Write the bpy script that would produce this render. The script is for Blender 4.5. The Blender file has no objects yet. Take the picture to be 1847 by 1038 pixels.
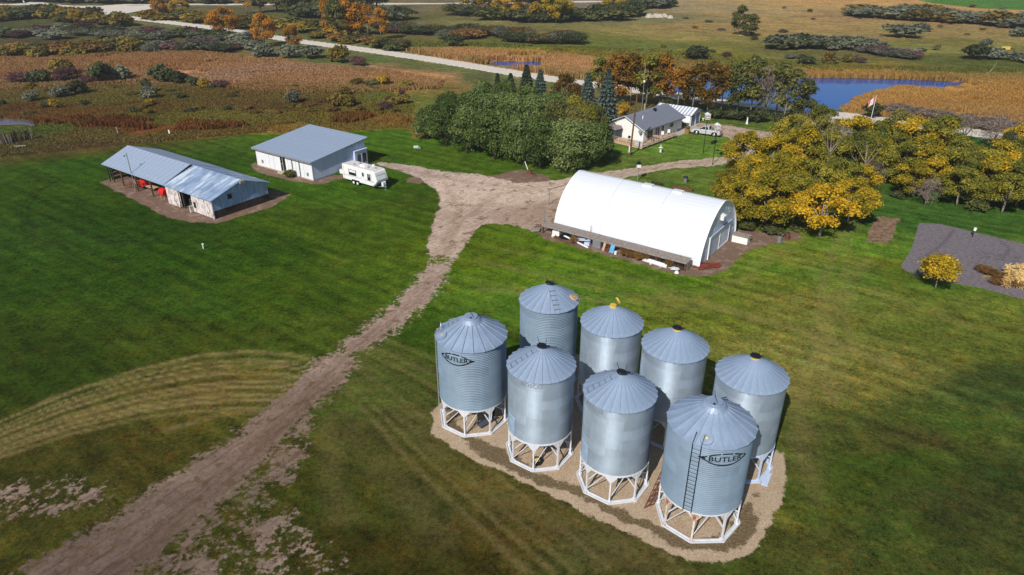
import bpy, math, random
import numpy as np
from math import sin, cos, tan, pi, radians, atan2, hypot, sqrt
from mathutils import Vector, Matrix
SC = bpy.context.scene
COL = SC.collection
# ------------------------------------------------------------------ camera, sky, sun, exposure
FPX, PITCH, CAMH, PX0, PY0 = 1262.0, radians(27.3), 36.0, 923.5, 519.0
cd = bpy.data.cameras.new('camera'); cam = bpy.data.objects.new('camera', cd); COL.objects.link(cam)
cam.location = (0, 0, CAMH); cam.rotation_euler = (radians(90) - PITCH, 0, 0)
cd.sensor_width = 36; cd.lens = 18 * FPX / 923.5; cd.clip_start = 0.5; cd.clip_end = 6000
SC.camera = cam
SUN_AZ, SUN_EL = radians(28), radians(40)          # shadows run towards (sin az, cos az)
w = bpy.data.worlds.new('World'); SC.world = w; w.use_nodes = True
nt = w.node_tree; bg = nt.nodes['Background']; sky = nt.nodes.new('ShaderNodeTexSky')
sky.sky_type = 'NISHITA'; sky.sun_disc = False; sky.sun_elevation = SUN_EL; sky.sun_rotation = SUN_AZ + pi
sky.air_density = 1.0; sky.dust_density = 0.6; sky.ozone_density = 1.2
nt.links.new(sky.outputs[0], bg.inputs[0]); bg.inputs[1].default_value = 0.072
sd_ = bpy.data.lights.new('sun', 'SUN'); sd_.energy = 4.6; sd_.angle = radians(0.5); sd_.color = (1.0, 0.955, 0.89)
sun = bpy.data.objects.new('sun', sd_); COL.objects.link(sun); sun.location = (-60, -60, 80)
sun.rotation_euler = Vector((sin(SUN_AZ) * cos(SUN_EL), cos(SUN_AZ) * cos(SUN_EL), -sin(SUN_EL))).to_track_quat('-Z', 'Y').to_euler()
SC.view_settings.view_transform = 'Standard'; SC.view_settings.look = 'None'
SC.view_settings.exposure = 0.0; SC.view_settings.gamma = 1.0; SC.view_settings.use_curve_mapping = False

# ------------------------------------------------------------------ helpers
def G(px, py, z=0.0):
    """point at height z that the photograph shows at pixel (px, py)"""
    u = (px - PX0) / FPX; v = (PY0 - py) / FPX
    d = (u, cos(PITCH) + v * sin(PITCH), -sin(PITCH) + v * cos(PITCH))
    t = (z - CAMH) / d[2]
    return (d[0] * t, d[1] * t)
FA = radians(-35.5)                                # the yard's buildings share this direction
def W(s, t, z=0.0): return (s * cos(FA) - t * sin(FA), s * sin(FA) + t * cos(FA), z)
def lin(c): return tuple(((x / 255) / 12.92 if x / 255 <= 0.04045 else ((x / 255 + 0.055) / 1.055) ** 2.4) for x in c)
def lin4(c): return lin(c) + (1.0,)

class MB:
    def __init__(s): s.v = []; s.f = []; s.m = []
    def quad(s, a, b, c, d, m=0):
        n = len(s.v); s.v += [a, b, c, d]; s.f.append((n, n + 1, n + 2, n + 3)); s.m.append(m)
    def box(s, x0, y0, z0, x1, y1, z1, m=0):
        n = len(s.v); s.v += [(x0, y0, z0), (x1, y0, z0), (x1, y1, z0), (x0, y1, z0), (x0, y0, z1), (x1, y0, z1), (x1, y1, z1), (x0, y1, z1)]
        for f in ((3, 2, 1, 0), (4, 5, 6, 7), (0, 1, 5, 4), (1, 2, 6, 5), (2, 3, 7, 6), (3, 0, 4, 7)):
            s.f.append(tuple(n + i for i in f)); s.m.append(m)
        return s
    def bar(s, p, q, wd, ht=None, m=0, up=(0, 0, 1)):
        ht = ht or wd; p = Vector(p); q = Vector(q); d = (q - p).normalized(); u = Vector(up)
        if abs(d.dot(u)) > .98: u = Vector((1, 0, 0))
        r = d.cross(u).normalized(); u = r.cross(d)
        n = len(s.v)
        for c in (p, q):
            for a, b in ((-1, -1), (1, -1), (1, 1), (-1, 1)): s.v.append(tuple(c + r * a * wd / 2 + u * b * ht / 2))
        for f in ((0, 1, 2, 3), (7, 6, 5, 4), (0, 4, 5, 1), (1, 5, 6, 2), (2, 6, 7, 3), (3, 7, 4, 0)):
            s.f.append(tuple(n + i for i in f)); s.m.append(m)
        return s
    def cyl(s, p, q, r0, r1=None, n=10, m=0, caps=True):
        r1 = r0 if r1 is None else r1; p = Vector(p); q = Vector(q); d = (q - p).normalized()
        u = Vector((0, 0, 1)) if abs(d.z) < .95 else Vector((1, 0, 0))
        a = d.cross(u).normalized(); b = d.cross(a); k = len(s.v)
        for c, r in ((p, r0), (q, r1)):
            for i in range(n):
                t = 2 * pi * i / n; s.v.append(tuple(c + a * cos(t) * r + b * sin(t) * r))
        for i in range(n):
            j = (i + 1) % n; s.f.append((k + i, k + n + i, k + n + j, k + j)); s.m.append(m)
        if caps:
            s.f.append(tuple(k + i for i in range(n))); s.m.append(m)
            s.f.append(tuple(k + n + i for i in range(n - 1, -1, -1))); s.m.append(m)
        return s
    def prism(s, poly, axis, a0, a1, m=0):
        """poly: 2-D points; axis 'x': (y,z) pts extruded along x, 'y': (x,z), 'z': (x,y)"""
        def P(p, t): return {'x': (t, p[0], p[1]), 'y': (p[0], t, p[1]), 'z': (p[0], p[1], t)}[axis]
        k = len(s.v); n = len(poly)
        s.v += [P(p, a0) for p in poly] + [P(p, a1) for p in poly]
        s.f.append(tuple(k + i for i in range(n))); s.m.append(m)
        s.f.append(tuple(k + n + i for i in range(n - 1, -1, -1))); s.m.append(m)
        for i in range(n):
            j = (i + 1) % n; s.f.append((k + i, k + n + i, k + n + j, k + j)); s.m.append(m)
        return s
    def build(s, name, mats, parent=None, loc=(0, 0, 0), rz=0, smooth=False):
        me = bpy.data.meshes.new(name); me.from_pydata([tuple(v) for v in s.v], [], s.f)
        mats = mats if isinstance(mats, (list, tuple)) else [mats]
        for m in mats: me.materials.append(m)
        if any(s.m): me.polygons.foreach_set('material_index', s.m)
        if smooth: me.polygons.foreach_set('use_smooth', [True] * len(s.f))
        recalc(me)
        return link(name, me, parent, loc, rz)
import bmesh
def recalc(me):
    b = bmesh.new(); b.from_mesh(me); bmesh.ops.recalc_face_normals(b, faces=b.faces); b.to_mesh(me); b.free()
def link(name, me, parent=None, loc=(0, 0, 0), rz=0, rot=None):
    o = bpy.data.objects.new(name, me); COL.objects.link(o); o.location = loc
    o.rotation_euler = rot if rot else (0, 0, rz)
    if parent: o.parent = parent
    return o
def tag(o, label=None, cat=None, group=None, kind=None):
    if label: o['label'] = label
    if cat: o['category'] = cat
    if group: o['group'] = group
    if kind: o['kind'] = kind
    return o
def thing(name, label, cat, loc, rz=0, group=None):
    o = bpy.data.objects.new(name, None); COL.objects.link(o); o.location = loc; o.rotation_euler = (0, 0, rz)
    o.empty_display_size = .5
    return tag(o, label, cat, group)
def np_mesh(name, V, F, mats=(), attrs=None, smooth=False):
    me = bpy.data.meshes.new(name); V = np.asarray(V, np.float32); F = np.asarray(F, np.int32); k = F.shape[1]
    me.vertices.add(len(V)); me.vertices.foreach_set('co', V.ravel())
    me.loops.add(F.size); me.loops.foreach_set('vertex_index', F.ravel())
    me.polygons.add(len(F)); me.polygons.foreach_set('loop_start', np.arange(0, F.size, k, dtype=np.int32))
    me.polygons.foreach_set('loop_total', np.full(len(F), k, np.int32))
    if smooth: me.polygons.foreach_set('use_smooth', np.ones(len(F), bool))
    for m in mats: me.materials.append(m)
    for nm, (dom, typ, dat) in (attrs or {}).items():
        at = me.attributes.new(nm, typ, dom)
        at.data.foreach_set('color' if 'COLOR' in typ else 'value', np.asarray(dat, np.float32).ravel())
    me.update(); me.validate()
    return me

# ------------------------------------------------------------------ materials
class NT:
    def __init__(s, name):
        s.mat = bpy.data.materials.new(name); s.mat.use_nodes = True; s.t = s.mat.node_tree
        s.b = s.t.nodes['Principled BSDF']; s.out = s.t.nodes['Material Output']
    def n(s, typ, **kw):
        x = s.t.nodes.new(typ)
        for k, v in kw.items(): setattr(x, k, v)
        return x
    def set(s, sock, v):
        if isinstance(v, bpy.types.NodeSocket): s.t.links.new(v, sock)
        else: sock.default_value = v
    def noise(s, scale, vec=None, detail=3, rough=.55, dist=0.0):
        x = s.n('ShaderNodeTexNoise'); x.inputs['Scale'].default_value = scale; x.inputs['Detail'].default_value = detail
        x.inputs['Roughness'].default_value = rough; x.inputs['Distortion'].default_value = dist
        if vec is not None: s.set(x.inputs['Vector'], vec)
        return x.outputs['Fac']
    def math(s, op, a, b=0.0, c=None, clamp=False):
        x = s.n('ShaderNodeMath', operation=op, use_clamp=clamp); s.set(x.inputs[0], a); s.set(x.inputs[1], b)
        if c is not None: s.set(x.inputs[2], c)
        return x.outputs[0]
    def ramp(s, f, a, b, lo=0.0, hi=1.0, smooth=True):
        x = s.n('ShaderNodeMapRange', interpolation_type='SMOOTHSTEP' if smooth else 'LINEAR')
        s.set(x.inputs[0], f); s.set(x.inputs[1], a); s.set(x.inputs[2], b); s.set(x.inputs[3], lo); s.set(x.inputs[4], hi)
        return x.outputs[0]
    def mix(s, f, a, b, mode='MIX'):
        x = s.n('ShaderNodeMix', data_type='RGBA', blend_type=mode)
        s.set(x.inputs[0], f); s.set(x.inputs[6], a); s.set(x.inputs[7], b)
        return x.outputs[2]
    def attr(s, name):
        x = s.n('ShaderNodeAttribute', attribute_name=name); return x
    def pos(s): return s.n('ShaderNodeNewGeometry').outputs['Position']
    def obj(s): return s.n('ShaderNodeTexCoord').outputs['Object']
    def map(s, vec, scale=(1, 1, 1), rot=(0, 0, 0), loc=(0, 0, 0)):
        x = s.n('ShaderNodeMapping'); s.set(x.inputs['Vector'], vec)
        x.inputs['Scale'].default_value = scale; x.inputs['Rotation'].default_value = rot; x.inputs['Location'].default_value = loc
        return x.outputs[0]
    def bump(s, h, strength=.3, dist=.05):
        x = s.n('ShaderNodeBump'); x.inputs['Strength'].default_value = strength; x.inputs['Distance'].default_value = dist
        s.set(x.inputs['Height'], h); s.t.links.new(x.outputs[0], s.b.inputs['Normal'])
    def fin(s, col, rough=.8, metal=0.0, spec=.3):
        s.set(s.b.inputs['Base Color'], col); s.set(s.b.inputs['Roughness'], rough); s.set(s.b.inputs['Metallic'], metal)
        s.b.inputs['Specular IOR Level'].default_value = spec
        return s.mat
def simple(name, c, rough=.7, metal=0.0, var=.15, scale=3.0, spec=.3, c2=None, thr=(.4, .7), bump=0):
    """paint or wood or steel with blotchy wear; c2 is the colour of the worn patches"""
    m = NT(name); o = m.obj(); n = m.noise(scale, o, 5, .6)
    base = m.mix(m.ramp(n, .3, .7), tuple(x * (1 - var) for x in lin(c)) + (1,), tuple(min(1, x * (1 + var)) for x in lin(c)) + (1,))
    if c2:
        n2 = m.noise(scale * 1.7, m.map(o, (1, 1, .35)), 6, .7)
        base = m.mix(m.ramp(n2, thr[0], thr[1]), base, lin4(c2))
    if bump: m.bump(n, bump, .02)
    return m.fin(base, rough, metal, spec)

M = {}
M['white'] = simple('white_paint', (232, 232, 230), .5, var=.05)
M['white_steel'] = simple('white_leg_paint', (208, 210, 216), .5, var=.06, c2=(160, 120, 95), thr=(.66, .74), scale=1.3)
M['rust_white'] = simple('rusting_white_paint', (214, 206, 200), .6, c2=(150, 82, 50), thr=(.46, .58), scale=1.6)
M['black'] = simple('black_plastic', (24, 26, 30), .45, var=.2)
M['dark'] = simple('dark_interior', (40, 36, 32), .9, var=.3)
M['tyre'] = simple('tyre_rubber', (34, 34, 34), .85)
M['yellow'] = simple('yellow_paint', (212, 182, 84), .6, c2=(150, 120, 60), thr=(.6, .75))
M['rust'] = simple('rusty_steel', (112, 70, 52), .85, c2=(70, 46, 38))
M['red'] = simple('red_paint', (206, 36, 34), .4, c2=(130, 28, 26), thr=(.6, .8))
M['blue'] = simple('blue_paint', (96, 156, 196), .5)
M['wood_grey'] = simple('grey_weathered_wood', (150, 140, 132), .9, c2=(96, 86, 80), thr=(.45, .7), bump=.3)
M['wood_dark'] = simple('dark_old_wood', (72, 60, 52), .95, c2=(40, 33, 30), bump=.3)
M['wood_tan'] = simple('tan_lumber', (190, 160, 130), .85, c2=(140, 110, 84), thr=(.55, .8))
M['wood_brown'] = simple('brown_post_wood', (116, 78, 56), .9, c2=(70, 48, 38))
M['wood_white'] = simple('flaking_white_wood', (212, 204, 202), .8, c2=(120, 100, 92), thr=(.5, .62), scale=1.6, bump=.2)
M['concrete'] = simple('concrete', (190, 178, 164), .9, c2=(150, 138, 124))
M['glass'] = NT('window_glass').fin((.012, .016, .022, 1), .08, 0, .6)
M['chrome'] = simple('bright_metal', (190, 194, 200), .3, .7, var=.05)
M['grey'] = simple('grey_plastic', (120, 124, 130), .6)
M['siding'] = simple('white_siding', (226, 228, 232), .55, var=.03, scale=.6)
M['shade_siding'] = simple('grey_blue_shade_siding', (190, 204, 228), .55, var=.08, scale=.8)  # white siding with shade put into its colour; also real grey-blue sheet
def steel(name, c, rough, metal, streak, streak_c, thr=(.55, .7), sc=(1, 1, .12), var=.12):
    m = NT(name); o = m.obj(); a = m.attr('tone').outputs['Fac']
    n = m.noise(1.2, o, 4); n2 = m.noise(2.2, m.map(o, sc), 5, .65)
    c1 = m.mix(m.ramp(n, .3, .7), tuple(x * (1 - var) for x in lin(c)) + (1,), tuple(min(1, x * (1 + var)) for x in lin(c)) + (1,))
    c1 = m.mix(m.math('MULTIPLY', m.ramp(n2, thr[0], thr[1]), streak), c1, lin4(streak_c))
    t = m.math('ADD', .9, m.math('MULTIPLY', a, .2))
    c1 = m.mix(1.0, c1, m.n('ShaderNodeCombineColor').outputs[0], 'MULTIPLY')
    cc = [x for x in m.t.nodes if x.bl_idname == 'ShaderNodeCombineColor'][-1]
    for i in range(3): m.set(cc.inputs[i], t)
    r = m.ramp(m.noise(6, o, 3), .2, .8, rough - .07, rough + .1)
    return m.fin(c1, r, metal, .5)
M['galv'] = steel('galvanised_wall', (170, 185, 200), .42, .6, .35, (196, 208, 224), var=.06)
M['butler_wall'] = steel('blue_grey_corrugated_steel', (118, 138, 156), .6, .08, .2, (142, 162, 186), var=.05)
M['bin_roof'] = steel('bin_roof_steel', (144, 163, 188), .5, .12, .35, (172, 188, 212), sc=(1, 1, 1))
M['roof_grey'] = steel('grey_sheet_roof', (158, 173, 196), .5, .06, .2, (168, 182, 208), sc=(1, .2, 1), var=.05)
M['roof_worn_old'] = steel('worn_galvanised_roof', (140, 162, 192), .45, .15, .8, (214, 222, 232), thr=(.50, .60), sc=(2.2, .22, .22))
M['gable_steel'] = steel('old_gable_sheeting', (150, 180, 222), .5, .1, .8, (206, 220, 238), thr=(.5, .62), sc=(2.2, 2.2, .12))
def worn_roof():
    m = NT('streaky_tin_roof'); p = m.map(m.pos(), rot=(0, 0, -FA))
    n = m.noise(1.0, m.map(p, (1.1, .16, .16)), 5, .7); n2 = m.noise(1.0, m.map(p, (.5, .5, .5)), 4, .6)
    c = m.mix(m.ramp(n2, .35, .65), lin4((128, 150, 180)), lin4((156, 176, 202)))
    c = m.mix(m.math('MULTIPLY', m.ramp(n, .53, .60), .8), c, lin4((212, 220, 230))); c = m.mix(m.math('MULTIPLY', m.ramp(n, .44, .36), .4), c, lin4((100, 120, 150)))
    return m.fin(c, .5, .1, .4)
M['roof_worn'] = worn_roof()
def quonset_mat():
    m = NT('white_arch_sheeting'); o = m.obj(); n = m.noise(.8, m.map(o, (.2, 1, 1)), 5)
    c = m.mix(m.ramp(n, .35, .7), lin4((212, 216, 224)), lin4((222, 225, 230)))
    return m.fin(c, .4, 0, .4)
M['arch'] = quonset_mat()
M['arch_end'] = simple('grey_blue_end_cladding', (196, 208, 228), .5, c2=(216, 224, 236), thr=(.6, .68), scale=1.0)
M['shingle'] = simple('slate_shingles', (118, 123, 136), .85, var=.18, scale=9)
# ------------------------------------------------------------------ ground
def poly(pts): return np.array([G(*p) for p in pts])
def sdf(P, pg):
    """signed distance to a closed polygon, positive inside"""
    x, y = P[:, 0], P[:, 1]; d = np.full(len(P), 1e18); ins = np.zeros(len(P), bool); n = len(pg)
    for i in range(n):
        a = pg[i]; b = pg[(i + 1) % n]; e = b - a; L = e @ e + 1e-9
        t = np.clip(((x - a[0]) * e[0] + (y - a[1]) * e[1]) / L, 0, 1)
        d = np.minimum(d, (x - a[0] - t * e[0]) ** 2 + (y - a[1] - t * e[1]) ** 2)
        c = (a[1] > y) != (b[1] > y)
        xi = a[0] + (y - a[1]) / (e[1] if abs(e[1]) > 1e-9 else 1e-9) * e[0]
        ins ^= c & (x < xi)
    d = np.sqrt(d); return np.where(ins, d, -d)
def ldist(P, pl):
    x, y = P[:, 0], P[:, 1]; d = np.full(len(P), 1e18)
    for i in range(len(pl) - 1):
        a = pl[i]; e = pl[i + 1] - a; L = e @ e + 1e-9
        t = np.clip(((x - a[0]) * e[0] + (y - a[1]) * e[1]) / L, 0, 1)
        d = np.minimum(d, (x - a[0] - t * e[0]) ** 2 + (y - a[1] - t * e[1]) ** 2)
    return np.sqrt(d)
def near(P, pg, m):
    return (P[:, 0] > pg[:, 0].min() - m) & (P[:, 0] < pg[:, 0].max() + m) & (P[:, 1] > pg[:, 1].min() - m) & (P[:, 1] < pg[:, 1].max() + m)
def fade(P, pts, soft, top=1.0):
    pg = poly(pts); out = np.zeros(len(P)); k = near(P, pg, soft * 2)
    out[k] = np.clip(.5 + sdf(P[k], pg) / soft, 0, top); return out
YARD = [(690, 292), (740, 298), (800, 310), (860, 313), (900, 322), (960, 328), (1010, 325), (1060, 312), (1140, 304), (1220, 291), (1300, 284), (1340, 268),
        (1310, 248), (1240, 236), (1262, 222), (1320, 228), (1400, 240), (1440, 244), (1445, 205), (1500, 212), (1530, 245), (1400, 262), (1350, 280), (1300, 298), (1220, 304), (1140, 318), (1070, 332), (1010, 400), (985, 412), (965, 416),
        (935, 410), (905, 406), (880, 404), (862, 414), (842, 440), (828, 465), (812, 490), (790, 500), (768, 488), (766, 460), (772, 430), (785, 395), (793, 370), (790, 345), (768, 328), (735, 314), (700, 303), (672, 294)]
TRACK = [(812, 482), (800, 512), (772, 545), (722, 590), (664, 640), (604, 700), (560, 745), (505, 800), (465, 850), (425, 900), (330, 965), (250, 1038), (150, 1150), (-120, 1180),
         (20, 1040), (110, 990), (180, 945), (245, 895), (325, 850), (395, 805), (450, 768), (500, 718), (560, 663), (612, 622), (662, 588), (712, 545), (747, 508), (768, 480)]
SCAT = [[(560, 745), (545, 850), (480, 890), (540, 950), (620, 1060), (100, 1100), (330, 950), (440, 860)], [(-60, 890), (100, 862), (180, 868), (220, 895), (120, 925), (-60, 960)],
        [(560, 1000), (610, 1010), (600, 1060), (540, 1040)]]
SOIL = [[(958, 412), (975, 404), (1000, 412), (1240, 470), (1262, 470), (1320, 418), (1340, 415), (1440, 418), (1445, 432), (1385, 440), (1345, 456), (1312, 486), (1270, 501), (1230, 499), (1150, 476), (1050, 449), (985, 431)],
        [(180, 330), (196, 322), (240, 318), (300, 330), (480, 345), (505, 345), (526, 352), (500, 370), (445, 389), (395, 403), (345, 403), (300, 392), (250, 366), (212, 346)],
        [(448, 298), (462, 294), (520, 312), (570, 322), (612, 316), (665, 296), (680, 296), (622, 322), (575, 333), (520, 327), (468, 312)],
        [(880, 318), (940, 306), (985, 316), (1000, 327), (930, 330)], [(735, 320), (760, 321), (765, 332), (735, 330)]]
PAD = [(792, 726), (772, 748), (775, 782), (800, 802), (860, 832), (930, 868), (1010, 906), (1100, 952), (1180, 986), (1240, 1009), (1300, 1015), (1345, 1004), (1380, 962), (1405, 905), (1421, 850), (1416, 822), (1398, 812), (1340, 778),
       (1260, 730), (1180, 690), (1060, 640), (960, 632), (860, 680)]
GARDEN = [(1658, 402), (1700, 405), (1760, 420), (1847, 440), (2000, 475), (2000, 585), (1847, 540), (1760, 518), (1700, 508), (1640, 492), (1624, 482), (1644, 450)]
PATCH = [(1583, 390), (1624, 396), (1603, 440), (1561, 436)]
LAWN = [(-900, 330), (-300, 300), (0, 285), (230, 262), (450, 243), (640, 237), (735, 232), (745, 250), (1000, 232), (1110, 225), (1200, 196), (1300, 207), (1440, 215), (1480, 213), (1620, 229), (1800, 252), (2300, 320), (3400, 1500), (-2200, 1500)]
WATER = [[(1452, 140), (1600, 141), (1606, 150), (1562, 160), (1540, 165), (1530, 178), (1510, 184), (1498, 193), (1440, 194), (1380, 186), (1340, 176), (1270, 166), (1190, 156), (1185, 143), (1240, 140), (1330, 138)],
         [(880, 108), (978, 111), (976, 120), (945, 119), (880, 112)], [(-60, 212), (40, 213), (90, 219), (60, 225), (-60, 224)], [(1590, 141), (1742, 147), (1736, 152), (1702, 163), (1664, 155), (1590, 153)]]
REEDS = [[(1140, 138), (1160, 130), (1330, 128), (1450, 133), (1600, 132), (1740, 139), (1847, 138), (2100, 140), (2300, 250), (1847, 236), (1700, 221), (1560, 208), (1490, 199), (1380, 190), (1240, 170), (1150, 156)],
         [(735, 93), (860, 92), (965, 97), (1080, 112), (1180, 128), (1180, 158), (1080, 150), (1000, 140), (930, 129), (840, 114)],
         [(-120, 112), (40, 104), (250, 94), (330, 92), (480, 108), (560, 118), (700, 130), (800, 148), (790, 160), (700, 166), (600, 168), (480, 168), (420, 160), (330, 145), (250, 148), (120, 160), (-120, 168)]]
GREEN_CROP = [(1620, -8), (1680, 6), (1770, 16), (1900, 20), (2600, 30), (2600, -40), (1620, -40)]
def widen(pl): return np.array([G(*p) for p in pl])
ROAD_A = widen([(-700, -20), (-100, 8), (0, 9), (60, 8), (150, 14), (230, 9), (430, 8.5), (800, 7), (1100, 3), (1500, -8)])
ROAD_B = widen([(60, 5), (130, 18), (200, 27), (238, 33), (380, 50), (540, 75), (640, 88), (760, 105), (860, 121), (930, 133), (1000, 144), (1080, 155), (1200, 170), (1370, 190), (1480, 205), (1620, 222), (1700, 232), (1780, 243), (1900, 262), (2500, 360)])
# rows march away from the drone's side of the yard, finer near, coarser far
ys = [14.0]
while ys[-1] < 1500: ys.append(ys[-1] * 1.0072 + .03)
ys = np.array(ys); xs_n = 640
tt = np.linspace(-1, 1, xs_n)
Y, T = np.meshgrid(ys, tt, indexing='ij'); X = T * (Y * 1.0 + 30)
GP = np.stack([X.ravel(), Y.ravel()], 1); NR, NC = len(ys), xs_n
def val_noise(P, sc, seed):
    """cheap tileable value noise"""
    r = np.random.RandomState(seed).rand(256, 256); q = P / sc; i = np.floor(q).astype(int); f = q - i; f = f * f * (3 - 2 * f)
    a = r[i[:, 0] % 256, i[:, 1] % 256]; b = r[(i[:, 0] + 1) % 256, i[:, 1] % 256]; c = r[i[:, 0] % 256, (i[:, 1] + 1) % 256]; d = r[(i[:, 0] + 1) % 256, (i[:, 1] + 1) % 256]
    return (a * (1 - f[:, 0]) + b * f[:, 0]) * (1 - f[:, 1]) + (c * (1 - f[:, 0]) + d * f[:, 0]) * f[:, 1]
def fbm(P, sc, seed): return (val_noise(P, sc, seed) * .5 + val_noise(P, sc / 2.1, seed + 1) * .3 + val_noise(P, sc / 4.3, seed + 2) * .2)
NEARW = np.clip(GP[:, 1] / 150, .25, 2.5)[:, None]
WP = GP + NEARW * 6 * (np.stack([fbm(GP, 14, 3), fbm(GP, 14, 9)], 1) - .5)     # wandering edges
WQ = GP + 1.2 * (np.stack([fbm(GP, 2.2, 13), fbm(GP, 2.2, 19)], 1) - .5)
a_lawn = sdf(WQ, poly(LAWN))
a_gravel = np.maximum(fade(WQ, YARD, 1.4), fade(WQ + .9 * (np.stack([fbm(GP, .9, 83), fbm(GP, .9, 89)], 1) - .5), TRACK, 4.6))
# worn centre stretch of the track where the grass comes through
def spot(px, py, r): c = np.array(G(px, py)); return np.exp(-((GP - c) ** 2).sum(1) / r ** 2)
a_gravel = a_gravel - .55 * spot(795, 468, 3.0) * (a_gravel > .2) - .28 * spot(640, 640, 1.8) - .22 * spot(985, 385, 3.5)
spk = fbm(GP, 1.5, 61)
for q in SCAT: a_gravel = np.maximum(a_gravel, fade(WQ, q, 5.0, .60) * (.35 + .95 * spk))
a_soil = np.zeros(len(GP))
for q in SOIL: a_soil = np.maximum(a_soil, fade(WQ, q, 1.2))
a_pad = fade(WQ, PAD, 1.8); a_weed = np.clip(1 - np.abs(sdf(WQ, poly(PAD)) - .9 - 1.2 * fbm(GP, 4, 23)) / (.5 + 1.9 * fbm(GP, 5, 29)), 0, 1) * np.clip(1.15 - (GP @ np.array([sin(.62), cos(.62)]) - 36) / 9, 0, 1)
a_garden = fade(GP, GARDEN, .8); a_patch = fade(WQ, PATCH, .7)
a_road = np.maximum(np.clip(.5 + (3.4 - ldist(GP, ROAD_B)) / 1.0, 0, 1), np.clip(.5 + (3.6 - ldist(GP, ROAD_A)) / 1.5, 0, 1))
jp = poly([(60, 7), (130, 11), (230, 11), (330, 9), (300, 12), (220, 26), (160, 21)]); a_road = np.maximum(a_road, np.clip(.5 + sdf(GP, jp) / 2, 0, 1))
a_verge = np.clip(1 - np.abs(ldist(GP, ROAD_B) - 7) / 5, 0, 1)
a_water = np.zeros(len(GP))
for q in WATER:
    for sh in ((0, 4.0) if q is WATER[0] else (0,)): a_water = np.maximum(a_water, np.clip(.5 + sdf(WP + [[0, sh]], poly(q)) / 1.0, 0, 1))
reed_sd = np.full(len(GP), -1e9)
for q in REEDS: reed_sd = np.maximum(reed_sd, sdf(WP, poly(q)))
a_reed = np.clip(.5 + reed_sd / 3, 0, 1)
a_crop = np.clip(.5 + sdf(GP, poly(GREEN_CROP)) / 3, 0, 1)
worn = np.zeros(len(GP))
for pl, wd, am in [([(-60, 800), (0, 783), (100, 738), (200, 706), (300, 686), (400, 672), (480, 672), (540, 682)], .5, .4), ([(-60, 830), (0, 812), (120, 765), (250, 735), (380, 715), (470, 712), (540, 722)], .6, .4),
                   ([(60, 735), (150, 700), (280, 670), (380, 655), (470, 650), (540, 655)], .3, .6), ([(180, 690), (250, 668), (360, 645), (440, 637), (520, 640), (570, 650)], .25, .6), ([(300, 775), (400, 745), (480, 740), (540, 742)], .4, .5),
                   ([(640, 650), (680, 690), (740, 740), (800, 830), (900, 900), (1100, 985), (1220, 1040)], 1.6, .22), ([(610, 720), (640, 790), (700, 860), (800, 960)], 1.6, .2), ([(590, 760), (600, 850), (620, 930)], 1.0, .25),
                   ([(1590, 350), (1545, 390), (1505, 450), (1485, 520), (1480, 620), (1500, 720)], .7, .35), ([(1500, 380), (1440, 430), (1330, 510), (1200, 560)], .7, .25),
                   ([(870, 520), (1000, 535), (1150, 545), (1300, 560), (1500, 610)], .5, .4), ([(900, 480), (1050, 500), (1250, 530)], .4, .3), ([(1560, 470), (1500, 560), (1440, 700), (1450, 800), (1470, 900)], 1.0, .3)]:
    worn = np.maximum(worn, am * np.exp(-(ldist(WQ, widen(pl)) / wd) ** 2))
rw = random.Random(3)
OU = [(-80, 790), (0, 762), (120, 712), (250, 668), (360, 643), (450, 635), (520, 640), (575, 655)]; IN = [(-80, 850), (0, 826), (120, 786), (250, 756), (360, 742), (440, 738), (500, 738), (540, 742)]
for k in range(9):
    f = k / 8 + rw.uniform(-.03, .03); worn = np.maximum(worn, rw.uniform(.7, 1.15) * np.exp(-(ldist(GP, widen([(a[0] * (1 - f) + b[0] * f, a[1] * (1 - f) + b[1] * f) for a, b in zip(OU, IN)])) / rw.uniform(.14, .26)) ** 2))
for k in range(11):
    e = k * 1.0 + rw.uniform(-.3, .3); worn = np.maximum(worn, rw.uniform(.2, .5) * np.exp(-(ldist(GP, widen([(620 + 6 * e, 700 - 9 * e), (668 + 14 * e, 752 - 9 * e), (735 + 22 * e, 828 - 8 * e), (830 + 30 * e, 920 - 6 * e), (960 + 36 * e, 1040 - 4 * e)])) / rw.uniform(.12, .38)) ** 2))
for pl in ([(880, 445), (1000, 470), (1150, 505), (1240, 530)], [(860, 470), (980, 500), (1120, 530), (1280, 545)], [(840, 500), (960, 525), (1110, 550)], [(1180, 530), (1330, 560), (1480, 610), (1620, 660)], [(1540, 360), (1508, 420), (1490, 500), (1500, 600), (1530, 700)], [(1570, 365), (1535, 430), (1518, 510), (1530, 620)], [(1420, 470), (1560, 520), (1750, 590)]):
    worn = np.maximum(worn, rw.uniform(.25, .5) * np.exp(-(ldist(WQ, widen(pl)) / rw.uniform(.25, .5)) ** 2))
rut = np.zeros(len(GP))
for pl, wd in [([(60, 345), (42, 370), (38, 395), (50, 420)], .12), ([(110, 322), (70, 345), (52, 372), (50, 395), (62, 418)], .12)]: rut = np.maximum(rut, np.exp(-(ldist(GP, widen(pl)) / (wd * 2.4)) ** 2))
for pl in ([(1720, 415), (1700, 440), (1660, 470)], [(1800, 430), (1822, 450), (1810, 465)], [(1760, 455), (1860, 468)], [(1760, 462), (1860, 476)]): rut = np.maximum(rut, .8 * np.exp(-(ldist(GP, widen(pl)) / .25) ** 2))
gut = np.zeros(len(GP))
TC = np.array([G(*q) for q in [(785, 500), (742, 545), (694, 590), (640, 635), (582, 695), (530, 745), (462, 805), (385, 880), (285, 970), (180, 1060)]]); nrm_ = np.array([.78, .62])
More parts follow.
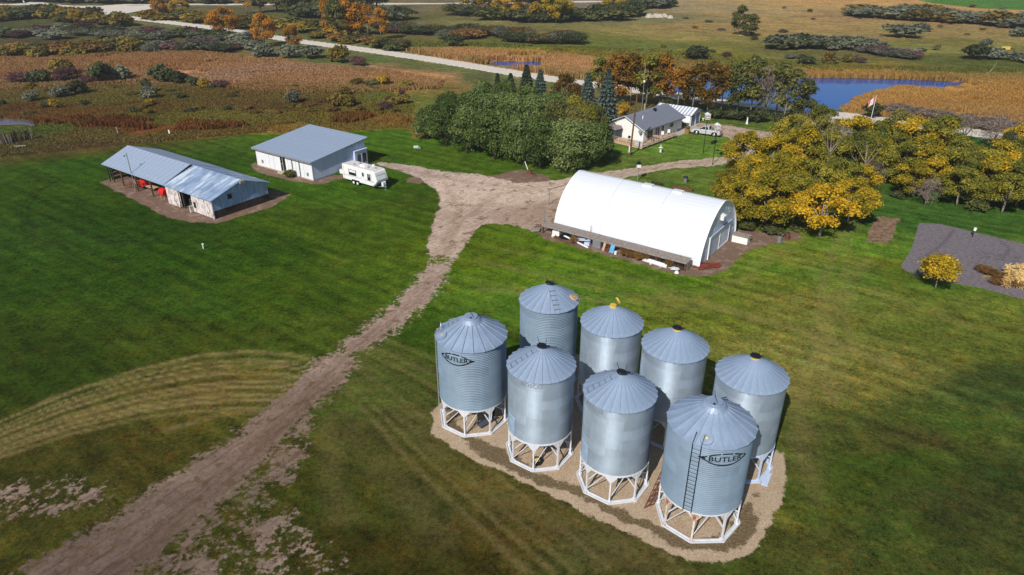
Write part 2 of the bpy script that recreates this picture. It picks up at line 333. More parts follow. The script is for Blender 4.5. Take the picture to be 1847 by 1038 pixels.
for off, wd, am in ((-.75, .22, 1), (.75, .22, 1), (-.1, .3, .5), (1.7, .16, .6), (-1.6, .16, .6)): gut = np.maximum(gut, am * np.exp(-(ldist(WQ, TC + nrm_ * off) / wd) ** 2))
for pl, wd in (([(1070, 323), (1140, 312), (1220, 298), (1300, 289), (1345, 272)], .35), ([(700, 297), (770, 316), (860, 330), (980, 345)], .5), ([(800, 330), (830, 380), (800, 440)], .4), ([(1000, 335), (900, 350), (830, 400), (800, 460)], .5)): gut = np.maximum(gut, .8 * np.exp(-(ldist(WQ, widen(pl)) / wd) ** 2))
def idw(P, ctl, warp=0):
    """smooth blend of hand-picked ground colours, some with lens darkening in them; distances measured relative to how far out one stands"""
    c = np.array([G(a, b) for a, b, _ in ctl]); k = np.array([lin(q) for _, _, q in ctl]); num = np.zeros((len(P), 3)); den = np.zeros(len(P))
    for i in range(len(c)):
        sc = max(c[i][1], 30.0)
        d2 = ((P[:, 0] - c[i][0]) / (sc * .9)) ** 2 + ((np.log(np.maximum(P[:, 1], 5) / c[i][1])) * 2.2) ** 2
        wt = 1 / (d2 + .0012) ** 2.2; num += wt[:, None] * k[i]; den += wt
    return num / den[:, None]
LC = [(50, 350, (45, 68, 9)), (200, 300, (45, 73, 12)), (350, 450, (43, 68, 9)), (100, 500, (41, 64, 10)), (600, 400, (59, 80, 14)), (500, 550, (53, 73, 12)), (300, 600, (53, 66, 14)), (30, 650, (41, 57, 11)), (400, 700, (80, 73, 28)), (250, 850, (67, 63, 23)),  # lawn colours, about half the lens vignette put into the outer corners
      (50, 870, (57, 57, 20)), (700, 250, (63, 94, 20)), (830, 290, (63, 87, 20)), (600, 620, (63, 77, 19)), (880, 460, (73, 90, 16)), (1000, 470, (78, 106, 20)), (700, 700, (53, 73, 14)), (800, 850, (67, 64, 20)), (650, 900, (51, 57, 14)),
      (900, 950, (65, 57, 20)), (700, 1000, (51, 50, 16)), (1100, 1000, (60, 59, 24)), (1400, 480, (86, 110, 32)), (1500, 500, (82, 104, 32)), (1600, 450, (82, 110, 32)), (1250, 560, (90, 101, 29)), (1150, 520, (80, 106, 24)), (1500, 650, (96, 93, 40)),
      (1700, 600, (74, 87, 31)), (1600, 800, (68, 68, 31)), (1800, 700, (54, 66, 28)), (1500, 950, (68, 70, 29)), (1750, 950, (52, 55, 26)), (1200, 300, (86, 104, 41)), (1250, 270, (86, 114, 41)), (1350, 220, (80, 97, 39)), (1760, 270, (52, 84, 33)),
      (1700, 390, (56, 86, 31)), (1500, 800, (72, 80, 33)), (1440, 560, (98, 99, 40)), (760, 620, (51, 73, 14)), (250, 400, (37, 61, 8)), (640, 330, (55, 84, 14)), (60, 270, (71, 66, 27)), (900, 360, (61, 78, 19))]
FC = [(50, 45, (67, 70, 41)), (250, 45, (89, 88, 52)), (100, 65, (71, 68, 47)), (300, 65, (78, 79, 50)), (50, 90, (78, 72, 40)), (200, 90, (89, 75, 36)), (0, 130, (121, 85, 52)), (120, 118, (126, 92, 56)), (300, 112, (136, 96, 61)), (420, 120, (150, 114, 84)),
      (470, 135, (150, 124, 110)), (600, 140, (150, 112, 78)), (720, 145, (150, 116, 80)), (60, 170, (95, 86, 45)), (200, 175, (91, 83, 40)), (330, 175, (86, 74, 36)), (420, 170, (88, 66, 36)), (520, 185, (86, 62, 38)), (600, 175, (96, 82, 38)),
      (700, 180, (96, 102, 46)), (40, 195, (82, 53, 29)), (150, 205, (97, 55, 29)), (300, 190, (86, 61, 31)), (300, 212, (86, 81, 29)), (420, 210, (100, 94, 36)), (550, 215, (96, 86, 34)), (650, 215, (126, 88, 40)), (700, 228, (104, 92, 40)), (250, 228, (104, 59, 31)),
      (400, 232, (96, 74, 36)), (500, 236, (120, 96, 44)), (100, 235, (61, 85, 32)), (180, 250, (86, 75, 41)), (60, 262, (73, 68, 40)), (120, 262, (78, 57, 41)), (640, 225, (110, 88, 40)), (720, 200, (96, 94, 40)), (730, 165, (110, 96, 48)),
      (400, 30, (84, 82, 56)), (600, 30, (76, 82, 44)), (700, 20, (98, 92, 66)), (760, 22, (94, 88, 50)), (800, 60, (92, 90, 52)), (900, 82, (86, 96, 42)), (1100, 85, (88, 98, 44)), (1000, 95, (140, 120, 44)), (1300, 105, (110, 108, 46)), (1230, 120, (150, 116, 74)),
      (960, 40, (108, 106, 64)), (1250, 50, (129, 112, 69)), (1350, 30, (142, 123, 78)), (1200, 65, (127, 117, 67)), (1150, 30, (108, 106, 74)), (1450, 45, (142, 121, 76)), (1500, 30, (133, 110, 76)), (1600, 60, (127, 112, 69)), (1700, 80, (108, 104, 54)),
      (1800, 70, (127, 114, 69)), (1500, 100, (92, 90, 52)), (1700, 115, (78, 84, 40)), (1847, 120, (78, 86, 38)), (1600, 90, (112, 112, 60)), (1400, 115, (90, 96, 44)), (1600, 8, (169, 134, 83)), (1780, 24, (167, 130, 80)), (1450, 12, (154, 130, 83)),
      (1300, 12, (136, 123, 90)), (1000, 10, (108, 101, 87)), (1450, 128, (140, 110, 50)), (1650, 175, (160, 124, 58)), (1800, 180, (150, 112, 54)), (1700, 205, (150, 120, 72)), (1560, 190, (158, 118, 66)), (1780, 220, (128, 100, 66)), (1330, 165, (130, 100, 56)),
      (860, 104, (160, 120, 80)), (1060, 120, (160, 122, 82)), (800, 120, (84, 92, 50)), (650, 105, (72, 88, 44)), (560, 85, (96, 96, 60)), (900, 140, (80, 88, 50)), (1300, 195, (70, 74, 40)), (1700, 238, (60, 90, 40)), (1600, 222, (90, 96, 50)), (1847, 40, (136, 114, 80))]
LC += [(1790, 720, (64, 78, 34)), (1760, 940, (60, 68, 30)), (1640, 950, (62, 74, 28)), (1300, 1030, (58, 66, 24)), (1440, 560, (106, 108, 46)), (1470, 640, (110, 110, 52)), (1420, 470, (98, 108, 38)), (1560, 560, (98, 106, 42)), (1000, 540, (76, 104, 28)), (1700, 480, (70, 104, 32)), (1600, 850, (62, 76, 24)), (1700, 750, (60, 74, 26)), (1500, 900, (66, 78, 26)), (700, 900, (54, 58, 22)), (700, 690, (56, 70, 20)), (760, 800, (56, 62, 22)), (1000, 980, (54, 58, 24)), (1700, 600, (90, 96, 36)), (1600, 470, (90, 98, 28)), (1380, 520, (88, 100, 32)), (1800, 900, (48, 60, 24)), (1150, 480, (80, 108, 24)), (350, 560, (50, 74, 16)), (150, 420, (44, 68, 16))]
warpL = GP + 7 * (np.stack([fbm(GP, 17, 33), fbm(GP, 17, 39)], 1) - .5)
warpF = GP + NEARW * 22 * (np.stack([fbm(GP, 40, 43), fbm(GP, 40, 49)], 1) - .5) * [[1.6, 1]]
lm = np.clip(.5 + a_lawn / 1.0, 0, 1)[:, None]
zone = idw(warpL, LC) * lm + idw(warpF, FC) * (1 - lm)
tan_ = np.array(lin((158, 118, 76))); zone = zone * (1 - .45 * a_reed[:, None] * (1 - lm)) + tan_ * .45 * a_reed[:, None] * (1 - lm)
crop = a_crop[:, None]; zone = zone * (1 - crop) + np.array(lin((70, 110, 48))) * crop
vg = (a_verge * (1 - a_road))[:, None] * .7 * (1 - lm); zone = zone * (1 - vg) + np.array(lin((92, 102, 62))) * vg
GC = [(900, 350, (208, 186, 168)), (780, 420, (190, 168, 150)), (700, 540, (174, 152, 138)), (620, 640, (160, 138, 124)), (500, 760, (132, 112, 98)), (300, 950, (120, 103, 90)), (100, 1030, (112, 95, 84)), (560, 1000, (150, 130, 118)), (50, 900, (150, 128, 116)), (1250, 290, (190, 170, 152)), (1350, 235, (184, 162, 144)), (700, 300, (190, 170, 158)), (1000, 380, (170, 146, 128))]  # gravel colours; the near ones have some lens vignette darkening put in
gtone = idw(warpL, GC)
# surface kind per face -> its own object
idx = np.arange(NR * NC).reshape(NR, NC)
F = np.stack([idx[:-1, :-1], idx[:-1, 1:], idx[1:, 1:], idx[1:, :-1]], -1).reshape(-1, 4)
def fm(a): return a[F].mean(1)
regn = np.zeros(len(F), int)                       # 0 field
regn[fm(a_lawn) > 0] = 1
regn[fm(a_reed) > .5] = np.where(regn[fm(a_reed) > .5] == 0, 8, 1)
regn[fm(a_crop) > .5] = 9
regn[fm(a_gravel) > .42] = 2; regn[fm(a_soil) > .5] = 3; regn[fm(a_pad) > .5] = 4; regn[fm(a_garden) > .5] = 5; regn[fm(a_patch) > .5] = 6
regn[(fm(a_road) > .5) & (regn != 2)] = 7
Z = np.zeros(len(GP)); Z += .10 * np.clip(a_road * 2, 0, 1) * (1 - lm[:, 0]) + (fbm(GP, 5, 71) - .5) * .5 * (1 - lm[:, 0]) * (1 - np.clip(a_road * 2, 0, 1))
Z += (fbm(GP, 1.6, 77) - .5) * .05 * lm[:, 0] * (GP[:, 1] < 120)
Z -= .75 * a_water
Z[a_pad > .4] += .02
def ground_mat():
    m = NT('land_surface'); p = m.pos(); z = m.attr('zone').outputs['Color']
    A = lambda n: m.attr(n).outputs['Fac']
    big = m.noise(.09, p, 4, .6); med = m.noise(.55, p, 5, .65); fine = m.noise(2.6, p, 6, .85); vf = m.noise(8, p, 4, .9)
    stre = m.noise(1.0, m.map(m.map(p, rot=(0, 0, -FA)), (.05, .8, 1)), 5, .6)
    stre2 = m.noise(1.0, m.map(m.map(p, rot=(0, 0, -.2)), (.12, .9, 1)), 4, .6)
    lawn = m.ramp(A('lawn'), -.5, .5)
    sx = m.n('ShaderNodeSeparateXYZ'); m.set(sx.inputs[0], m.map(p, rot=(0, 0, -FA))); ph = m.math('ADD', m.math('MULTIPLY', sx.outputs[1], 2.9), m.math('MULTIPLY', m.noise(.12, p, 3), 9.0)); stripe = m.math('MULTIPLY', m.math('MULTIPLY', m.math('SINE', ph), lawn), m.ramp(m.noise(.05, m.map(p, loc=(4, 4, 4)), 3), .4, .6, .01, .10))
    v = m.math('ADD', m.ramp(med, .34, .66, .68, 1.32, False), m.ramp(fine, .34, .66, -.62, .62, False))
    v = m.math('ADD', v, m.ramp(vf, .34, .66, -.55, .55, False))
    v = m.math('MULTIPLY', v, m.ramp(stre, .36, .64, .78, 1.22, False)); v = m.math('MULTIPLY', v, m.ramp(big, .3, .7, .84, 1.16, False))
    v = m.math('ADD', v, stripe); v = m.math('MULTIPLY', v, 1.16)
    cc = m.n('ShaderNodeCombineColor'); [m.set(cc.inputs[i], v) for i in range(3)]
    g = m.mix(1.0, z, cc.outputs[0], 'MULTIPLY')
    # olive, straw and dark clover blotches
    g = m.mix(m.math('MULTIPLY', m.ramp(m.noise(.35, p, 6, .62), .52, .66), .45), g, m.mix(1.0, g, (1.7, 1.15, 1.0, 1), 'MULTIPLY'))
    g = m.mix(m.math('MULTIPLY', m.ramp(m.noise(.22, m.map(p, (1, 1, 1), loc=(31, 7, 3)), 6, .72), .53, .64), .6), g, m.mix(1.0, g, (.66, .88, .62, 1), 'MULTIPLY'))
    g = m.mix(m.math('MULTIPLY', m.ramp(m.noise(1.3, m.map(p, loc=(5, 3, 1)), 5, .65), .52, .62), .55), g, m.mix(1.0, g, (1.65, 1.1, 1.05, 1), 'MULTIPLY'))
    g = m.mix(m.math('MULTIPLY', m.ramp(m.noise(1.7, m.map(p, loc=(1, 8, 4)), 5, .65), .53, .62), .6), g, m.mix(1.0, g, (.62, .92, .55, 1), 'MULTIPLY'))
    straw = m.mix(fine, lin4((124, 110, 64)), lin4((172, 148, 102)))
    wn = m.math('MULTIPLY', A('worn'), m.ramp(m.math('ADD', m.math('MULTIPLY', stre2, .4), m.math('MULTIPLY', fine, .6)), .40, .58, .45, 1.0))
    g = m.mix(m.math('MULTIPLY', wn, .85), g, straw)
    rusty = m.math('MULTIPLY', m.ramp(m.noise(.16, m.map(p, (.5, 1, 1), loc=(9, 2, 0)), 6, .7), .52, .66), m.math('SUBTRACT', 1.0, lawn))
    g = m.mix(m.math('MULTIPLY', rusty, .35), g, m.mix(1.0, g, (1.5, .85, .7, 1), 'MULTIPLY'))
    nl = m.math('SUBTRACT', 1.0, lawn)
    g = m.mix(m.math('MULTIPLY', m.math('MULTIPLY', m.ramp(m.noise(1.0, m.map(p, (.035, .10, 1)), 6, .65), .50, .62), nl), .55), g, m.mix(1.0, g, (1.35, 1.22, 1.25, 1), 'MULTIPLY'))
    g = m.mix(m.math('MULTIPLY', m.math('MULTIPLY', m.ramp(m.noise(1.0, m.map(p, (.10, .22, 1), loc=(5, 5, 5)), 6, .68), .52, .60), nl), .5), g, m.mix(1.0, g, (.62, .62, .62, 1), 'MULTIPLY'))
    # gravel
    nn = m.noise(1.1, p, 7, .75); nf = m.noise(7, p, 4, .8)
    gm = m.ramp(m.math('ADD', A('gravel'), m.math('MULTIPLY', m.math('SUBTRACT', m.math('ADD', m.math('MULTIPLY', nn, .5), m.math('MULTIPLY', m.noise(2.6, m.map(p, loc=(2, 2, 2)), 5, .65), .5)), .5), 1.9)), .44, .58)
    gm = m.math('MULTIPLY', gm, m.ramp(A('gravel'), .05, .3))
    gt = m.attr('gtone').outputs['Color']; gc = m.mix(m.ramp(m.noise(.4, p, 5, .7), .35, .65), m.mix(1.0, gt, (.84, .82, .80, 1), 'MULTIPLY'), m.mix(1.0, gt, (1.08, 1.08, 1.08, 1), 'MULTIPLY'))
    gc = m.mix(m.math('MULTIPLY', m.ramp(m.noise(4.5, p, 3, .7), .54, .66), .4), gc, m.mix(1.0, gt, (1.4, 1.42, 1.45, 1), 'MULTIPLY'))
    gc = m.mix(m.math('MULTIPLY', m.ramp(m.noise(1.0, m.map(m.map(p, rot=(0, 0, -.95)), (.3, 2.0, 1)), 7, .8), .50, .60), .65), gc, m.mix(1.0, gt, (.48, .42, .38, 1), 'MULTIPLY'))
    gc = m.mix(m.math('MULTIPLY', m.ramp(m.noise(.6, p, 6, .65), .56, .63), .7), gc, lin4((98, 78, 54)))
    gc = m.mix(m.math('MULTIPLY', m.ramp(m.noise(3.6, m.map(p, loc=(7, 7, 7)), 3, .7), .55, .66), .4), gc, m.mix(1.0, gt, (.4, .36, .32, 1), 'MULTIPLY'))
    gc = m.mix(m.math('MULTIPLY', m.ramp(m.noise(1.5, m.map(p, loc=(3, 1, 6)), 5, .65), .54, .62), .42), gc, m.mix(1.0, gt, (.46, .38, .33, 1), 'MULTIPLY'))
    gc = m.mix(m.math('MULTIPLY', m.ramp(m.noise(2.1, m.map(p, loc=(8, 4, 2)), 5, .65), .55, .63), .35), gc, m.mix(1.0, gt, (1.5, 1.5, 1.52, 1), 'MULTIPLY'))
    gc = m.mix(m.math('MULTIPLY', A('gut'), m.ramp(nf, .38, .6, .25, .85)), gc, m.mix(1.0, gt, (.50, .42, .36, 1), 'MULTIPLY'))
    g = m.mix(gm, g, gc)
    # bare soil
    sm = m.ramp(m.math('ADD', A('soil'), m.math('MULTIPLY', m.math('SUBTRACT', nn, .5), 1.2)), .42, .6)
    so = m.mix(m.ramp(nf, .3, .7), lin4((92, 72, 60)), lin4((142, 118, 102)))
    so = m.mix(m.math('MULTIPLY', m.ramp(m.noise(.7, p, 6, .7), .5, .62), .6), so, lin4((160, 138, 122)))
    g = m.mix(sm, g, so)
    pm = m.ramp(m.math('ADD', A('pad'), m.math('MULTIPLY', m.math('SUBTRACT', nn, .5), .7)), .44, .56)
    pc = m.mix(m.ramp(m.noise(14, p, 4, .85), .35, .65), lin4((146, 122, 98)), lin4((208, 188, 162)))
    pc = m.mix(m.math('MULTIPLY', m.ramp(m.noise(.9, p, 6, .75), .45, .7), .55), pc, lin4((164, 136, 108)))
    wd = m.math('MULTIPLY', m.ramp(m.math('ADD', m.math('MULTIPLY', A('weed'), .75), m.math('SUBTRACT', nn, .35)), .55, .68), m.ramp(nf, .3, .6, .45, 1.0))
    pc = m.mix(wd, pc, m.mix(nf, lin4((78, 62, 44)), lin4((108, 96, 66))))
    g = m.mix(pm, g, pc)
    gd = m.mix(m.ramp(m.noise(2.5, p, 6, .7), .3, .7), lin4((98, 92, 96)), lin4((134, 126, 130)))
    gd = m.mix(m.math('MULTIPLY', m.ramp(m.noise(.5, p, 5, .7), .55, .7), .3), gd, lin4((108, 98, 86)))
    g = m.mix(m.ramp(m.math('ADD', A('garden'), m.math('MULTIPLY', m.math('SUBTRACT', nf, .5), .5)), .4, .6), g, gd)
    pt = m.mix(m.ramp(m.noise(1.6, p, 6, .7), .35, .65), lin4((104, 78, 62)), lin4((150, 126, 104)))
    g = m.mix(m.ramp(m.math('ADD', A('patch'), m.math('MULTIPLY', m.math('SUBTRACT', nf, .5), .5)), .4, .6), g, pt)
    rd = m.mix(m.ramp(m.noise(1.5, p, 4, .7), .3, .7), lin4((196, 186, 172)), lin4((222, 214, 202)))
    g = m.mix(m.ramp(m.math('ADD', A('road'), m.math('MULTIPLY', m.math('SUBTRACT', nn, .5), .35)), .42, .58), g, rd)
    g = m.mix(m.math('MULTIPLY', A('rut'), .6), g, m.mix(1.0, g, (.45, .45, .5, 1), 'MULTIPLY'))
    g = m.mix(m.ramp(A('water'), .2, .6), g, lin4((58, 44, 30)))
    h = m.math('ADD', fine, m.math('MULTIPLY', vf, .7)); m.bump(h, .55, .12)
    return m.fin(g, .95, 0, .03)
M['land'] = ground_mat()
NM = {0: ('meadow_ground', 'rough autumn meadow and scrub land around the farmyard'), 1: ('lawn', 'mown green farmyard lawn with worn straw-coloured tracks'), 2: ('gravel_driveway', 'pale gravel yard and the track running down to the lower left'),
      3: ('bare_soil', 'brown bare soil skirting the sheds'), 4: ('gravel_pad', 'pinkish gravel pad under the grain bins with a brown weedy rim'), 5: ('garden_plot', 'dark tilled garden plot at the right'),
      6: ('soil_patch', 'small oblong patch of bare soil in the lawn'), 7: ('gravel_road', 'pale gravel road crossing the marsh country'), 8: ('marsh_ground', 'tan marsh floor under the cattails'), 9: ('crop_field', 'bright green crop field in the far right corner')}
AT = {'lawn': a_lawn, 'gravel': a_gravel, 'soil': a_soil, 'pad': a_pad, 'weed': a_weed, 'garden': a_garden, 'patch': a_patch, 'road': a_road, 'worn': worn, 'rut': rut, 'water': a_water, 'gut': gut}
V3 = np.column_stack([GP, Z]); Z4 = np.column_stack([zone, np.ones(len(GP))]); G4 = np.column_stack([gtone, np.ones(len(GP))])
for r, (nm, lb) in NM.items():
    f = F[regn == r]
    if not len(f): continue
    u, inv = np.unique(f.ravel(), return_inverse=True)
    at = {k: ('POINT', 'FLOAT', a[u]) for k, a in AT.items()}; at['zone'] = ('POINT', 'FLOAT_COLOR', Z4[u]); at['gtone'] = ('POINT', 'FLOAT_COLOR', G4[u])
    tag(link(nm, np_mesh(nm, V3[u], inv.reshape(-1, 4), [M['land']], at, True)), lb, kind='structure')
# the plain beyond and beneath, out to the horizon
b = MB(); b.quad((-5000, -400, -1.2), (5000, -400, -1.2), (5000, 5500, -1.2), (-5000, 5500, -1.2))
tag(b.build('ground', simple('far_prairie', (104, 98, 56), .95, var=.3, scale=.01)), 'prairie plain reaching to the horizon', kind='structure')
def water_mat():
    m = NT('pond_water'); n = m.noise(1.4, m.map(m.pos(), (.6, 1.6, 1)), 3)
    m.bump(n, .03, .03); return m.fin(lin4((10, 82, 160)), .05, 0, .3)
M['water'] = water_mat()
for pts, nm, lb in ((WATER[0], 'pond', 'blue marsh pond between the gravel road and the cattails'), (WATER[1], 'pond', 'small dark pool in the cattails left of the big pond'), (WATER[2], 'ditch_water', 'grey strip of ditch water at the left edge'), (WATER[3], 'pond', 'narrow arm of the blue pond reaching right')):
    pg = poly(pts); x0, y0 = pg.min(0) - 12; x1, y1 = pg.max(0) + 12
    if pts is WATER[0]: x1 -= 14
    if pts is WATER[3]: x0 = poly(WATER[0]).max(0)[0] - 2
    b = MB(); b.quad((x0, y0, -.32), (x1, y0, -.32), (x1, y1, -.32), (x0, y1, -.32))
    o = b.build(nm, M['water'] if nm == 'pond' else simple('ditch_mud_water', (92, 84, 92), .2, spec=.5)); tag(o, lb, kind='structure')

b = MB(); b.box(-900, -60, -4.0, 900, 1200, 40.0)
m = bpy.data.materials.new('thin_haze'); m.use_nodes = True; t = m.node_tree; t.nodes.clear()
out = t.nodes.new('ShaderNodeOutputMaterial'); v = t.nodes.new('ShaderNodeVolumePrincipled'); v.inputs['Color'].default_value = (.92, .95, 1, 1); v.inputs['Density'].default_value = .00022; v.inputs['Anisotropy'].default_value = .2
t.links.new(v.outputs[0], out.inputs['Volume']); tag(b.build('haze', m), 'thin pale haze over the whole countryside', kind='stuff')
# ------------------------------------------------------------------ grain bins
def lathe_wall(R, z0, z1, pitch, amp, per, seg, tiers):
    n = int(round((z1 - z0) / pitch)); rows = n * per + 1
    zz = np.linspace(z0, z1, rows); rr = R + (amp * (2 * np.abs(np.sin(np.arange(rows) * pi / per)) ** .8 - 1) if pitch > .1 else amp * np.cos(np.arange(rows) * 2 * pi / per))
    a = np.arange(seg) * 2 * pi / seg
    V = np.stack([np.outer(rr, np.cos(a)), np.outer(rr, np.sin(a)), np.repeat(zz[:, None], seg, 1)], -1).reshape(-1, 3)
    i = np.arange(rows * seg).reshape(rows, seg); F_ = np.stack([i[:-1], np.roll(i, -1, 1)[:-1], np.roll(i, -1, 1)[1:], i[1:]], -1).reshape(-1, 4)
    rs = np.random.RandomState(int(R * 100)); tn = rs.rand(tiers, 8)
    zc = (zz[:-1] + zz[1:]) / 2; ti = np.minimum(((zc - z0) / (z1 - z0) * tiers).astype(int), tiers - 1)
    ai = ((np.arange(seg) / seg * 6)[None, :] + (ti % 2)[:, None] * .5).astype(int) % 6
    tone = tn[np.repeat(ti[:, None], seg, 1), ai].ravel()
    return np_mesh('wall', V, F_, (), {'tone': ('FACE', 'FLOAT', tone)}, True)
def roof_panel_mesh(r0, z0, r1, z1, da, rib, mat):
    m = MB(); c, s_ = cos(da / 2), sin(da / 2)
    P = lambda r, z, sg, dz=0: (r * c, r * s_ * sg, z + dz)
    m.quad(P(r0, z0, -1), P(r1, z1, -1), P(r1, z1, 1), P(r0, z0, 1))
    m.quad(P(r1, z1, -1), P(r1, z1, -1, -.05), P(r1, z1, 1, -.05), P(r1, z1, 1))
    wd = .035                                        # raised seam along one edge
    def Q(r, z, off, dz): return (r * c - off * s_ * 0, r * s_ - off, z + dz)
    for a, b_ in (((wd, 0), (wd, rib)), ((wd, rib), (-wd, rib)), ((-wd, rib), (-wd, 0))):
        m.quad(Q(r0, z0, *a), Q(r1 + .03, z1, *a), Q(r1 + .03, z1, *b_), Q(r0, z0, *b_))
    m.quad(Q(r1 + .03, z1, wd, 0), Q(r1 + .03, z1, -wd, 0), Q(r1 + .03, z1, -wd, rib), Q(r1 + .03, z1, wd, rib))
    me = bpy.data.meshes.new('roof_panel'); me.from_pydata(m.v, [], m.f); me.materials.append(mat); return me
def ring(m, R0, z0, R1, z1, seg=48, mi=0, a0=0, a1=2 * pi):
    k = len(m.v); n = seg + 1
    for i in range(n):
        t = a0 + (a1 - a0) * i / seg; m.v += [(R0 * cos(t), R0 * sin(t), z0), (R1 * cos(t), R1 * sin(t), z1)]
    for i in range(seg): m.f.append((k + 2 * i, k + 2 * i + 2, k + 2 * i + 3, k + 2 * i + 1)); m.m.append(mi)
def bent(polys, R, a_mid, z_mid):
    """flat (u, v) polygons laid on the wall's curve"""
    m = MB()
    for pg in polys:
        k = len(m.v)
        for u, v in pg:
            t = a_mid + u / R; m.v.append((R * cos(t), R * sin(t), z_mid + v))
        m.f.append(tuple(range(k, k + len(pg)))); m.m.append(0)
    return m
def text_polys(txt, size, bold=0.0, sx=1.0, ox=0, oy=0):
    cu = bpy.data.curves.new('lettering', 'FONT'); cu.body = txt; cu.size = size; cu.align_x = 'CENTER'; cu.align_y = 'CENTER'; cu.offset = bold; cu.space_character = 1.06
    o = bpy.data.objects.new('lettering', cu); COL.objects.link(o)
    me = bpy.data.meshes.new_from_object(o.evaluated_get(bpy.context.evaluated_depsgraph_get()))
    out = [[(me.vertices[i].co.x * sx + ox, me.vertices[i].co.y + oy) for i in p.vertices] for p in me.polygons]
    bpy.data.objects.remove(o); bpy.data.curves.remove(cu); bpy.data.meshes.remove(me); return out
def lens_logo(L, Ht, flip):
    """the maker's long pointed oval with its name and the dark nut at one end"""
    P = []; n = 26; hw = L / 2
    def y(u, k=1.0): return Ht / 2 * k * (1 - abs(u / hw) ** 2.2)
    for sg in (1, -1):
        for i in range(n):
            u0 = -hw * .97 + 1.94 * hw * i / n; u1 = u0 + 1.94 * hw / n
            if sg > 0 and (i % 7 == 3): continue
            th = .10
            P.append([(u0, sg * y(u0)), (u1, sg * y(u1)), (u1, sg * (y(u1) - th)), (u0, sg * (y(u0) - th))])
    e = 1 if not flip else -1
    P.append([(e * hw * .80, 0), (e * hw * .89, .17), (e * hw * 1.0, .03), (e * hw * 1.04, 0), (e * hw * 1.0, -.03), (e * hw * .89, -.17)])
    P.append([(e * hw * 1.0, .10), (e * hw * 1.13, 0), (e * hw * 1.0, -.10)])
    P.append([(-e * hw * 1.05, .0), (-e * hw * .86, .19), (-e * hw * .90, 0), (-e * hw * .86, -.19)])
    P += text_polys('BUTLER', .52, .008, 1.06 * L / 2.76, .04, 0)
    return P
ROPE = M['black']
def make_bin(kind, logo=None):
    """kind: 'butler' (wide corrugations, flat cap, 20 panels) or 'ringed' (fine corrugations, 24 panels)"""
    but = kind != 'ringed'; R = 2.66 if kind == 'butler' else 2.42; z0, z1 = 2.44, 7.86
    npan = {'butler': 20, 'ringed': 26, 'tall': 20}[kind]; wm = M['galv'] if kind == 'ringed' else M['butler_wall']
    P = {}
    P['wall'] = lathe_wall(R, z0, z1, (.155 if but else .068), (.05 if but else .012), (6 if but else 4), 80, 7); P['wall'].materials.append(wm)
    r0, ap = (.60, 9.20) if kind == 'butler' else (.27, 9.22)
    re = R + (.16 if but else .11); ze = z1 + .02
    P['panel'] = roof_panel_mesh(r0, ap, re, ze, 2 * pi / npan, .07 if kind == 'butler' else .045, M['bin_roof'])
    m = MB(); ring(m, re - .06, ze - .04, re - .06 - .22, ze + .02); ring(m, re - .08, ze - .03, r0, ap - .06)
    P['roof'] = mesh_of(m, 'roof', M['bin_roof'], True)
    return dict(kind=kind, R=R, z0=z0, z1=z1, re=re, ze=ze, r0=r0, ap=ap, npan=npan, but=but, P=P)
def mesh_of(m, name, mat, smooth=False):
    me = bpy.data.meshes.new(name); me.from_pydata([tuple(v) for v in m.v], [], m.f)
    for x in (mat if isinstance(mat, (list, tuple)) else [mat]): me.materials.append(x)
    if any(m.m): me.polygons.foreach_set('material_index', m.m)
    if smooth: me.polygons.foreach_set('use_smooth', [True] * len(m.f))
    recalc(me); return me
def leg_mesh(R, z0, mat):
    m = MB(); m.box(R - .07, -.055, .10, R + .04, .055, z0 - .02)
    m.prism([(-.07, z0 - .62), (-.42, z0 - .16), (-.42, z0 - .02), (.42, z0 - .02), (.42, z0 - .16), (.07, z0 - .62)], 'x', R - .01, R + .02)
    m.box(R - .16, -.13, .02, R + .12, .13, .13)
    return mesh_of(m, 'leg', mat)
BR = 2.78
def base_mesh(R, mat):
    a = pi / 8; m = MB(); d = R * cos(a); hl = R * sin(a) - .02     # between two neighbouring legs, about +x
    m.box(d - .15, -hl, 0, d - .08, hl, .12); m.box(d + .06, -hl - .06, 0, d + .13, hl + .06, .12); m.box(d - .08, -hl, .01, d + .06, hl, .035)
    return mesh_of(m, 'base_beam', mat)
def brace_mesh(R, z0, mat):
    m = MB(); m.bar((R - .08, 0, 1.05), (R * .50, 0, 1.42), .07); m.bar((R - .08, 0, .30), (R * .62, .9, z0 - .62), .045)
    return mesh_of(m, 'brace', mat)
LEGM = {}
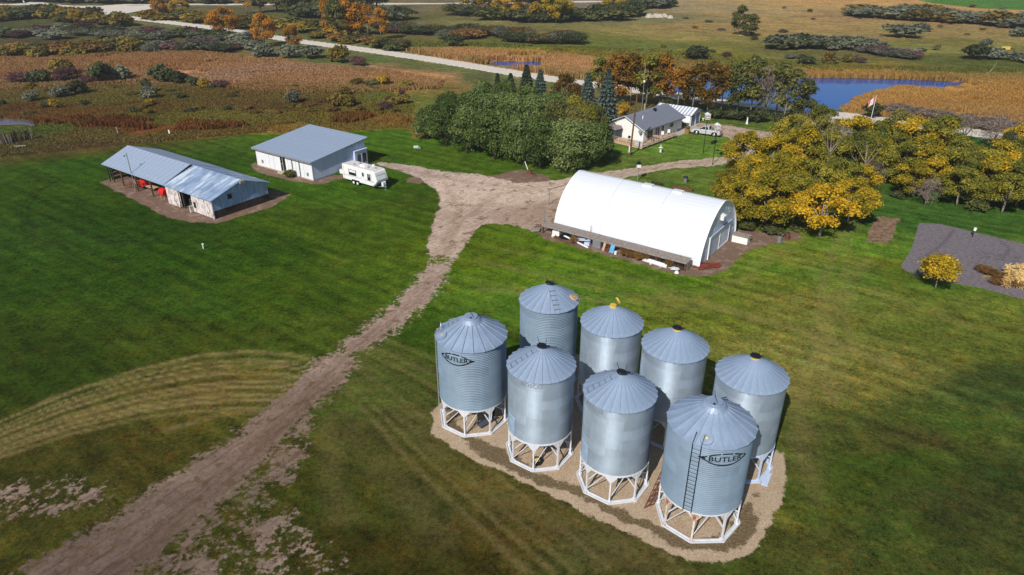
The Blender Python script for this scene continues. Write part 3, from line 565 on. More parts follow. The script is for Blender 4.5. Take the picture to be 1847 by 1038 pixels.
def silo(T, name, label, x, y, leg0, steelpaint='white_steel', group='grain bins on the gravel pad', logo=None, lid='flat', ladder=None, roofladder=None, patch=None, letters=None, hatch=None, extras=()):
    R, z0, z1, re, ze, r0, ap, n = (T[k] for k in ('R', 'z0', 'z1', 're', 'ze', 'r0', 'ap', 'npan'))
    root = thing(name, label, 'grain bin', (x, y, .03), 0, group); fac = atan2(-y, -x)      # fac: towards the drone
    link('wall', T['P']['wall'], root)
    rf = link('roof', T['P']['roof'], root)
    for i in range(n): link('roof_panel', T['P']['panel'], rf, rz=fac + (i + .5) * 2 * pi / n + .03)
    key = (T['kind'], steelpaint)
    if key not in LEGM: LEGM[key] = (leg_mesh(R, z0, M[steelpaint]), base_mesh(R + .12, M[steelpaint]), brace_mesh(R, z0, M[steelpaint]))
    L = LEGM[key]
    for i in range(8):
        o = link('leg', L[0], root, rz=leg0 + i * pi / 4); link('base_beam', L[1], root, rz=leg0 + (i + .5) * pi / 4); link('brace', L[2], root, rz=leg0 + i * pi / 4)
        if 'rusty' in extras and i in (7, 0):
            me = L[0].copy(); me.materials.clear(); me.materials.append(M['rust_white']); o.data = me; o['label'] = 'leg with its white paint rusting off'
    m = MB(); ring(m, R + .035, z0 - .10, R + .035, z0 + .03); ring(m, R + .035, z0 + .03, R - .04, z0 + .03); link('ring_beam', mesh_of(m, 'ring_beam', M[steelpaint], True), root)
    m = MB(); ring(m, R - .03, z0 - .02, .24, .78, 40); ring(m, .24, .78, .24, .50, 20); m.box(-.32, -.34, .56, .42, .34, .66); link('hopper', mesh_of(m, 'hopper', M['butler_wall'], True), root)
    m = MB()
    if lid == 'flat':
        ring(m, .88, ap - .14, .64, ap + .16, 24); ring(m, .64, ap + .16, .50, ap + .17, 24); m.cyl((0, 0, ap + .14), (0, 0, ap + .30), .55, .52, 24)
        link('cap', mesh_of(m, 'cap', M['bin_roof']), root)
        k = MB(); k.bar((.46 * cos(fac + .5), .46 * sin(fac + .5), ap + .27), (.12, .1, ap + .33), .03); k.bar((.12, .1, ap + .33), (-.35 * cos(fac), -.35 * sin(fac), ap + .30), .03); k.bar((-.35 * cos(fac), -.35 * sin(fac), ap + .27), (-.35 * cos(fac) - .1, -.35 * sin(fac), ap + .85), .03)
        k.box(.40 * cos(fac) - .06, .40 * sin(fac) - .06, ap + .18, .40 * cos(fac) + .06, .40 * sin(fac) + .06, ap + .36)
        k.bar((.40, .45, ap + .1), (1.1, 1.0, ap - .15), .04)
        link('lid_rope', mesh_of(k, 'lid_rope', ROPE), root)
    elif lid == 'open':
        ring(m, .34, ap - .14, .30, ap + .16, 20); link('collar', mesh_of(m, 'collar', M['yellow']), root)
        m = MB(); m.cyl((0, 0, ap + .12), (0, 0, ap + .20), .26, .26, 20); q = Vector((.36, .30, ap + .35))
        m.cyl(tuple(q), tuple(q + Vector((.10, .03, .05))), .33, .30, 20); link('lid', mesh_of(m, 'lid', M['yellow']), root)
    else:
        ring(m, .34, ap - .14, .29, ap + .12, 20); link('collar', mesh_of(m, 'collar', M['yellow'] if lid == 'yellowcollar' else M['bin_roof']), root)
        m = MB(); tl = .05 if lid != 'tilted' else .18
        c = Vector((0, 0, ap + .18)); ax = Vector((tl, tl * .5, 1)).normalized()
        m.cyl(tuple(c), tuple(c + ax * .09), .37, .34, 22); m.cyl(tuple(c + ax * .09), tuple(c + ax * .13), .20, .12, 14); m.bar((.30, .12, ap + .14), (.62, .26, ap - .02), .10, .06)
        link('lid', mesh_of(m, 'lid', M['black']), root)
        m = MB(); m.bar((.28, .1, ap + .2), (.34, .12, ap + .75), .025); m.bar((-.1, .2, ap + .2), (-.28, .34, ap + .6), .025); m.bar((-.28, .34, ap + .6), (-.30, .36, ap + .8), .025); o = link('lid_handle', mesh_of(m, 'lid_handle', M['black']), root); o['kind'] = 'stuff'
    if ladder:
        off, w2, bottom, mt = ladder; a = fac + off; m = MB(); tx, ty = -sin(a), cos(a); cx, cy = cos(a), sin(a); rr = R + .17
        for sg in (-1, 1):
            m.bar((cx * rr + tx * w2 * sg, cy * rr + ty * w2 * sg, bottom), (cx * rr + tx * w2 * sg, cy * rr + ty * w2 * sg, z1 + .12), .035)
            m.bar((cx * rr + tx * w2 * sg, cy * rr + ty * w2 * sg, z1 + .12), (cx * (rr - .55) + tx * w2 * sg, cy * (rr - .55) + ty * w2 * sg, z1 + .62), .035)
        z = bottom + .15
        while z < z1: m.bar((cx * rr - tx * w2, cy * rr - ty * w2, z), (cx * rr + tx * w2, cy * rr + ty * w2, z), .016); z += .31
        z = bottom + .5
        while z < z1:
            for sg in (-1, 1): m.bar((cx * rr + tx * w2 * sg, cy * rr + ty * w2 * sg, z), (cx * (R - .02) + tx * w2 * sg, cy * (R - .02) + ty * w2 * sg, z), .04)
            z += 1.15
        link('ladder', mesh_of(m, 'ladder', M[mt]), root)
        if mt != 'black':                             # hoop rail where the ladder meets the eave
            m = MB(); pr = None
            for i in range(9):
                t = pi * i / 8; q = (cx * (rr - .5 + .0) + tx * .38 * cos(t), cy * (rr - .5) + ty * .38 * cos(t), z1 + .35 + .75 * sin(t))
                if pr: m.bar(pr, q, .035)
                pr = q
            link('hoop_rail', mesh_of(m, 'hoop_rail', M['chrome']), root)
    if roofladder is not None:
        a = fac + roofladder; m = MB(); tx, ty = -sin(a), cos(a); sl = (ap - ze) / (re - r0)
        for k in range(5):
            r = re - .25 - k * (re - r0 - .5) / 4.6; z = ap - (r - r0) * sl + .10
            m.bar((cos(a) * r - tx * .26, sin(a) * r - ty * .26, z), (cos(a) * r + tx * .26, sin(a) * r + ty * .26, z), .02, .05)
        for sg in (-.26, .26): m.bar((cos(a) * re + tx * sg, sin(a) * re + ty * sg, ze + .07), (cos(a) * (r0 + .1) + tx * sg, sin(a) * (r0 + .1) + ty * sg, ap + .07), .008)
        link('roof_ladder', mesh_of(m, 'roof_ladder', M['grey']), root)
    if patch:
        off, wd, z_a, z_b = patch; a = fac + off; m = MB(); ring(m, R + .03, z_a, R + .03, z_b, 8, 0, a - wd / R / 2, a + wd / R / 2); ring(m, R + .03, z_b, R, z_b + .02, 8, 0, a - wd / R / 2, a + wd / R / 2)
        link('access_panel', mesh_of(m, 'access_panel', M['panel'], True), root)
    if logo:
        off, L_, Hh, zc, fl = logo; m = bent(lens_logo(L_, Hh, fl), R + .066, fac + off, zc); o = link('maker_emblem', mesh_of(m, 'maker_emblem', M['emblem']), root); o['label'] = 'black pointed oval emblem reading BUTLER'
    if letters:
        txt, off, zc = letters; m = bent(text_polys(txt, .42, .01, 1.1), R + .028, fac + off, zc); o = link('lettering', mesh_of(m, 'lettering', M['faint']), root); o['label'] = 'faint grey lettering reading ' + txt
    if hatch:
        off, r, mt = hatch; a = fac + off; sl = (ap - ze) / (re - r0); rc = re - .52; z = ap - (rc - r0) * sl; nv = Vector((sl * cos(a), sl * sin(a), 1)).normalized()
        c = Vector((cos(a) * rc, sin(a) * rc, z)); m = MB(); m.cyl(tuple(c), tuple(c + nv * .13), r, r * .96, 22); h = link('roof_hatch', mesh_of(m, 'roof_hatch', M[mt]), root)
        m = MB(); m.cyl(tuple(c + nv * .13), tuple(c + nv * .16), .09, .09, 8); link('latch', mesh_of(m, 'latch', M['yellow']), h)
    return root
M['emblem'] = simple('emblem_black', (30, 36, 50), .6, c2=(96, 108, 124), thr=(.62, .72), scale=5)
M['panel'] = simple('pale_blue_sheet', (160, 184, 210), .5, .2)
M['faint'] = simple('faded_lettering', (152, 158, 170), .5, .3)
TB, TR, TT = make_bin('butler'), make_bin('ringed'), make_bin('tall')
LG1, LG2 = radians(257 - 0), radians(249)
silo(TB, 'grain_bin', 'blue-grey corrugated bin with BUTLER emblem and side ladder, leftmost of the bins', -3.15, 46.6, LG1, logo=(-.50, 2.75, 1.0, 7.10, False), ladder=(-1.62, .20, .6, 'chrome'), hatch=(-1.25, .40, 'bin_roof'), roofladder=-1.75)
silo(TR, 'grain_bin', 'shiny ringed bin in the near row, right beside the leftmost emblem bin', 2.12, 42.4, LG1, lid='black', roofladder=-1.25, patch=(-1.05, 1.0, 2.5, 4.1), letters=('ROSCO', -.28, 7.55))
silo(TR, 'grain_bin', 'shiny ringed bin in the near row, left of the front emblem bin, lid tilted', 7.36, 39.1, LG1, lid='tilted', roofladder=-1.25, patch=(-1.05, 1.0, 2.5, 4.0), letters=('ROSCO', -.75, 7.5))
silo(TB, 'grain_bin', 'blue-grey corrugated bin with BUTLER emblem and a ladder down its face, nearest bin', 12.75, 35.8, LG2, logo=(.44, 3.0, .98, 7.06, True), ladder=(-.22, .27, 2.5, 'black'), hatch=(-.05, .42, 'bin_roof'), extras=('rusty',))
silo(TT, 'grain_bin', 'corrugated grey bin with a tan roof hatch, farthest of the bins', 3.15, 52.3, LG1, lid='tilted', roofladder=.30, hatch=(1.45, .40, 'wood_tan'))
silo(TR, 'grain_bin', 'shiny ringed bin in the far row whose yellow top lid stands open', 8.0, 48.5, LG1, lid='open')
silo(TR, 'grain_bin', 'shiny ringed bin with black lid on a yellow collar, third along the far row', 12.32, 44.95, LG1, lid='yellowcollar', letters=('ROSCO', -.95, 7.5))
silo(TR, 'grain_bin', 'shiny ringed bin with a yellow-collared lid at the right end of the far row', 16.95, 41.1, LG2, steelpaint='shade_siding', lid='yellowcollar')  # bluish legs: the shadow over them is put into their colour
# things lying among the bins
def at(px, py, z=0): x, y = G(px, py, z); return (x, y, z)
m = MB(); m.cyl((0, 0, 0), (0, 0, .22), .42, .42, 22); t = thing('tyre', 'black tyre with yellow hub under the second near-row bin', 'tyre', at(969, 834, .03)); m.build('rubber', M['tyre'], t)
m = MB(); m.cyl((0, 0, .2), (0, 0, .245), .24, .20, 18); m.build('hub', M['yellow'], t)
m = MB(); ring(m, .42, 0, .45, .32, 20); ring(m, .45, .32, .38, .30, 20); m.cyl((0, 0, .05), (0, 0, .10), .41, n=20); tag(m.build('feed_tub', M['tyre'], loc=at(1250, 872, .03)), 'low dark rubber tub under the front emblem bin', 'tub')
t = thing('grain_chute', 'dark grey sheet-metal chute lying under the leftmost bin', 'chute', at(882, 762, .05), .5)
m = MB(); m.bar((-1.0, -.2, .10), (.7, .25, .22), .55, .06); m.bar((-1.0, .1, .16), (.7, .52, .28), .05, .14); m.bar((-1.0, -.48, .16), (.7, -.02, .28), .05, .14); m.build('trough', simple('dark_sheet', (84, 92, 104), .5, .3), t)
m = MB(); m.cyl((.5, .3, .1), (1.0, .9, .9), .10, n=10); m.build('spout', M['black'], t)
# rusty steel frame leaning between two bins
a = Vector(G(1162, 918) + (0,)); bq = Vector(G(1192, 868) + (1.1,)); m = MB(); sx = Vector((.55, .12, .25))
for k in (0, .5, 1): m.bar(tuple(a + sx * k * 1.2), tuple(bq + sx * k * 1.2), .05)
for k in range(8):
    p = a.lerp(bq, k / 7); m.bar(tuple(p), tuple(p + sx * 1.2), .045)
    if k < 7: m.bar(tuple(p), tuple(a.lerp(bq, (k + 1) / 7) + sx * 1.2), .03)
tag(m.build('lattice_frame', M['rust'], loc=(0, 0, .04)), 'rusty lattice steel frame leaning on the front emblem bin', 'frame')
m = MB(); m.bar((-.75, 0, .06), (.75, 0, .10), .42, .05); m.bar((-.75, .2, .1), (.75, .2, .14), .05, .10); m.bar((-.75, -.2, .1), (.75, -.2, .14), .05, .10); tag(m.build('slide_plate', M['shade_siding'], loc=at(1382, 866, .05), rz=1.05), 'grey-blue metal plate lying beside the rightmost bin', 'metal plate')
# ------------------------------------------------------------------ buildings
def frame(name, label, cat, s, t, rot=0.0):
    x, y, _ = W(s, t); return thing(name, label, cat, (x, y, 0), FA + rot)
def solid(name, mat, parent, fn):
    m = MB(); fn(m); return m.build(name, mat, parent)
def bx(name, mat, parent, x0, y0, z0, x1, y1, z1):
    return MB().box(x0, y0, z0, x1, y1, z1).build(name, mat, parent)
def rep(me, name, parent, locs, rot=None):
    return [link(name, me, parent, l, rot=rot) for l in locs]

# arched quonset: length 20.2 (x), width 12.2 (y)
q = frame('quonset_shed', 'long white arched metal shed with grey end wall', 'shed', -45.8, 73.95)
QL, QW, QH = 20.3, 12.2, 6.5
YC = 7.25; ZC = (1.15 ** 2 + QH ** 2 - YC ** 2) / (2 * QH); RA = hypot(YC, ZC); T0 = math.asin(-ZC / RA); T1 = atan2(QH - ZC, YC - QW / 2)
def arch(k, off=0.0):
    """k 0..1 from the near foot over the ridge to the far foot -> (y, z)"""
    if k <= .5: t = T0 + (T1 - T0) * k * 2; return (YC - (RA + off) * cos(t), ZC + (RA + off) * sin(t))
    y, z = arch(1 - k, off); return (QW - y, z)
NS = 34
for sec in range(3):
    x0 = sec * QL / 3 + .012; x1 = (sec + 1) * QL / 3 - .012
    for j in range(NS):
        (ya, za), (yb, zb) = arch(j / NS, .0), arch((j + 1) / NS, .0)
        e = Vector((0, yb - ya, zb - za)); L = e.length; up = Vector((0, -e.z, e.y)).normalized()
        if sec == 0:
            m = MB(); lift = .022 * (1 if j < NS / 2 else 1)
            lo, hi = (0.014, 0.0) if j < NS / 2 else (0.0, 0.014)
            m.v = [(0, 0, lo), (x1 - x0, 0, lo), (x1 - x0, L, hi), (0, L, hi), (0, 0, -.03), (x1 - x0, 0, -.03), (x1 - x0, L, -.03), (0, L, -.03)]
            m.f = [(0, 1, 2, 3), (7, 6, 5, 4), (0, 4, 5, 1), (1, 5, 6, 2), (2, 6, 7, 3), (3, 7, 4, 0)]; m.m = [0] * 6
            me = mesh_of(m, 'roof_sheet', M['arch']); 
            if j == 0: sheets = []
            sheets.append(me)
        link('roof_sheet', sheets[j], q, (x0, ya, za), rot=(atan2(e.z, e.y), 0, 0))
for x in (QL / 3, 2 * QL / 3):
    m = MB()
    for j in range(NS):
        (ya, za), (yb, zb) = arch(j / NS, .035), arch((j + 1) / NS, .035); m.bar((x, ya, za), (x, yb, zb), .07, .02, up=(1, 0, 0))
    m.build('seam_strip', simple('seam_sealant', (206, 208, 210), .7, c2=(120, 112, 104), thr=(.58, .64), scale=2), q)
for x, s in ((QL, 1), (0, -1)):
    m = MB()
    for j in range(NS):
        (ya, za), (yb, zb) = arch(j / NS, .03), arch((j + 1) / NS, .03); m.bar((x + .04 * s, ya, za), (x + .04 * s, yb, zb), .05, .12, up=(1, 0, 0))
    m.build('edge_trim', M['white'], q)
def yspan(z):
    t = math.asin(min(1, (z - ZC) / RA)); return YC - RA * cos(t) + .02
for side, xs in (('near', QL - .12), ('far', .10)):
    z = 0.0; k = 0
    while z < QH - .05:
        zt = min(z + .42, QH - .01); ya, yb = yspan(z), yspan(min(zt, QH - .02))
        dz = .025
        cuts = [(ya, QW - ya, yb, QW - yb)]
        if side == 'near' and z < 2.75: cuts = [(ya, 2.95, yb, 2.95), (9.75, QW - ya, 9.75, QW - yb)]
        for (a0, a1, b0, b1) in cuts:
            m = MB(); xo = .03 if side == 'near' else -.03
            m.v = [(xs + xo, a0, z), (xs + xo, a1, z), (xs, b1, zt), (xs, b0, zt), (xs - .06, a0, z), (xs - .06, a1, z), (xs - .06, b1, zt), (xs - .06, b0, zt)]
            m.f = [(0, 1, 2, 3), (7, 6, 5, 4), (0, 4, 5, 1), (1, 5, 6, 2), (2, 6, 7, 3), (3, 7, 4, 0)]; m.m = [0] * 6
            m.build('end_board', M['arch_end'], q)
        z = zt; k += 1
d = bx('sliding_door', M['arch_end'], q, QL - .10, 3.0, .06, QL - .02, 9.7, 2.75)
for y in (3.0, 6.2, 9.55): bx('door_stile', M['white'], d, QL - .018, y, .06, QL + .03, y + .13, 2.72)
bx('door_rail', M['white'], d, QL - .018, 3.14, 2.60, QL + .03, 6.19, 2.72); bx('door_sill', M['white'], d, QL - .018, 6.34, .06, QL + .03, 9.54, .18)
bx('door_track', M['shade_siding'], q, QL - .02, 3.0, 2.78, QL + .10, 9.9, 2.95)
bx('door_post', M['white'], q, QL - .02, 2.55, 0, QL + .12, 2.70, 2.9)
v = MB(); v.box(QL - .1, 5.75, 4.1, QL + .30, 6.35, 4.7); v.prism([(QL - .1, 4.7), (QL + .42, 4.62), (QL + .42, 4.70), (QL - .1, 4.85)], 'y', 5.7, 6.4); v.build('vent_hood', M['white'], q)
me = mesh_of(MB().box(-.01, -.035, -.16, .01, .035, .16), 'cleat', M['white'])
rs = random.Random(4)
for y, z in [(4.6, 5.2), (5.6, 5.35), (7.3, 5.25), (8.2, 4.9), (8.9, 4.3), (4.0, 3.5), (6.9, 4.4), (2.0, 1.4), (10.6, 3.0), (10.4, 1.9), (1.4, .8), (11.2, 1.2)]:
    link('cleat', me, q, (QL - .06, y, z))
for x in (9.6, 13.7): v = MB(); v.box(x, QW / 2 - .5, QH - .12, x + 1.3, QW / 2 + .3, QH + .16); v.build('roof_vent', M['arch'], q)
bx('footing', M['concrete'], q, -.1, -.14, 0, QL + .1, .04, .16)
# low lean-to shelf along the near foot
ls = frame('lean_to_shelf', 'low grey plank lean-to shelf on posts along the white arched shed', 'lean-to', -46.4, 71.85)
LL = 20.2
for j in range(4):
    n = 5
    for i in range(n): o = MB().box(i * LL / n + .02, .04 + j * .36, 0, (i + 1) * LL / n - .02, .04 + j * .36 + .33, .045).build('plank', M['wood_grey'], ls, (0, 0, 1.10 + j * .035 + (i % 2) * .012))
for x in (.1, 3.3, 6.6, 9.2, 11.6, 14.0, 16.3, 18.2, 20.0): bx('post', M['wood_brown'] if x > 8 else M['wood_dark'], ls, x - .07, .06, 0, x + .07, .20, 1.09)
bx('fascia', M['wood_grey'], ls, 0, -.02, .98, LL, .03, 1.16)
bx('end_panel', M['wood_grey'], ls, LL - .05, .21, 0, LL, 1.4, 1.08)
for i, x in enumerate((3.4, 5.2, 7.0, 9.3, 11.7, 14.1, 16.4, 18.3)):
    if i in (1,): continue
    bx('back_panel', [M['shade_siding'], M['wood_grey'], M['siding']][i % 3], ls, x, 1.42 - (1.15 if i == 0 and 0 else 0), .05, x + 1.55, 1.47, 1.12)
def L2(x, y, z=0): return W(-46.4 + x, 71.85 + y, z)
def junk(name, label, cat, mat, x, y, fn, rz=0, z=0):
    m = MB(); fn(m); xx, yy, zz = L2(x, y, z); return tag(m.build(name, M[mat] if isinstance(mat, str) else mat, None, (xx, yy, zz), FA + rz), label, cat)
junk('crumpled_sheet', 'crumpled pale tin sheet at the left end of the plank lean-to', 'metal sheet', 'wood_grey', -1.1, .1, lambda m: (m.bar((-.6, 0, .15), (.6, .1, .30), .9, .05), m.bar((-.5, -.4, .1), (.6, -.3, .25), .5, .05)), .4)
junk('steel_barrel', 'white bucket lying under the left part of the lean-to', 'bucket', 'white', 1.9, -.45, lambda m: m.cyl((0, 0, .25), (.4, .1, .28), .24, .21, 14))
junk('white_carton', 'white box under the left end of the lean-to', 'box', 'white', 1.9, .6, lambda m: m.box(-.5, -.25, 0, .5, .25, .62), .1)
junk('tarp_heap', 'black tarp bunched over scrap under the lean-to', 'tarp', 'black', 3.3, .2, lambda m: (m.prism([(-.8, 0), (.8, 0), (.45, .55), (0, .85), (-.4, .6)], 'y', -.4, .4)), .2)
junk('drain_pipe', 'long white pipe lying in front of the lean-to', 'pipe', 'white', 4.3, -.35, lambda m: m.cyl((-1.2, .35, .55), (3.2, -.5, .12), .11, n=10))
junk('steel_pipe', 'long rust-red pipe beside the white pipe', 'pipe', 'rust', 3.2, -.75, lambda m: m.cyl((-1.4, .25, .3), (2.4, -.3, .10), .08, n=10))
junk('door_slab', 'pale grey-green door leaning flat on scrap under the lean-to', 'door', M['shade_siding'], 6.3, .1, lambda m: (m.bar((-1.0, 0, .45), (.9, .15, .7), .8, .06), m.box(.2, -.3, 0, .9, .3, .4)), .1)
junk('tin_cabinet', 'upright grey-blue tin cabinet under the lean-to', 'cabinet', 'grey', 8.2, .25, lambda m: m.box(-.55, -.25, 0, .55, .25, 1.0))
def ladder_f(m):
    for s in (-.2, .2): m.bar((s, -.45, .03), (s + .1, .15, 1.25), .05)
    for k in range(5): m.bar((-.2 + k * .02, -.40 + k * .12, .15 + k * .24), (.2 + k * .02, -.40 + k * .12, .15 + k * .24), .06)
junk('wooden_ladder', 'short brown wooden ladder leaning on the lean-to beside the blue board', 'ladder', 'wood_brown', 9.75, .0, ladder_f)
junk('wooden_board', 'pale plank leaning on the lean-to left of the brown ladder', 'board', 'wood_tan', 9.3, 0, lambda m: m.bar((0, -.3, .02), (.1, .1, 1.15), .28, .05, up=(0, 1, 0)))
junk('painted_board', 'bright blue board leaning on the lean-to', 'board', 'blue', 10.45, -.05, lambda m: m.bar((0, -.3, .02), (.1, .08, 1.12), .55, .05, up=(0, 1, 0)), .1)
junk('plastic_pail', 'white pail in front of the lean-to near the blue board', 'pail', 'white', 11.1, -.35, lambda m: m.cyl((0, 0, 0), (0, 0, .38), .17, .20, 14))
junk('bath_tub', 'long white tank lying in front of the lean-to', 'tank', 'white', 16.6, -.35, lambda m: (m.cyl((-1.8, .1, .30), (1.4, -.1, .28), .27, .27, 14), m.box(-.8, -.2, 0, -.6, .2, .12), m.box(.5, -.2, 0, .7, .2, .12)))
junk('crumpled_sheet', 'crumpled whitish tin at the right end of the lean-to', 'metal sheet', 'siding', 18.8, -.35, lambda m: (m.bar((-.6, 0, .2), (.5, .1, .3), .6, .04), m.bar((-.2, -.2, .12), (.8, -.1, .4), .4, .04)), -.2)
junk('concrete_lump', 'small white lump on the soil before the lean-to end', 'rock', 'white', 19.4, -.85, lambda m: m.cyl((0, 0, 0), (0, 0, .24), .28, .16, 8))
junk('rubber_tyre', 'dark tyre under the lean-to behind the white tank', 'tyre', 'tyre', 17.1, .55, lambda m: m.cyl((0, 0, .2), (0, 0, .42), .45, .45, 20))
junk('engine_block', 'dark rusty machine scrap beneath the right end of the lean-to', 'scrap', 'wood_dark', 19.3, .4, lambda m: (m.box(-.6, -.25, 0, .5, .2, .32), m.cyl((-.3, 0, .2), (-.3, 0, .5), .14, n=8)))
junk('wall_stud', 'thin pole standing against the arched shed near its middle', 'pole', 'wood_dark', 6.2, 1.9, lambda m: m.cyl((0, 0, 0), (0, .1, 1.9), .03, n=6))
# crate, barrels, red planks at the right end
m = MB(); m.box(0, 0, .05, 2.0, 1.15, .98); t = thing('storage_box', 'white wooden box with grey lid beside the arched shed door', 'box', W(-25.0, 83.55), FA)
m.build('crate', M['white'], t); MB().box(-.08, -.08, .985, 2.1, 1.25, 1.06).build('lid', M['wood_grey'], t)
for x in (0, 1.88): bx('skid', M['wood_dark'], t, x, .05, 0, x + .1, 1.1, .045)
def barrel(label, px, py, mt):
    x, y, z = at(px, py); t = thing('steel_barrel', label, 'barrel', (x, y, 0))
    m = MB(); m.cyl((0, 0, 0), (0, 0, .9), .29, n=18); [m.cyl((0, 0, z_), (0, 0, z_ + .03), .305, n=18) for z_ in (.3, .6, .86)]; m.build('drum', M[mt], t)
    MB().cyl((0, 0, .905), (0, 0, .92), .26, n=18).build('drum_top', M['wood_dark'], t); return t
barrel('pale grey barrel standing at the edge of the yellow trees', 1405, 437, 'grey'); barrel('rusty brown barrel beside the pale grey barrel', 1419.5, 432, 'rust')
t = thing('plank_pile', 'pile of red-brown planks on the soil by the arched shed corner', 'plank pile', at(1276, 481), FA)
me = mesh_of(MB().box(-1.3, -.07, 0, 1.3, .07, .05), 'plank', simple('red_brown_planks', (142, 62, 50), .85, c2=(96, 60, 50)))
for i in range(16): link('plank', me, t, (rs.uniform(-.5, .5), rs.uniform(-.6, .6), .03 + .045 * (i // 3)), rot=(0, 0, rs.uniform(.35, 1.3)))

# mono-pitch shop
SW, SD = 14.1, 11.5
s = frame('workshop', 'broad white workshop with a single grey sloping roof', 'workshop', -101.75, 68.5)
def zr(y): return 3.15 + (y) * .105
wl = MB(); wl.box(0, 0, 0, SW, .16, zr(0) - .02); wl.build('front_wall', M['siding'], s)
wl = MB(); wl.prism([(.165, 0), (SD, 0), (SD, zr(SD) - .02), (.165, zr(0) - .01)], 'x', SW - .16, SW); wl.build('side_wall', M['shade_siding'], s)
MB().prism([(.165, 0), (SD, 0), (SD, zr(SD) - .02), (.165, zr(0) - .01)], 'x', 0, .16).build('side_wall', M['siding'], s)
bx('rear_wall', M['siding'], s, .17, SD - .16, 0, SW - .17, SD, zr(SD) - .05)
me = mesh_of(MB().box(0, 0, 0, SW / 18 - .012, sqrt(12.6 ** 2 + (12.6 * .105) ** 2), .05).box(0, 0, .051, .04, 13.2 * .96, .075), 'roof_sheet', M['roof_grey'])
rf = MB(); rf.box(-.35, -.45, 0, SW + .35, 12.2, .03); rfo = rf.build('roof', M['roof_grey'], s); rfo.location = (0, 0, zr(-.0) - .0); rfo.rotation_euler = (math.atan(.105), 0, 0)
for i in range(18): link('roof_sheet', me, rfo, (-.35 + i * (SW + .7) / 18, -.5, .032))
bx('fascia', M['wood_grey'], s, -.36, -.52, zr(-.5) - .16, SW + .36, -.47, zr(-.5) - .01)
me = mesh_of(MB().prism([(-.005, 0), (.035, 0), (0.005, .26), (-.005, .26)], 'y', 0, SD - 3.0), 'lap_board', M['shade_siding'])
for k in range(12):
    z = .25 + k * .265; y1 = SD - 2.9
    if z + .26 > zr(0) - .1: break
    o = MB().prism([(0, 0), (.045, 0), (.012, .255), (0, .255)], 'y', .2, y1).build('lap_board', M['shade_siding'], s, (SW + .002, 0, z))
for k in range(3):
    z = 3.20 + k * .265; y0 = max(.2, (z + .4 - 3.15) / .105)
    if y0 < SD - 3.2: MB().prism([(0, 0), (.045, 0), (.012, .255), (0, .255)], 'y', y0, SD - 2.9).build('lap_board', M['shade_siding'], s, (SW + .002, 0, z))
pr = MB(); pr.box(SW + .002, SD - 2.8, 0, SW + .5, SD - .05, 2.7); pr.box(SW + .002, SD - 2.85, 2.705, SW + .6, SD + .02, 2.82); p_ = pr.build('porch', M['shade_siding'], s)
dd = bx('door', M['blue'] if 0 else simple('slate_door', (70, 90, 116), .5), p_, SW + .502, SD - 2.3, .05, SW + .54, SD - 1.5, 2.1); bx('door_frame', M['siding'], p_, SW + .502, SD - 1.45, .05, SW + .56, SD - 1.3, 2.15)
dd2 = bx('window', M['glass'], p_, SW + .502, SD - 1.1, .6, SW + .53, SD - .35, 2.1)
w0 = bx('door_surround', M['white'], s, 5.9, -.06, 0, 8.3, -.003, 2.95)
dw = bx('door', M['glass'], s, 6.45, -.10, .35, 7.7, -.065, 2.75)
bx('mullion', M['wood_white'], dw, 7.03, -.13, .35, 7.10, -.102, 2.75); bx('transom', M['wood_white'], dw, 6.45, -.13, 1.5, 7.02, -.102, 1.56)
for x in (9.3, 11.1): bx('downpipe', M['grey'], s, x, -.14, .1, x + .14, -.004, zr(0) - .2)
for x, z in ((1.3, .7), (12.7, .6)): bx('wall_vent', M['grey'], s, x, -.04, z, x + .45, -.003, z + .55)
for x in (3.4, 10.2, 12.1, 4.6): bx('seam', M['wood_grey'], s, x, -.012, .05, x + .03, -.003, zr(0) - .15)
bx('step', M['concrete'], s, 6.2, -.8, 0, 8.0, -.11, .3)
bx('corner_trim', M['white'], s, SW - .05, -.05, 0, SW + .06, .10, zr(0) - .03)
bx('footing', M['concrete'], s, -.05, -.05, 0, SW + .05, -.004, .18)
for i in range(7): bx('rafter_tail', M['wood_grey'], s, SW + .01, 7.2 + i * .62, zr(7.2 + i * .62) - .22, SW + .33, 7.30 + i * .62, zr(7.2 + i * .62) - .03)
t = thing('water_heater', 'small white tank on the soil at the workshop side wall', 'tank', W(-86.6, 73.8), FA)
m = MB(); m.box(-.45, -.3, .1, .45, .3, .75); m.build('tank_body', M['white'], t); MB().cyl((0, 0, .751), (0, 0, .82), .2, n=12).build('tank_cap', M['grey'], t); bx('base', M['rust'], t, -.5, -.35, 0, .5, .35, .095)

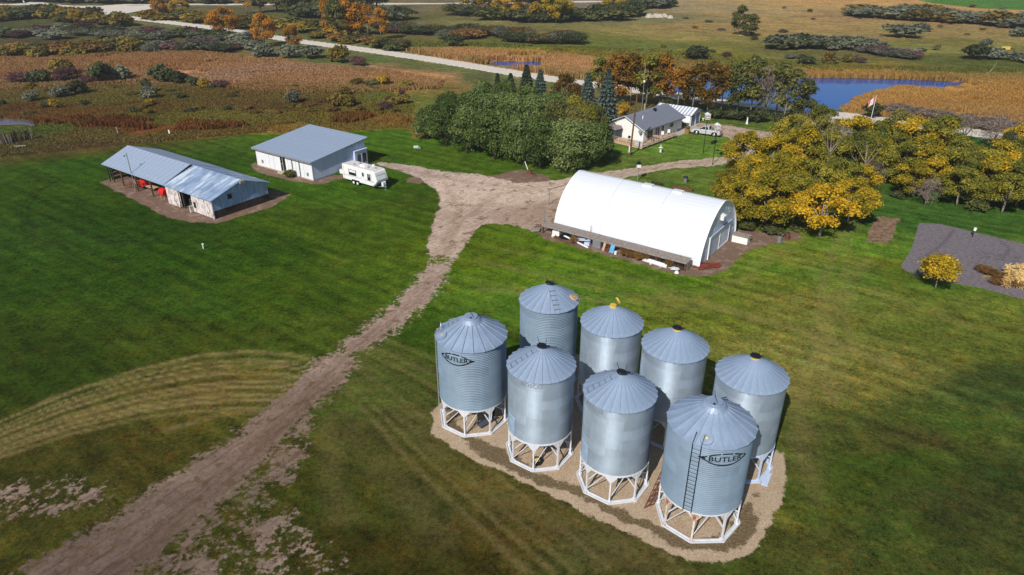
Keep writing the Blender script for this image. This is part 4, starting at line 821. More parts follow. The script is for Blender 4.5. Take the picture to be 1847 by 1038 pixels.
# old barn: open-fronted left part and closed right part
bn = frame('old_barn', 'long weathered barn, its left half open-fronted and its right half clad in old tin', 'barn', -114.0, 49.6)
BWd = 9.2; XM, XE = 16.9, 28.1
def gable_roof(parent, x0, x1, ez, rz_, yr, mat, nsheet, name='roof', ov=.35, sh=True):
    sl = (rz_ - ez) / yr
    for side in (0, 1):
        y0, y1 = (-ov, yr) if side == 0 else (BWd + ov, yr)
        zl = ez - sl * ov if side == 0 else ez - (rz_ - ez) / (BWd - yr) * ov
        m = MB(); m.v = [(x0, y0, zl), (x1, y0, zl), (x1, y1, rz_), (x0, y1, rz_), (x0, y0, zl - .06), (x1, y0, zl - .06), (x1, y1, rz_ - .06), (x0, y1, rz_ - .06)]
        m.f = [(0, 1, 2, 3), (7, 6, 5, 4), (0, 4, 5, 1), (1, 5, 6, 2), (2, 6, 7, 3), (3, 7, 4, 0)]; m.m = [0] * 6
        r = m.build('roof', mat, parent)
        if sh:
            Lr = hypot(y1 - y0, rz_ - zl); ang = atan2(rz_ - zl, y1 - y0)
            wd = (x1 - x0) / nsheet
            me = mesh_of(MB().box(.006, 0, .008, wd - .006, Lr, .03).box(0, 0, .031, .05, Lr, .05), 'roof_sheet', mat)
            for i in range(nsheet):
                link('roof_sheet', me, r, (x0 + i * wd if side == 0 else x0 + i * wd, y0, zl), rot=(ang, 0, 0) if side == 0 else (0, 0, 0))
                if side == 1:
                    o = r.children[-1]; o.rotation_euler = (pi - ang, 0, 0) if 0 else (0, 0, 0); o.matrix_local = Matrix.Translation((x0 + (i + 1) * wd, y0, zl)) @ Matrix.Rotation(pi, 4, 'Z') @ Matrix.Rotation(math.atan2(rz_ - zl, abs(y1 - y0)), 4, 'X')
    return sl
gable_roof(bn, -.35, XM + .1, 2.98, 4.72, 4.4, M['roof_grey'], 15)
gable_roof(bn, XM + .12, XE + .35, 2.92, 4.45, 4.9, M['roof_worn'], 12)
bx('ridge_seam', M['grey'], bn, 8.6, -.3, 3.0, 8.66, -.2, 3.1)
for x in (4.2, 8.4, 12.6): bx('post', M['wood_brown'], bn, x - .09, .05, 0, x + .09, .23, 2.95)
bx('post', M['wood_dark'], bn, 0, .05, 0, .16, .22, 2.95); bx('post', M['wood_dark'], bn, .9, .3, 0, 1.05, .45, 2.95)
bx('beam', M['wood_brown'], bn, 0, .06, 2.72, XM, .22, 2.93)
for k in range(7): bx('wall_plank', M['wood_dark'], bn, 0, .5, .1 + k * .42, .05, BWd - .1, .1 + k * .42 + .34)
for k in range(7): bx('wall_plank', M['wood_dark'], bn, .1, BWd - .12, .1 + k * .42, XM, BWd - .07, .1 + k * .42 + .37)
for k in range(4): bx('inner_rail', M['wood_tan'], bn, .07, .6, .6 + k * .6, .11, 6.5, .72 + k * .6)
bx('partition', M['wood_dark'], bn, XM + .05, .25, 0, XM + .11, BWd - .2, 3.0)
# closed part front: sliding door leaf, opening, planked wall
dl = MB(); 
for k in range(7): MB().box(XM + .3 + k * .44, -.16, .08, XM + .3 + k * .44 + .425, -.10, 2.78).build('door_plank', M['wood_white'], bn)
bx('door_batten', M['wood_white'], bn, XM + .3, -.20, 2.3, XM + 3.3, -.165, 2.42)
OX0, OX1 = XM + 3.5, XM + 6.3
for k in range(7):
    z = .1 + k * .4
    bx('wall_plank', M['wood_white'], bn, OX1, .0, z, XE, .05, z + .385)
    if k > 0: pass
for k in range(7): bx('wall_plank', M['wood_white'], bn, XM + .12, .0, .1 + k * .4, OX0, .05, .1 + k * .4 + .385)
bx('lintel', M['wood_white'], bn, OX0, -.02, 2.62, OX1, .06, 2.9)
bx('door_jamb', M['wood_dark'], bn, OX0 + .35, .10, 0, OX0 + .55, .25, 2.62); bx('corner_post', M['wood_white'], bn, XE - .02, -.06, 0, XE + .12, .10, 2.85)
bx('fallen_board', M['wood_white'], bn, OX1 - .1, -.5, .05, OX1 + .1, -.1, 1.0); wd_ = bx('window', M['dark'], bn, OX1 + .35, -.02, .75, OX1 + .95, -.003, 1.6)
bx('wall_plank', M['wood_dark'], bn, .0 + XM + .15, BWd - .1, .1, XE, BWd - .05, 2.9)
# gable end: dark planks below, ribbed tin above
for k in range(4): bx('foundation_plank', M['wood_dark'], bn, XE + .0, .12, .02 + k * .27, XE + .06, BWd, .02 + k * .27 + .25)
NSH = 14; me = None
for i in range(NSH):
    ya, yb = .12 + i * (BWd - .2) / NSH, .12 + (i + 1) * (BWd - .2) / NSH - .01
    zf = lambda y: (2.92 + (4.45 - 2.92) * y / 4.9 if y < 4.9 else 4.45 - (4.45 - 2.92) * (y - 4.9) / (BWd - 4.9)) - .08
    pts = [(ya, 1.12), (yb, 1.12), (yb, zf(yb))] + ([(4.9, zf(4.9))] if ya < 4.9 < yb else []) + [(ya, zf(ya))]
    m = MB(); m.prism(pts, 'x', XE + .02, XE + .05 + .012 * (i % 2))
    for r in range(3):
        yy = ya + (yb - ya) * (r + .5) / 3; m.box(XE + .06, yy - .035, 1.13, XE + .085, yy + .035, zf(yy) - .06)
    m.build('wall_sheet', M['gable_steel'], bn)
w_ = bx('window', M['glass'], bn, XE + .086, 2.55, 2.2, XE + .12, 3.2, 2.95); bx('window_frame', M['gable_steel'], w_, XE + .07, 2.45, 2.96, XE + .2, 3.3, 3.05)
bx('hay_hood', M['wood_grey'], bn, XE + .36, 4.5, 4.0, XE + .75, 5.3, 4.36); bx('gable_batten', M['gable_steel'], bn, XE + .09, 4.85, 1.2, XE + .12, 5.0, 3.9)
for side in (0, 1):
    m = MB(); y0, y1 = ((-.35, 4.9) if side == 0 else (BWd + .35, 4.9)); m.bar((XE + .36, y0, 2.76), (XE + .36, y1, 4.40), .05, .16, up=(1, 0, 0)); m.build('barge_board', M['gable_steel'], bn)
# what stands in the open half
def B2(x, y, z=0): return W(-114.0 + x, 49.6 + y, z)
t = thing('fuel_tank', 'red tank on a stand in the open barn, right of the last post', 'tank', at(298, 358), FA)
m = MB(); m.cyl((-.55, 0, 1.0), (.75, 0, 1.0), .58, n=18); m.build('tank_body', M['red'], t); m = MB(); [m.box(x, -.4, 0, x + .1, .4, .5) for x in (-.4, .5)]; m.build('stand', M['wood_tan'], t)
t = thing('red_implement', 'red farm machine at the back of the open barn behind the board', 'machine', at(265, 337), FA)
m = MB(); m.cyl((-.9, 0, .85), (.9, 0, .85), .55, n=14); m.box(-1.1, -.3, .2, 1.1, .3, .5); m.build('drum', M['red'], t)
m = MB(); m.cyl((-1.05, -.35, .4), (-1.05, -.5, .4), .4, n=16); m.build('wheel', M['tyre'], t)
t = thing('cultivator', 'rusty red cultivator with lever, in the open barn between the posts', 'cultivator', at(244, 340), FA)
m = MB(); m.bar((-1.4, 0, .7), (1.4, 0, .7), .12); m.bar((-1.4, .6, .6), (1.4, .6, .6), .10); m.bar((-1.2, -.9, .15), (0, 0, .7), .1); m.build('toolbar', M['rust'], t)
me = mesh_of(MB().bar((0, 0, .65), (0, -.25, .03), .06), 'tine', M['rust']); [link('tine', me, t, (x, 0, 0)) for x in (-1.2, -.7, -.2, .3, .8, 1.3)]
m = MB(); m.bar((.3, .1, .7), (.5, -.2, 1.7), .05); m.build('lever', M['white'], t); m = MB(); m.cyl((-.6, .6, .5), (-.6, .75, .5), .45, n=16); m.cyl((.9, .6, .5), (.9, .75, .5), .45, n=16); m.build('wheel', M['red'], t)
t = thing('bench', 'tan board laid on blocks in the open barn', 'bench', at(273, 342), FA + .1)
bx('board', M['wood_tan'], t, -1.3, -.4, .42, 1.4, .45, .5); bx('leg', M['wood_dark'], t, -1.1, -.3, 0, -.9, .3, .415); bx('leg', M['wood_dark'], t, 1.0, -.3, 0, 1.2, .3, .415)
m = MB()
for z in (.35, .7, 1.05, 1.35): m.bar((-.8, 0, z), (.8, 0, z), .05)
for x in (-.8, 0, .8): m.bar((x, 0, .3), (x, 0, 1.35), .05)
x, y, z = B2(OX1 - .95, .7); tag(m.build('livestock_gate', M['chrome'], None, (x, y, z), FA), 'small tubular metal gate inside the barn doorway', 'gate')
t = thing('grain_auger', 'rusty pipe auger propped over the soil by the open barn post', 'auger', B2(8.3, .6), FA); m = MB(); m.cyl((-1.2, -.3, .1), (.3, .2, 1.0), .06, n=8); m.build('tube', M['rust'], t)
x, y, z = B2(8.3, -.2, 0); 
t = thing('yard_pole', 'thin dark pole with a lamp standing against the barn roof', 'pole', (x, y, 0)); m = MB(); m.cyl((0, 0, 0), (0, 0, 6.1), .07, .06, 8); m.build('post', M['grey'], t)
m = MB(); m.bar((0, 0, 5.6), (-.35, 0, 5.65), .05); m.box(-.5, -.1, 5.5, -.3, .1, 5.72); m.build('lamp', M['grey'], t)

# house
hs = frame('farmhouse', 'white bungalow with slate grey gable roof', 'house', -62.6, 119.3, radians(-7.5))
HW, HD, HE, HR = 8.2, 13.6, 2.75, 4.55
wl = MB(); wl.prism([(0, 0), (HW, 0), (HW, HE), (HW / 2, HR - .12), (0, HE)], 'y', 0, .18); wl.build('gable_wall', M['white'], hs)
wl = MB(); wl.prism([(0, 0), (HW, 0), (HW, HE), (HW / 2, HR - .12), (0, HE)], 'y', HD - .18, HD); wl.build('gable_wall', M['white'], hs)
bx('side_wall', M['siding'], hs, HW - .18, .185, .0, HW, HD - .185, HE); bx('side_wall', M['siding'], hs, 0, .185, 0, .18, HD - .185, HE)
bx('foundation', simple('dark_foundation', (92, 100, 116), .9), hs, HW + .003, .2, 0, HW + .05, HD - .2, .55)
for sd in (0, 1):
    ang = math.atan2(HR - HE, HW / 2); Ls = (HW / 2 + .5) / cos(ang)
    m = MB(); m.box(0, -.45, 0, Ls, HD + .35, .12); r = m.build('roof', M['shingle'], hs)
    r.matrix_local = (Matrix.Translation((HW + .5, 0, HE - .5 * tan(ang) + .02)) @ Matrix.Rotation(pi, 4, 'Z') @ Matrix.Translation((0, -HD + .1, 0)) @ Matrix.Rotation(-ang, 4, 'Y')) if sd else (Matrix.Translation((-.5, 0, HE - .5 * tan(ang) + .02)) @ Matrix.Rotation(-ang, 4, 'Y'))
    if sd: roof_r = r
    me = mesh_of(MB().prism([(0, .121), (.46, .121), (.46, .125), (0, .15)], 'y', -.45, HD + .35), 'shingle_course', M['shingle'])
    for k in range(int(Ls / .46)): link('shingle_course', me, r, (k * .46, 0, 0))
m = MB(); m.bar((-.55, -.46, HE - .30), (HW / 2, -.46, HR + .10), .06, .26, up=(0, 1, 0)); m.bar((HW + .55, -.46, HE - .30), (HW / 2, -.46, HR + .10), .06, .26, up=(0, 1, 0)); m.build('barge_board', M['white'], hs)
bx('gutter', M['grey'], hs, HW + .46, -.4, HE - .28, HW + .58, HD + .3, HE - .16)
def win(parent, x, y0, y1, z0, z1, curtain=True):
    w_ = bx('window', M['glass'], parent, x + .003, y0, z0, x + .035, y1, z1)
    m = MB(); [m.box(x + .036, a, z0 - .06, x + .07, b, z1 + .06) for a, b in ((y0 - .08, y0), (y1, y1 + .08), ((y0 + y1) / 2 - .03, (y0 + y1) / 2 + .03))]; m.box(x + .036, y0, z0 - .08, x + .07, y1, z0); m.box(x + .036, y0, z1, x + .07, y1, z1 + .08); m.build('window_frame', M['wood_white'], w_)
    return w_
win(hs, HW, 1.3, 3.0, .85, 2.3); win(hs, HW, 6.1, 6.9, 1.1, 2.3); win(hs, HW, 9.2, 10.2, 1.5, 2.3)
pd = bx('patio_door', simple('dark_mauve_door', (70, 66, 84), .4), hs, HW + .003, 3.9, .6, HW + .05, 5.5, 2.4)
for y in (3.9, 4.65, 5.38): bx('door_frame', M['siding'], pd, HW + .052, y, .6, HW + .08, y + .12, 2.45)
bx('chimney_pipe', M['wood_tan'], hs, 3.0, 7.6, HR - .6, 3.2, 7.8, HR + .9); bx('roof_vent', M['black'], hs, 4.8, 8.0, HR - .35, 5.3, 8.5, HR + .22); bx('plumbing_vent', M['white'], hs, 6.0, 2.6, HE + .9, 6.14, 2.74, HE + 1.75)
m = MB(); m.cyl((0, 0, 0), (0, 0, 1.0), .05, n=6); m.cyl((0, 0, 1.0), (-.12, -.12, 1.08), .42, .30, 18); o = m.build('satellite_dish', M['white'], hs, (.4, .5, 3.2)); 
m = MB(); m.cyl((0, 0, 0), (0, -.1, .7), .04, n=6); m.cyl((0, -.12, .7), (.03, -.2, .73), .34, .30, 18); o = m.build('satellite_dish', M['grey'], hs, (HW - .4, -.5, 1.7))
# small grey side porch left of the gable
pc = MB(); pc.box(-.9, -2.4, .5, 3.6, -.5, 2.3); pc.build('porch', simple('dark_porch', (58, 66, 86), .6), hs); MB().prism([(-1.0, 2.32), (3.8, 2.32), (3.5, 2.75), (-.7, 2.75)], 'y', -2.5, -.47).build('porch_roof', M['wood_grey'], hs)
# deck around the near corner
M['deckrail'] = simple('pinkish_deck_timber', (202, 184, 172), .8, c2=(150, 124, 108), thr=(.6, .8))
dk = frame('wooden_deck', 'tan wooden deck with rails around the near corner of the bungalow', 'deck', -62.6, 119.3, radians(-7.5))
for k in range(9): bx('deck_board', M['wood_tan'], dk, 3.2, -3.3 + k * .32, .50, HW + 2.0, -3.3 + k * .32 + .30, .55)
for k in range(6): bx('deck_board', M['wood_tan'], dk, HW + .12 + k * .32, -.40, .50, HW + .12 + k * .32 + .30, 8.4, .55)
bx('skirt', M['wood_tan'], dk, 3.2, -3.36, .15, HW + 2.05, -3.31, .49); bx('skirt', M['deckrail'], dk, HW + 2.05, -3.36, .38, HW + 2.10, 8.4, .52)
posts = [(x, -3.2) for x in (3.3, 5.0, 6.8, 8.5, HW + 1.95)] + [(HW + 1.95, y) for y in (-1.5, .2, 1.9, 3.6, 5.3, 7.0, 8.3)]
for x, y in posts: bx('rail_post', M['deckrail'], dk, x - .05, y - .05, .15, x + .05, y + .05, 1.42)
for z in (.80, 1.08, 1.35): bx('rail', M['wood_tan'], dk, 3.3, -3.24, z, HW + 1.9, -3.18, z + .05); bx('rail', M['deckrail'], dk, HW + 1.96, -3.2, z, HW + 2.0, 8.3, z + .05)
bx('privacy_panel', M['shade_siding'], dk, 8.55, -3.16, .58, HW + 1.85, -3.10, 1.33)
def on_deck(name, label, cat, x, y, fn, mat):
    m = MB(); fn(m); o = m.build(name, M[mat], None, (0, 0, 0)); mat_ = dk.matrix_world; bpy.context.view_layer.update(); p = dk.matrix_world @ Vector((x, y, .552)); o.location = p; return tag(o, label, cat)
on_deck('patio_table', 'round tan table on the deck near the window', 'table', HW + 1.0, 2.6, lambda m: (m.cyl((0, 0, .68), (0, 0, .73), .55, n=20), m.cyl((0, 0, 0), (0, 0, .68), .06, n=8), m.cyl((0, 0, 0), (0, 0, .05), .3, n=12)), 'wood_tan')
on_deck('flower_pot', 'reddish flower pot on the deck corner', 'flower pot', HW + 1.3, 1.2, lambda m: (m.cyl((0, 0, 0), (0, 0, .4), .22, .3, 12), m.cyl((0, 0, .4), (0, 0, .7), .34, .15, 9)), 'rust')
on_deck('garden_chair', 'white chair on the far end of the deck', 'chair', HW + 1.0, 7.3, lambda m: (m.box(-.25, -.25, .40, .25, .25, .45), m.box(-.25, .2, .451, .25, .25, .95), m.box(-.25, -.25, 0, -.2, -.2, .4), m.box(.2, -.25, 0, .25, -.2, .4), m.box(-.25, .2, 0, -.2, .25, .4), m.box(.2, .2, 0, .25, .25, .4)), 'white')
on_deck('garden_chair', 'white chair beside the patio door on the deck', 'chair', HW + .8, 5.4, lambda m: (m.box(-.25, -.25, .40, .25, .25, .45), m.box(-.25, .2, .451, .25, .25, .95), m.box(-.25, -.25, 0, -.2, -.2, .4), m.box(.2, -.25, 0, .25, -.2, .4), m.box(-.25, .2, 0, -.2, .25, .4), m.box(.2, .2, 0, .25, .25, .4)), 'white')
on_deck('kettle_grill', 'black barbecue on the deck by the gable wall', 'barbecue', 6.2, -1.6, lambda m: (m.cyl((0, 0, .55), (0, 0, .8), .2, .3, 12), m.cyl((0, 0, .8), (0, 0, 1.0), .3, .12, 12), m.bar((-.15, -.15, 0), (-.1, -.1, .56), .03), m.bar((.15, -.15, 0), (.1, -.1, .56), .03), m.bar((0, .2, 0), (0, .1, .56), .03)), 'black')
o = bpy.data.objects.get('path'); 
m = MB(); pts = [G(1205, 243), G(1238, 230), G(1262, 222), G(1240, 240), G(1222, 246)]; m.f = [(0, 1, 2, 3, 4)]; m.v = [(a, b_, .03) for a, b_ in pts]; m.m = [0]; tag(m.build('garden_path', M['concrete']), 'pale concrete path from the deck to the garage', kind='structure')
# garage
gg = frame('garage', 'small white garage with ribbed grey roof and two blue-grey doors', 'garage', -60.2, 134.9)
GL, GW, GE, GR = 7.9, 5.2, 2.45, 3.35
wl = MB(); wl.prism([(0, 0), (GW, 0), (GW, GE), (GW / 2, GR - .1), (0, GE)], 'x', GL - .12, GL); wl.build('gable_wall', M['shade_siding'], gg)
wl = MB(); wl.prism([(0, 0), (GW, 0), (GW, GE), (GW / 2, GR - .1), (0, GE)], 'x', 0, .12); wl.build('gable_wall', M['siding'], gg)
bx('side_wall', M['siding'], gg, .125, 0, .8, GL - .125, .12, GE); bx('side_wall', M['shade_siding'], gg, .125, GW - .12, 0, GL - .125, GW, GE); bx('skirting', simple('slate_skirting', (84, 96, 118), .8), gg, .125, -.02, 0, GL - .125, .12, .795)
for sd in (0, 1):
    ang = math.atan2(GR - GE, GW / 2); Ls = (GW / 2 + .25) / cos(ang); n = 12; wd = (GL + .5) / n
    me = mesh_of(MB().box(.01, 0, 0, wd * .45, Ls, .05), 'roof_sheet', M['roof_grey']); me2 = mesh_of(MB().box(.0, 0, -.02, wd * .60, Ls, .02), 'roof_sheet', M['white'])
    for i in range(n):
        for mm, dx in ((me, 0), (me2, wd * .45)):
            o = link('roof_sheet', mm, gg); o.matrix_local = Matrix.Translation((-.25 + i * wd + dx, -.25, GE - .25 * tan(ang) + .04)) @ Matrix.Rotation(ang, 4, 'X') if sd == 0 else Matrix.Translation((-.25 + (i + 1) * wd - dx, GW + .25, GE - .25 * tan(ang) + .04)) @ Matrix.Rotation(pi, 4, 'Z') @ Matrix.Rotation(ang, 4, 'X')
for y in (.4, 2.85):
    g_ = bx('garage_door', simple('blue_grey_door', (104, 128, 154), .5), gg, GL + .003, y, .02, GL + .05, y + 1.95, 2.15)
    for k in range(1, 4): bx('door_rib', M['shade_siding'], g_, GL + .052, y, .02 + k * .53, GL + .065, y + 1.95, .06 + k * .53)
    bx('door_frame', M['white'], gg, GL + .003, y - .13, .02, GL + .08, y - .01, 2.3)
bx('door_frame', M['white'], gg, GL + .003, GW - .25, .02, GL + .08, GW - .1, 2.3)
for z in (1.35, 1.9): bx('window', M['glass'], gg, GL - 2.6 - .0, -.04, z, GL - 1.6, -.003, z + .35)
bx('white_panel', M['white'], gg, GL - 1.4, -.06, .85, GL + .02, -.01, GE - .05)
m = MB()
for sd in (0, 1): m.bar((GL + .26, -.3 if sd == 0 else GW + .3, GE - .05), (GL + .26, GW / 2, GR + .08), .04, .12, up=(1, 0, 0))
m.build('barge_board', M['white'], gg)
# ------------------------------------------------------------------ trees and shrubs
def leaf_mat(name, dark, mid, light, transl=.35, jitter=.35):
    dark, mid, light = [tuple(min(255, x * 1.10 + 4) for x in c) for c in (dark, mid, light)]
    m = NT(name); t = m.attr('tint').outputs['Fac']; c = m.attr('clump').outputs['Fac']; r = m.n('ShaderNodeObjectInfo').outputs['Random']
    f = m.math('ADD', m.math('MULTIPLY', t, .40), m.math('MULTIPLY', c, .60)); f = m.math('ADD', f, m.math('MULTIPLY', m.math('SUBTRACT', r, .5), jitter), clamp=True)
    rp = m.n('ShaderNodeValToRGB'); m.set(rp.inputs[0], f); e = rp.color_ramp.elements; e[0].position = .12; e[0].color = lin4(dark); e[1].position = .88; e[1].color = lin4(light); k = rp.color_ramp.elements.new(.5); k.color = lin4(mid)
    m.fin(rp.outputs[0], .75, 0, .15)
    tr = m.n('ShaderNodeBsdfTranslucent'); m.set(tr.inputs[0], rp.outputs[0]); mx = m.n('ShaderNodeMixShader'); mx.inputs[0].default_value = transl
    m.t.links.new(m.b.outputs[0], mx.inputs[1]); m.t.links.new(tr.outputs[0], mx.inputs[2]); m.t.links.new(mx.outputs[0], m.out.inputs[0]); return m.mat
LM = {'willow': leaf_mat('willow_leaves', (48, 62, 26), (84, 102, 46), (130, 140, 86), jitter=.3), 'elder': leaf_mat('yellowing_leaves', (98, 98, 28), (150, 132, 30), (208, 168, 36), jitter=.5),
      'eldergreen': leaf_mat('green_yellow_leaves', (72, 82, 32), (118, 116, 40), (168, 150, 50), jitter=.4), 'orange': leaf_mat('orange_brown_leaves', (70, 62, 22), (124, 88, 26), (166, 116, 36), jitter=.5),
      'aspen': leaf_mat('dull_green_leaves', (50, 60, 30), (84, 90, 44), (124, 116, 60), jitter=.4), 'spruce': leaf_mat('blue_spruce_needles', (34, 44, 38), (56, 70, 62), (88, 102, 94), .05, .25), 'darkspruce': leaf_mat('dark_spruce_needles', (26, 36, 26), (44, 56, 38), (66, 78, 54), .05, .2),
      'olive': leaf_mat('olive_leaves', (74, 68, 30), (108, 94, 38), (142, 122, 50)), 'dark': leaf_mat('dark_green_leaves', (44, 50, 30), (68, 74, 44), (96, 100, 60)), 'silver': leaf_mat('silver_grey_leaves', (66, 70, 56), (96, 100, 82), (126, 130, 108)),
      'maroon': leaf_mat('maroon_leaves', (70, 46, 48), (96, 66, 66), (122, 90, 86)), 'gold': leaf_mat('golden_leaves', (110, 92, 30), (148, 120, 36), (190, 154, 48)), 'fire': leaf_mat('fiery_orange_leaves', (110, 84, 30), (156, 108, 28), (196, 136, 36)),
      'twig': leaf_mat('bare_grey_twigs', (84, 74, 68), (122, 108, 98), (156, 142, 130)), 'brown': leaf_mat('brown_leaves', (84, 62, 34), (120, 88, 46), (150, 114, 64)), 'corn': leaf_mat('dry_corn_leaves', (168, 138, 84), (204, 176, 116), (232, 208, 152))}
BARK = simple('pale_grey_bark', (150, 138, 124), .9, c2=(96, 84, 74)); BARKD = simple('dark_bark', (84, 70, 58), .95)
def leaves(lobes, ncl, per, size, seed, spread=.34, thin=1.0, up=.25, low=-.35, name='crown', mat=None, stretch=1.0):
    R = np.random.RandomState(seed); lobes = np.array(lobes, float); wts = lobes[:, 3] ** 2 * (lobes[:, 4] if lobes.shape[1] > 4 else 1); wts /= wts.sum()
    li = R.choice(len(lobes), ncl, p=wts); d = R.normal(size=(ncl, 3)); d /= np.linalg.norm(d, axis=1)[:, None]
    fl = (d[:, 2] < low) & (R.rand(ncl) < .85); d[fl, 2] *= -1
    rad = lobes[li, 3] * (R.rand(ncl) ** .30)
    zs = lobes[li, 4] if lobes.shape[1] > 4 else np.ones(ncl)
    cc = lobes[li, :3] + d * rad[:, None] * np.stack([np.ones(ncl), np.ones(ncl), zs], 1)
    # outer clusters that would sit deep inside another lobe are kept sparser
    P = np.repeat(cc, per, 0) + R.normal(size=(ncl * per, 3)) * spread * np.array([1, 1, .7]); n = len(P)
    P[:, 2] = np.maximum(P[:, 2], .05)
    nrm = np.repeat(d, per, 0) * .9 + R.normal(size=(n, 3)) * .6 + np.array([0, 0, up]); nrm /= np.linalg.norm(nrm, axis=1)[:, None]
    a = np.cross(nrm, R.normal(size=(n, 3))); a /= np.linalg.norm(a, axis=1)[:, None] + 1e-9; b = np.cross(nrm, a)
    s = size * (.6 + .8 * R.rand(n))[:, None]
    a = a * s * .5 * thin; b = b * s * .5 * stretch
    V = np.stack([P - a - b * .6, P + a * .9 - b, P + a + b * .7, P - a * .8 + b], 1).reshape(-1, 3); Fq = np.arange(4 * n).reshape(-1, 4)
    cl = np.repeat(R.rand(ncl) * .55 + .45 * R.rand(len(lobes))[li], per)
    return np_mesh(name, V, Fq, [mat] if mat else [], {'tint': ('FACE', 'FLOAT', R.rand(n)), 'clump': ('FACE', 'FLOAT', cl)})
def trunk(h, r, limbs, seed, mat, name='trunk', fork=.3):
    rr = random.Random(seed); m = MB(); top = (rr.uniform(-.2, .2), rr.uniform(-.2, .2), h * fork)
    m.cyl((0, 0, -.1), top, r, r * .75, 8)
    for lx, ly, lz in limbs:
        mid = (top[0] + lx * .5 + rr.uniform(-.2, .2), top[1] + ly * .5 + rr.uniform(-.2, .2), top[2] + (lz - top[2]) * .6)
        m.cyl(top, mid, r * .55, r * .35, 6); m.cyl(mid, (lx, ly, lz), r * .35, r * .10, 5)
    return mesh_of(m, name, mat, True)
def lobeset(seed, n, w, h, base, rmin, rmax, zst=.8, cone=0.0):
    rr = random.Random(seed); L = [(0, 0, base + (h - base) * .5, w * .42, min(1.1, (h - base) / w))]
    for i in range(n):
        a = 2 * pi * i / n * 2.4 + rr.uniform(-.4, .4); k = rr.random(); z = base + (h - base) * (.18 + .72 * k)
        rd = (w / 2 - rmax * .6) * sqrt(max(.05, 1 - abs(2 * (k - .42)) ** 2.2)) * rr.uniform(.7, 1.05) * (1 - cone * k)
        L.append((rd * cos(a), rd * sin(a), min(z, h - rmin), rr.uniform(rmin, rmax), zst))
    return L
PROTO = {}
def proto(kind, v, mesh, tr): PROTO.setdefault(kind, []).append((mesh, tr))
for v in range(4):
    L = lobeset(10 + v, 16, 7.6, 9, .0, 1.2, 2.0); proto('willow', v, leaves(L, 900, 12, .29, 100 + v, .36, thin=.6), trunk(9, .22, [l[:3] for l in L[1:7]], v, BARKD))
for v in range(4):
    L = lobeset(30 + v, 19, 8.4, 8.2, .7, .7, 1.35, .7)[1:]; proto('elder', v, leaves(L, 540, 18, .22, 200 + v, .32, low=-.1), trunk(8, .20, [l[:3] for l in L[1:9]], 20 + v, BARK))
for v in range(3):
    L = lobeset(50 + v, 18, 6.6, 11, 1.2, .7, 1.3, .9)[1:]; proto('poplar', v, leaves(L, 340, 10, .34, 300 + v, .36), trunk(11, .17, [l[:3] for l in L[1:9]], 40 + v, BARK, fork=.45))
for v in range(2):
    L = lobeset(70 + v, 9, 4.2, 3.9, 1.3, .6, 1.0, .75); proto('small', v, leaves(L, 340, 12, .17, 400 + v, .22), trunk(4, .09, [l[:3] for l in L[1:8]], 60 + v, BARK))
for v in range(2):                                    # spruces: whorled drooping boughs
    R = np.random.RandomState(80 + v); n = 5200; k = R.rand(n) ** .75; z = .5 + k * 10.3; tier = (z * 1.55) % 1.0
    rad = (1 - k) ** .85 * 3.1 * (.45 + .65 * (1 - tier)) + .05; a = R.rand(n) * 2 * pi; nb = 9 + (z * 1.55).astype(int) % 3; a = a + .22 * np.sin(a * nb); rr_ = rad * (R.rand(n) ** .35)
    P = np.stack([rr_ * np.cos(a), rr_ * np.sin(a), z - rr_ * .28 + .15], 1); P[:, 2] = np.maximum(P[:, 2], .1)
    out = np.stack([np.cos(a), np.sin(a), -.35 + .2 * R.rand(n)], 1); tx = np.stack([-np.sin(a), np.cos(a), R.normal(size=n) * .3], 1)
    s = (.16 + .22 * R.rand(n))[:, None]; V = np.stack([P - tx * s * .5 - out * s, P + tx * s * .5 - out * s, P + tx * s * .35 + out * s, P - tx * s * .35 + out * s], 1).reshape(-1, 3)
    proto('spruce', v, np_mesh('crown', V, np.arange(4 * n).reshape(-1, 4), [], {'tint': ('FACE', 'FLOAT', R.rand(n)), 'clump': ('FACE', 'FLOAT', .25 + .6 * (1 - tier))}), mesh_of(MB().cyl((0, 0, -.1), (0, 0, 10.6), .16, .02, 7), 'trunk', BARKD))
for v in range(3):
    L = lobeset(90 + v, 7, 3.4, 2.4, .2, .5, .9, .75); proto('bush', v, leaves(L, 150, 8, .30, 500 + v, .22, low=0, name='shrub'), None)
for v in range(2):
    R = np.random.RandomState(600 + v); L = lobeset(110 + v, 7, 3.2, 2.4, .2, .5, .9, .8); proto('twiggy', v, leaves(L, 170, 8, .34, 600 + v, .26, thin=.22, low=0, name='shrub', stretch=1.6), None)
for v in range(2):
    L = lobeset(130 + v, 10, 5.5, 6.5, .8, .8, 1.3, .9); m_ = trunk(6.5, .13, [l[:3] for l in L[1:11]] + [(l[0] * 1.25, l[1] * 1.25, l[2] + .9) for l in L[2:9]], 120 + v, BARK, fork=.2)
    proto('bare', v, leaves(L, 130, 8, .40, 700 + v, .45, thin=.14, stretch=1.8), m_)
for k_, vs in PROTO.items():
    for me, tr in vs: me.materials.append(None)
CNT = {}
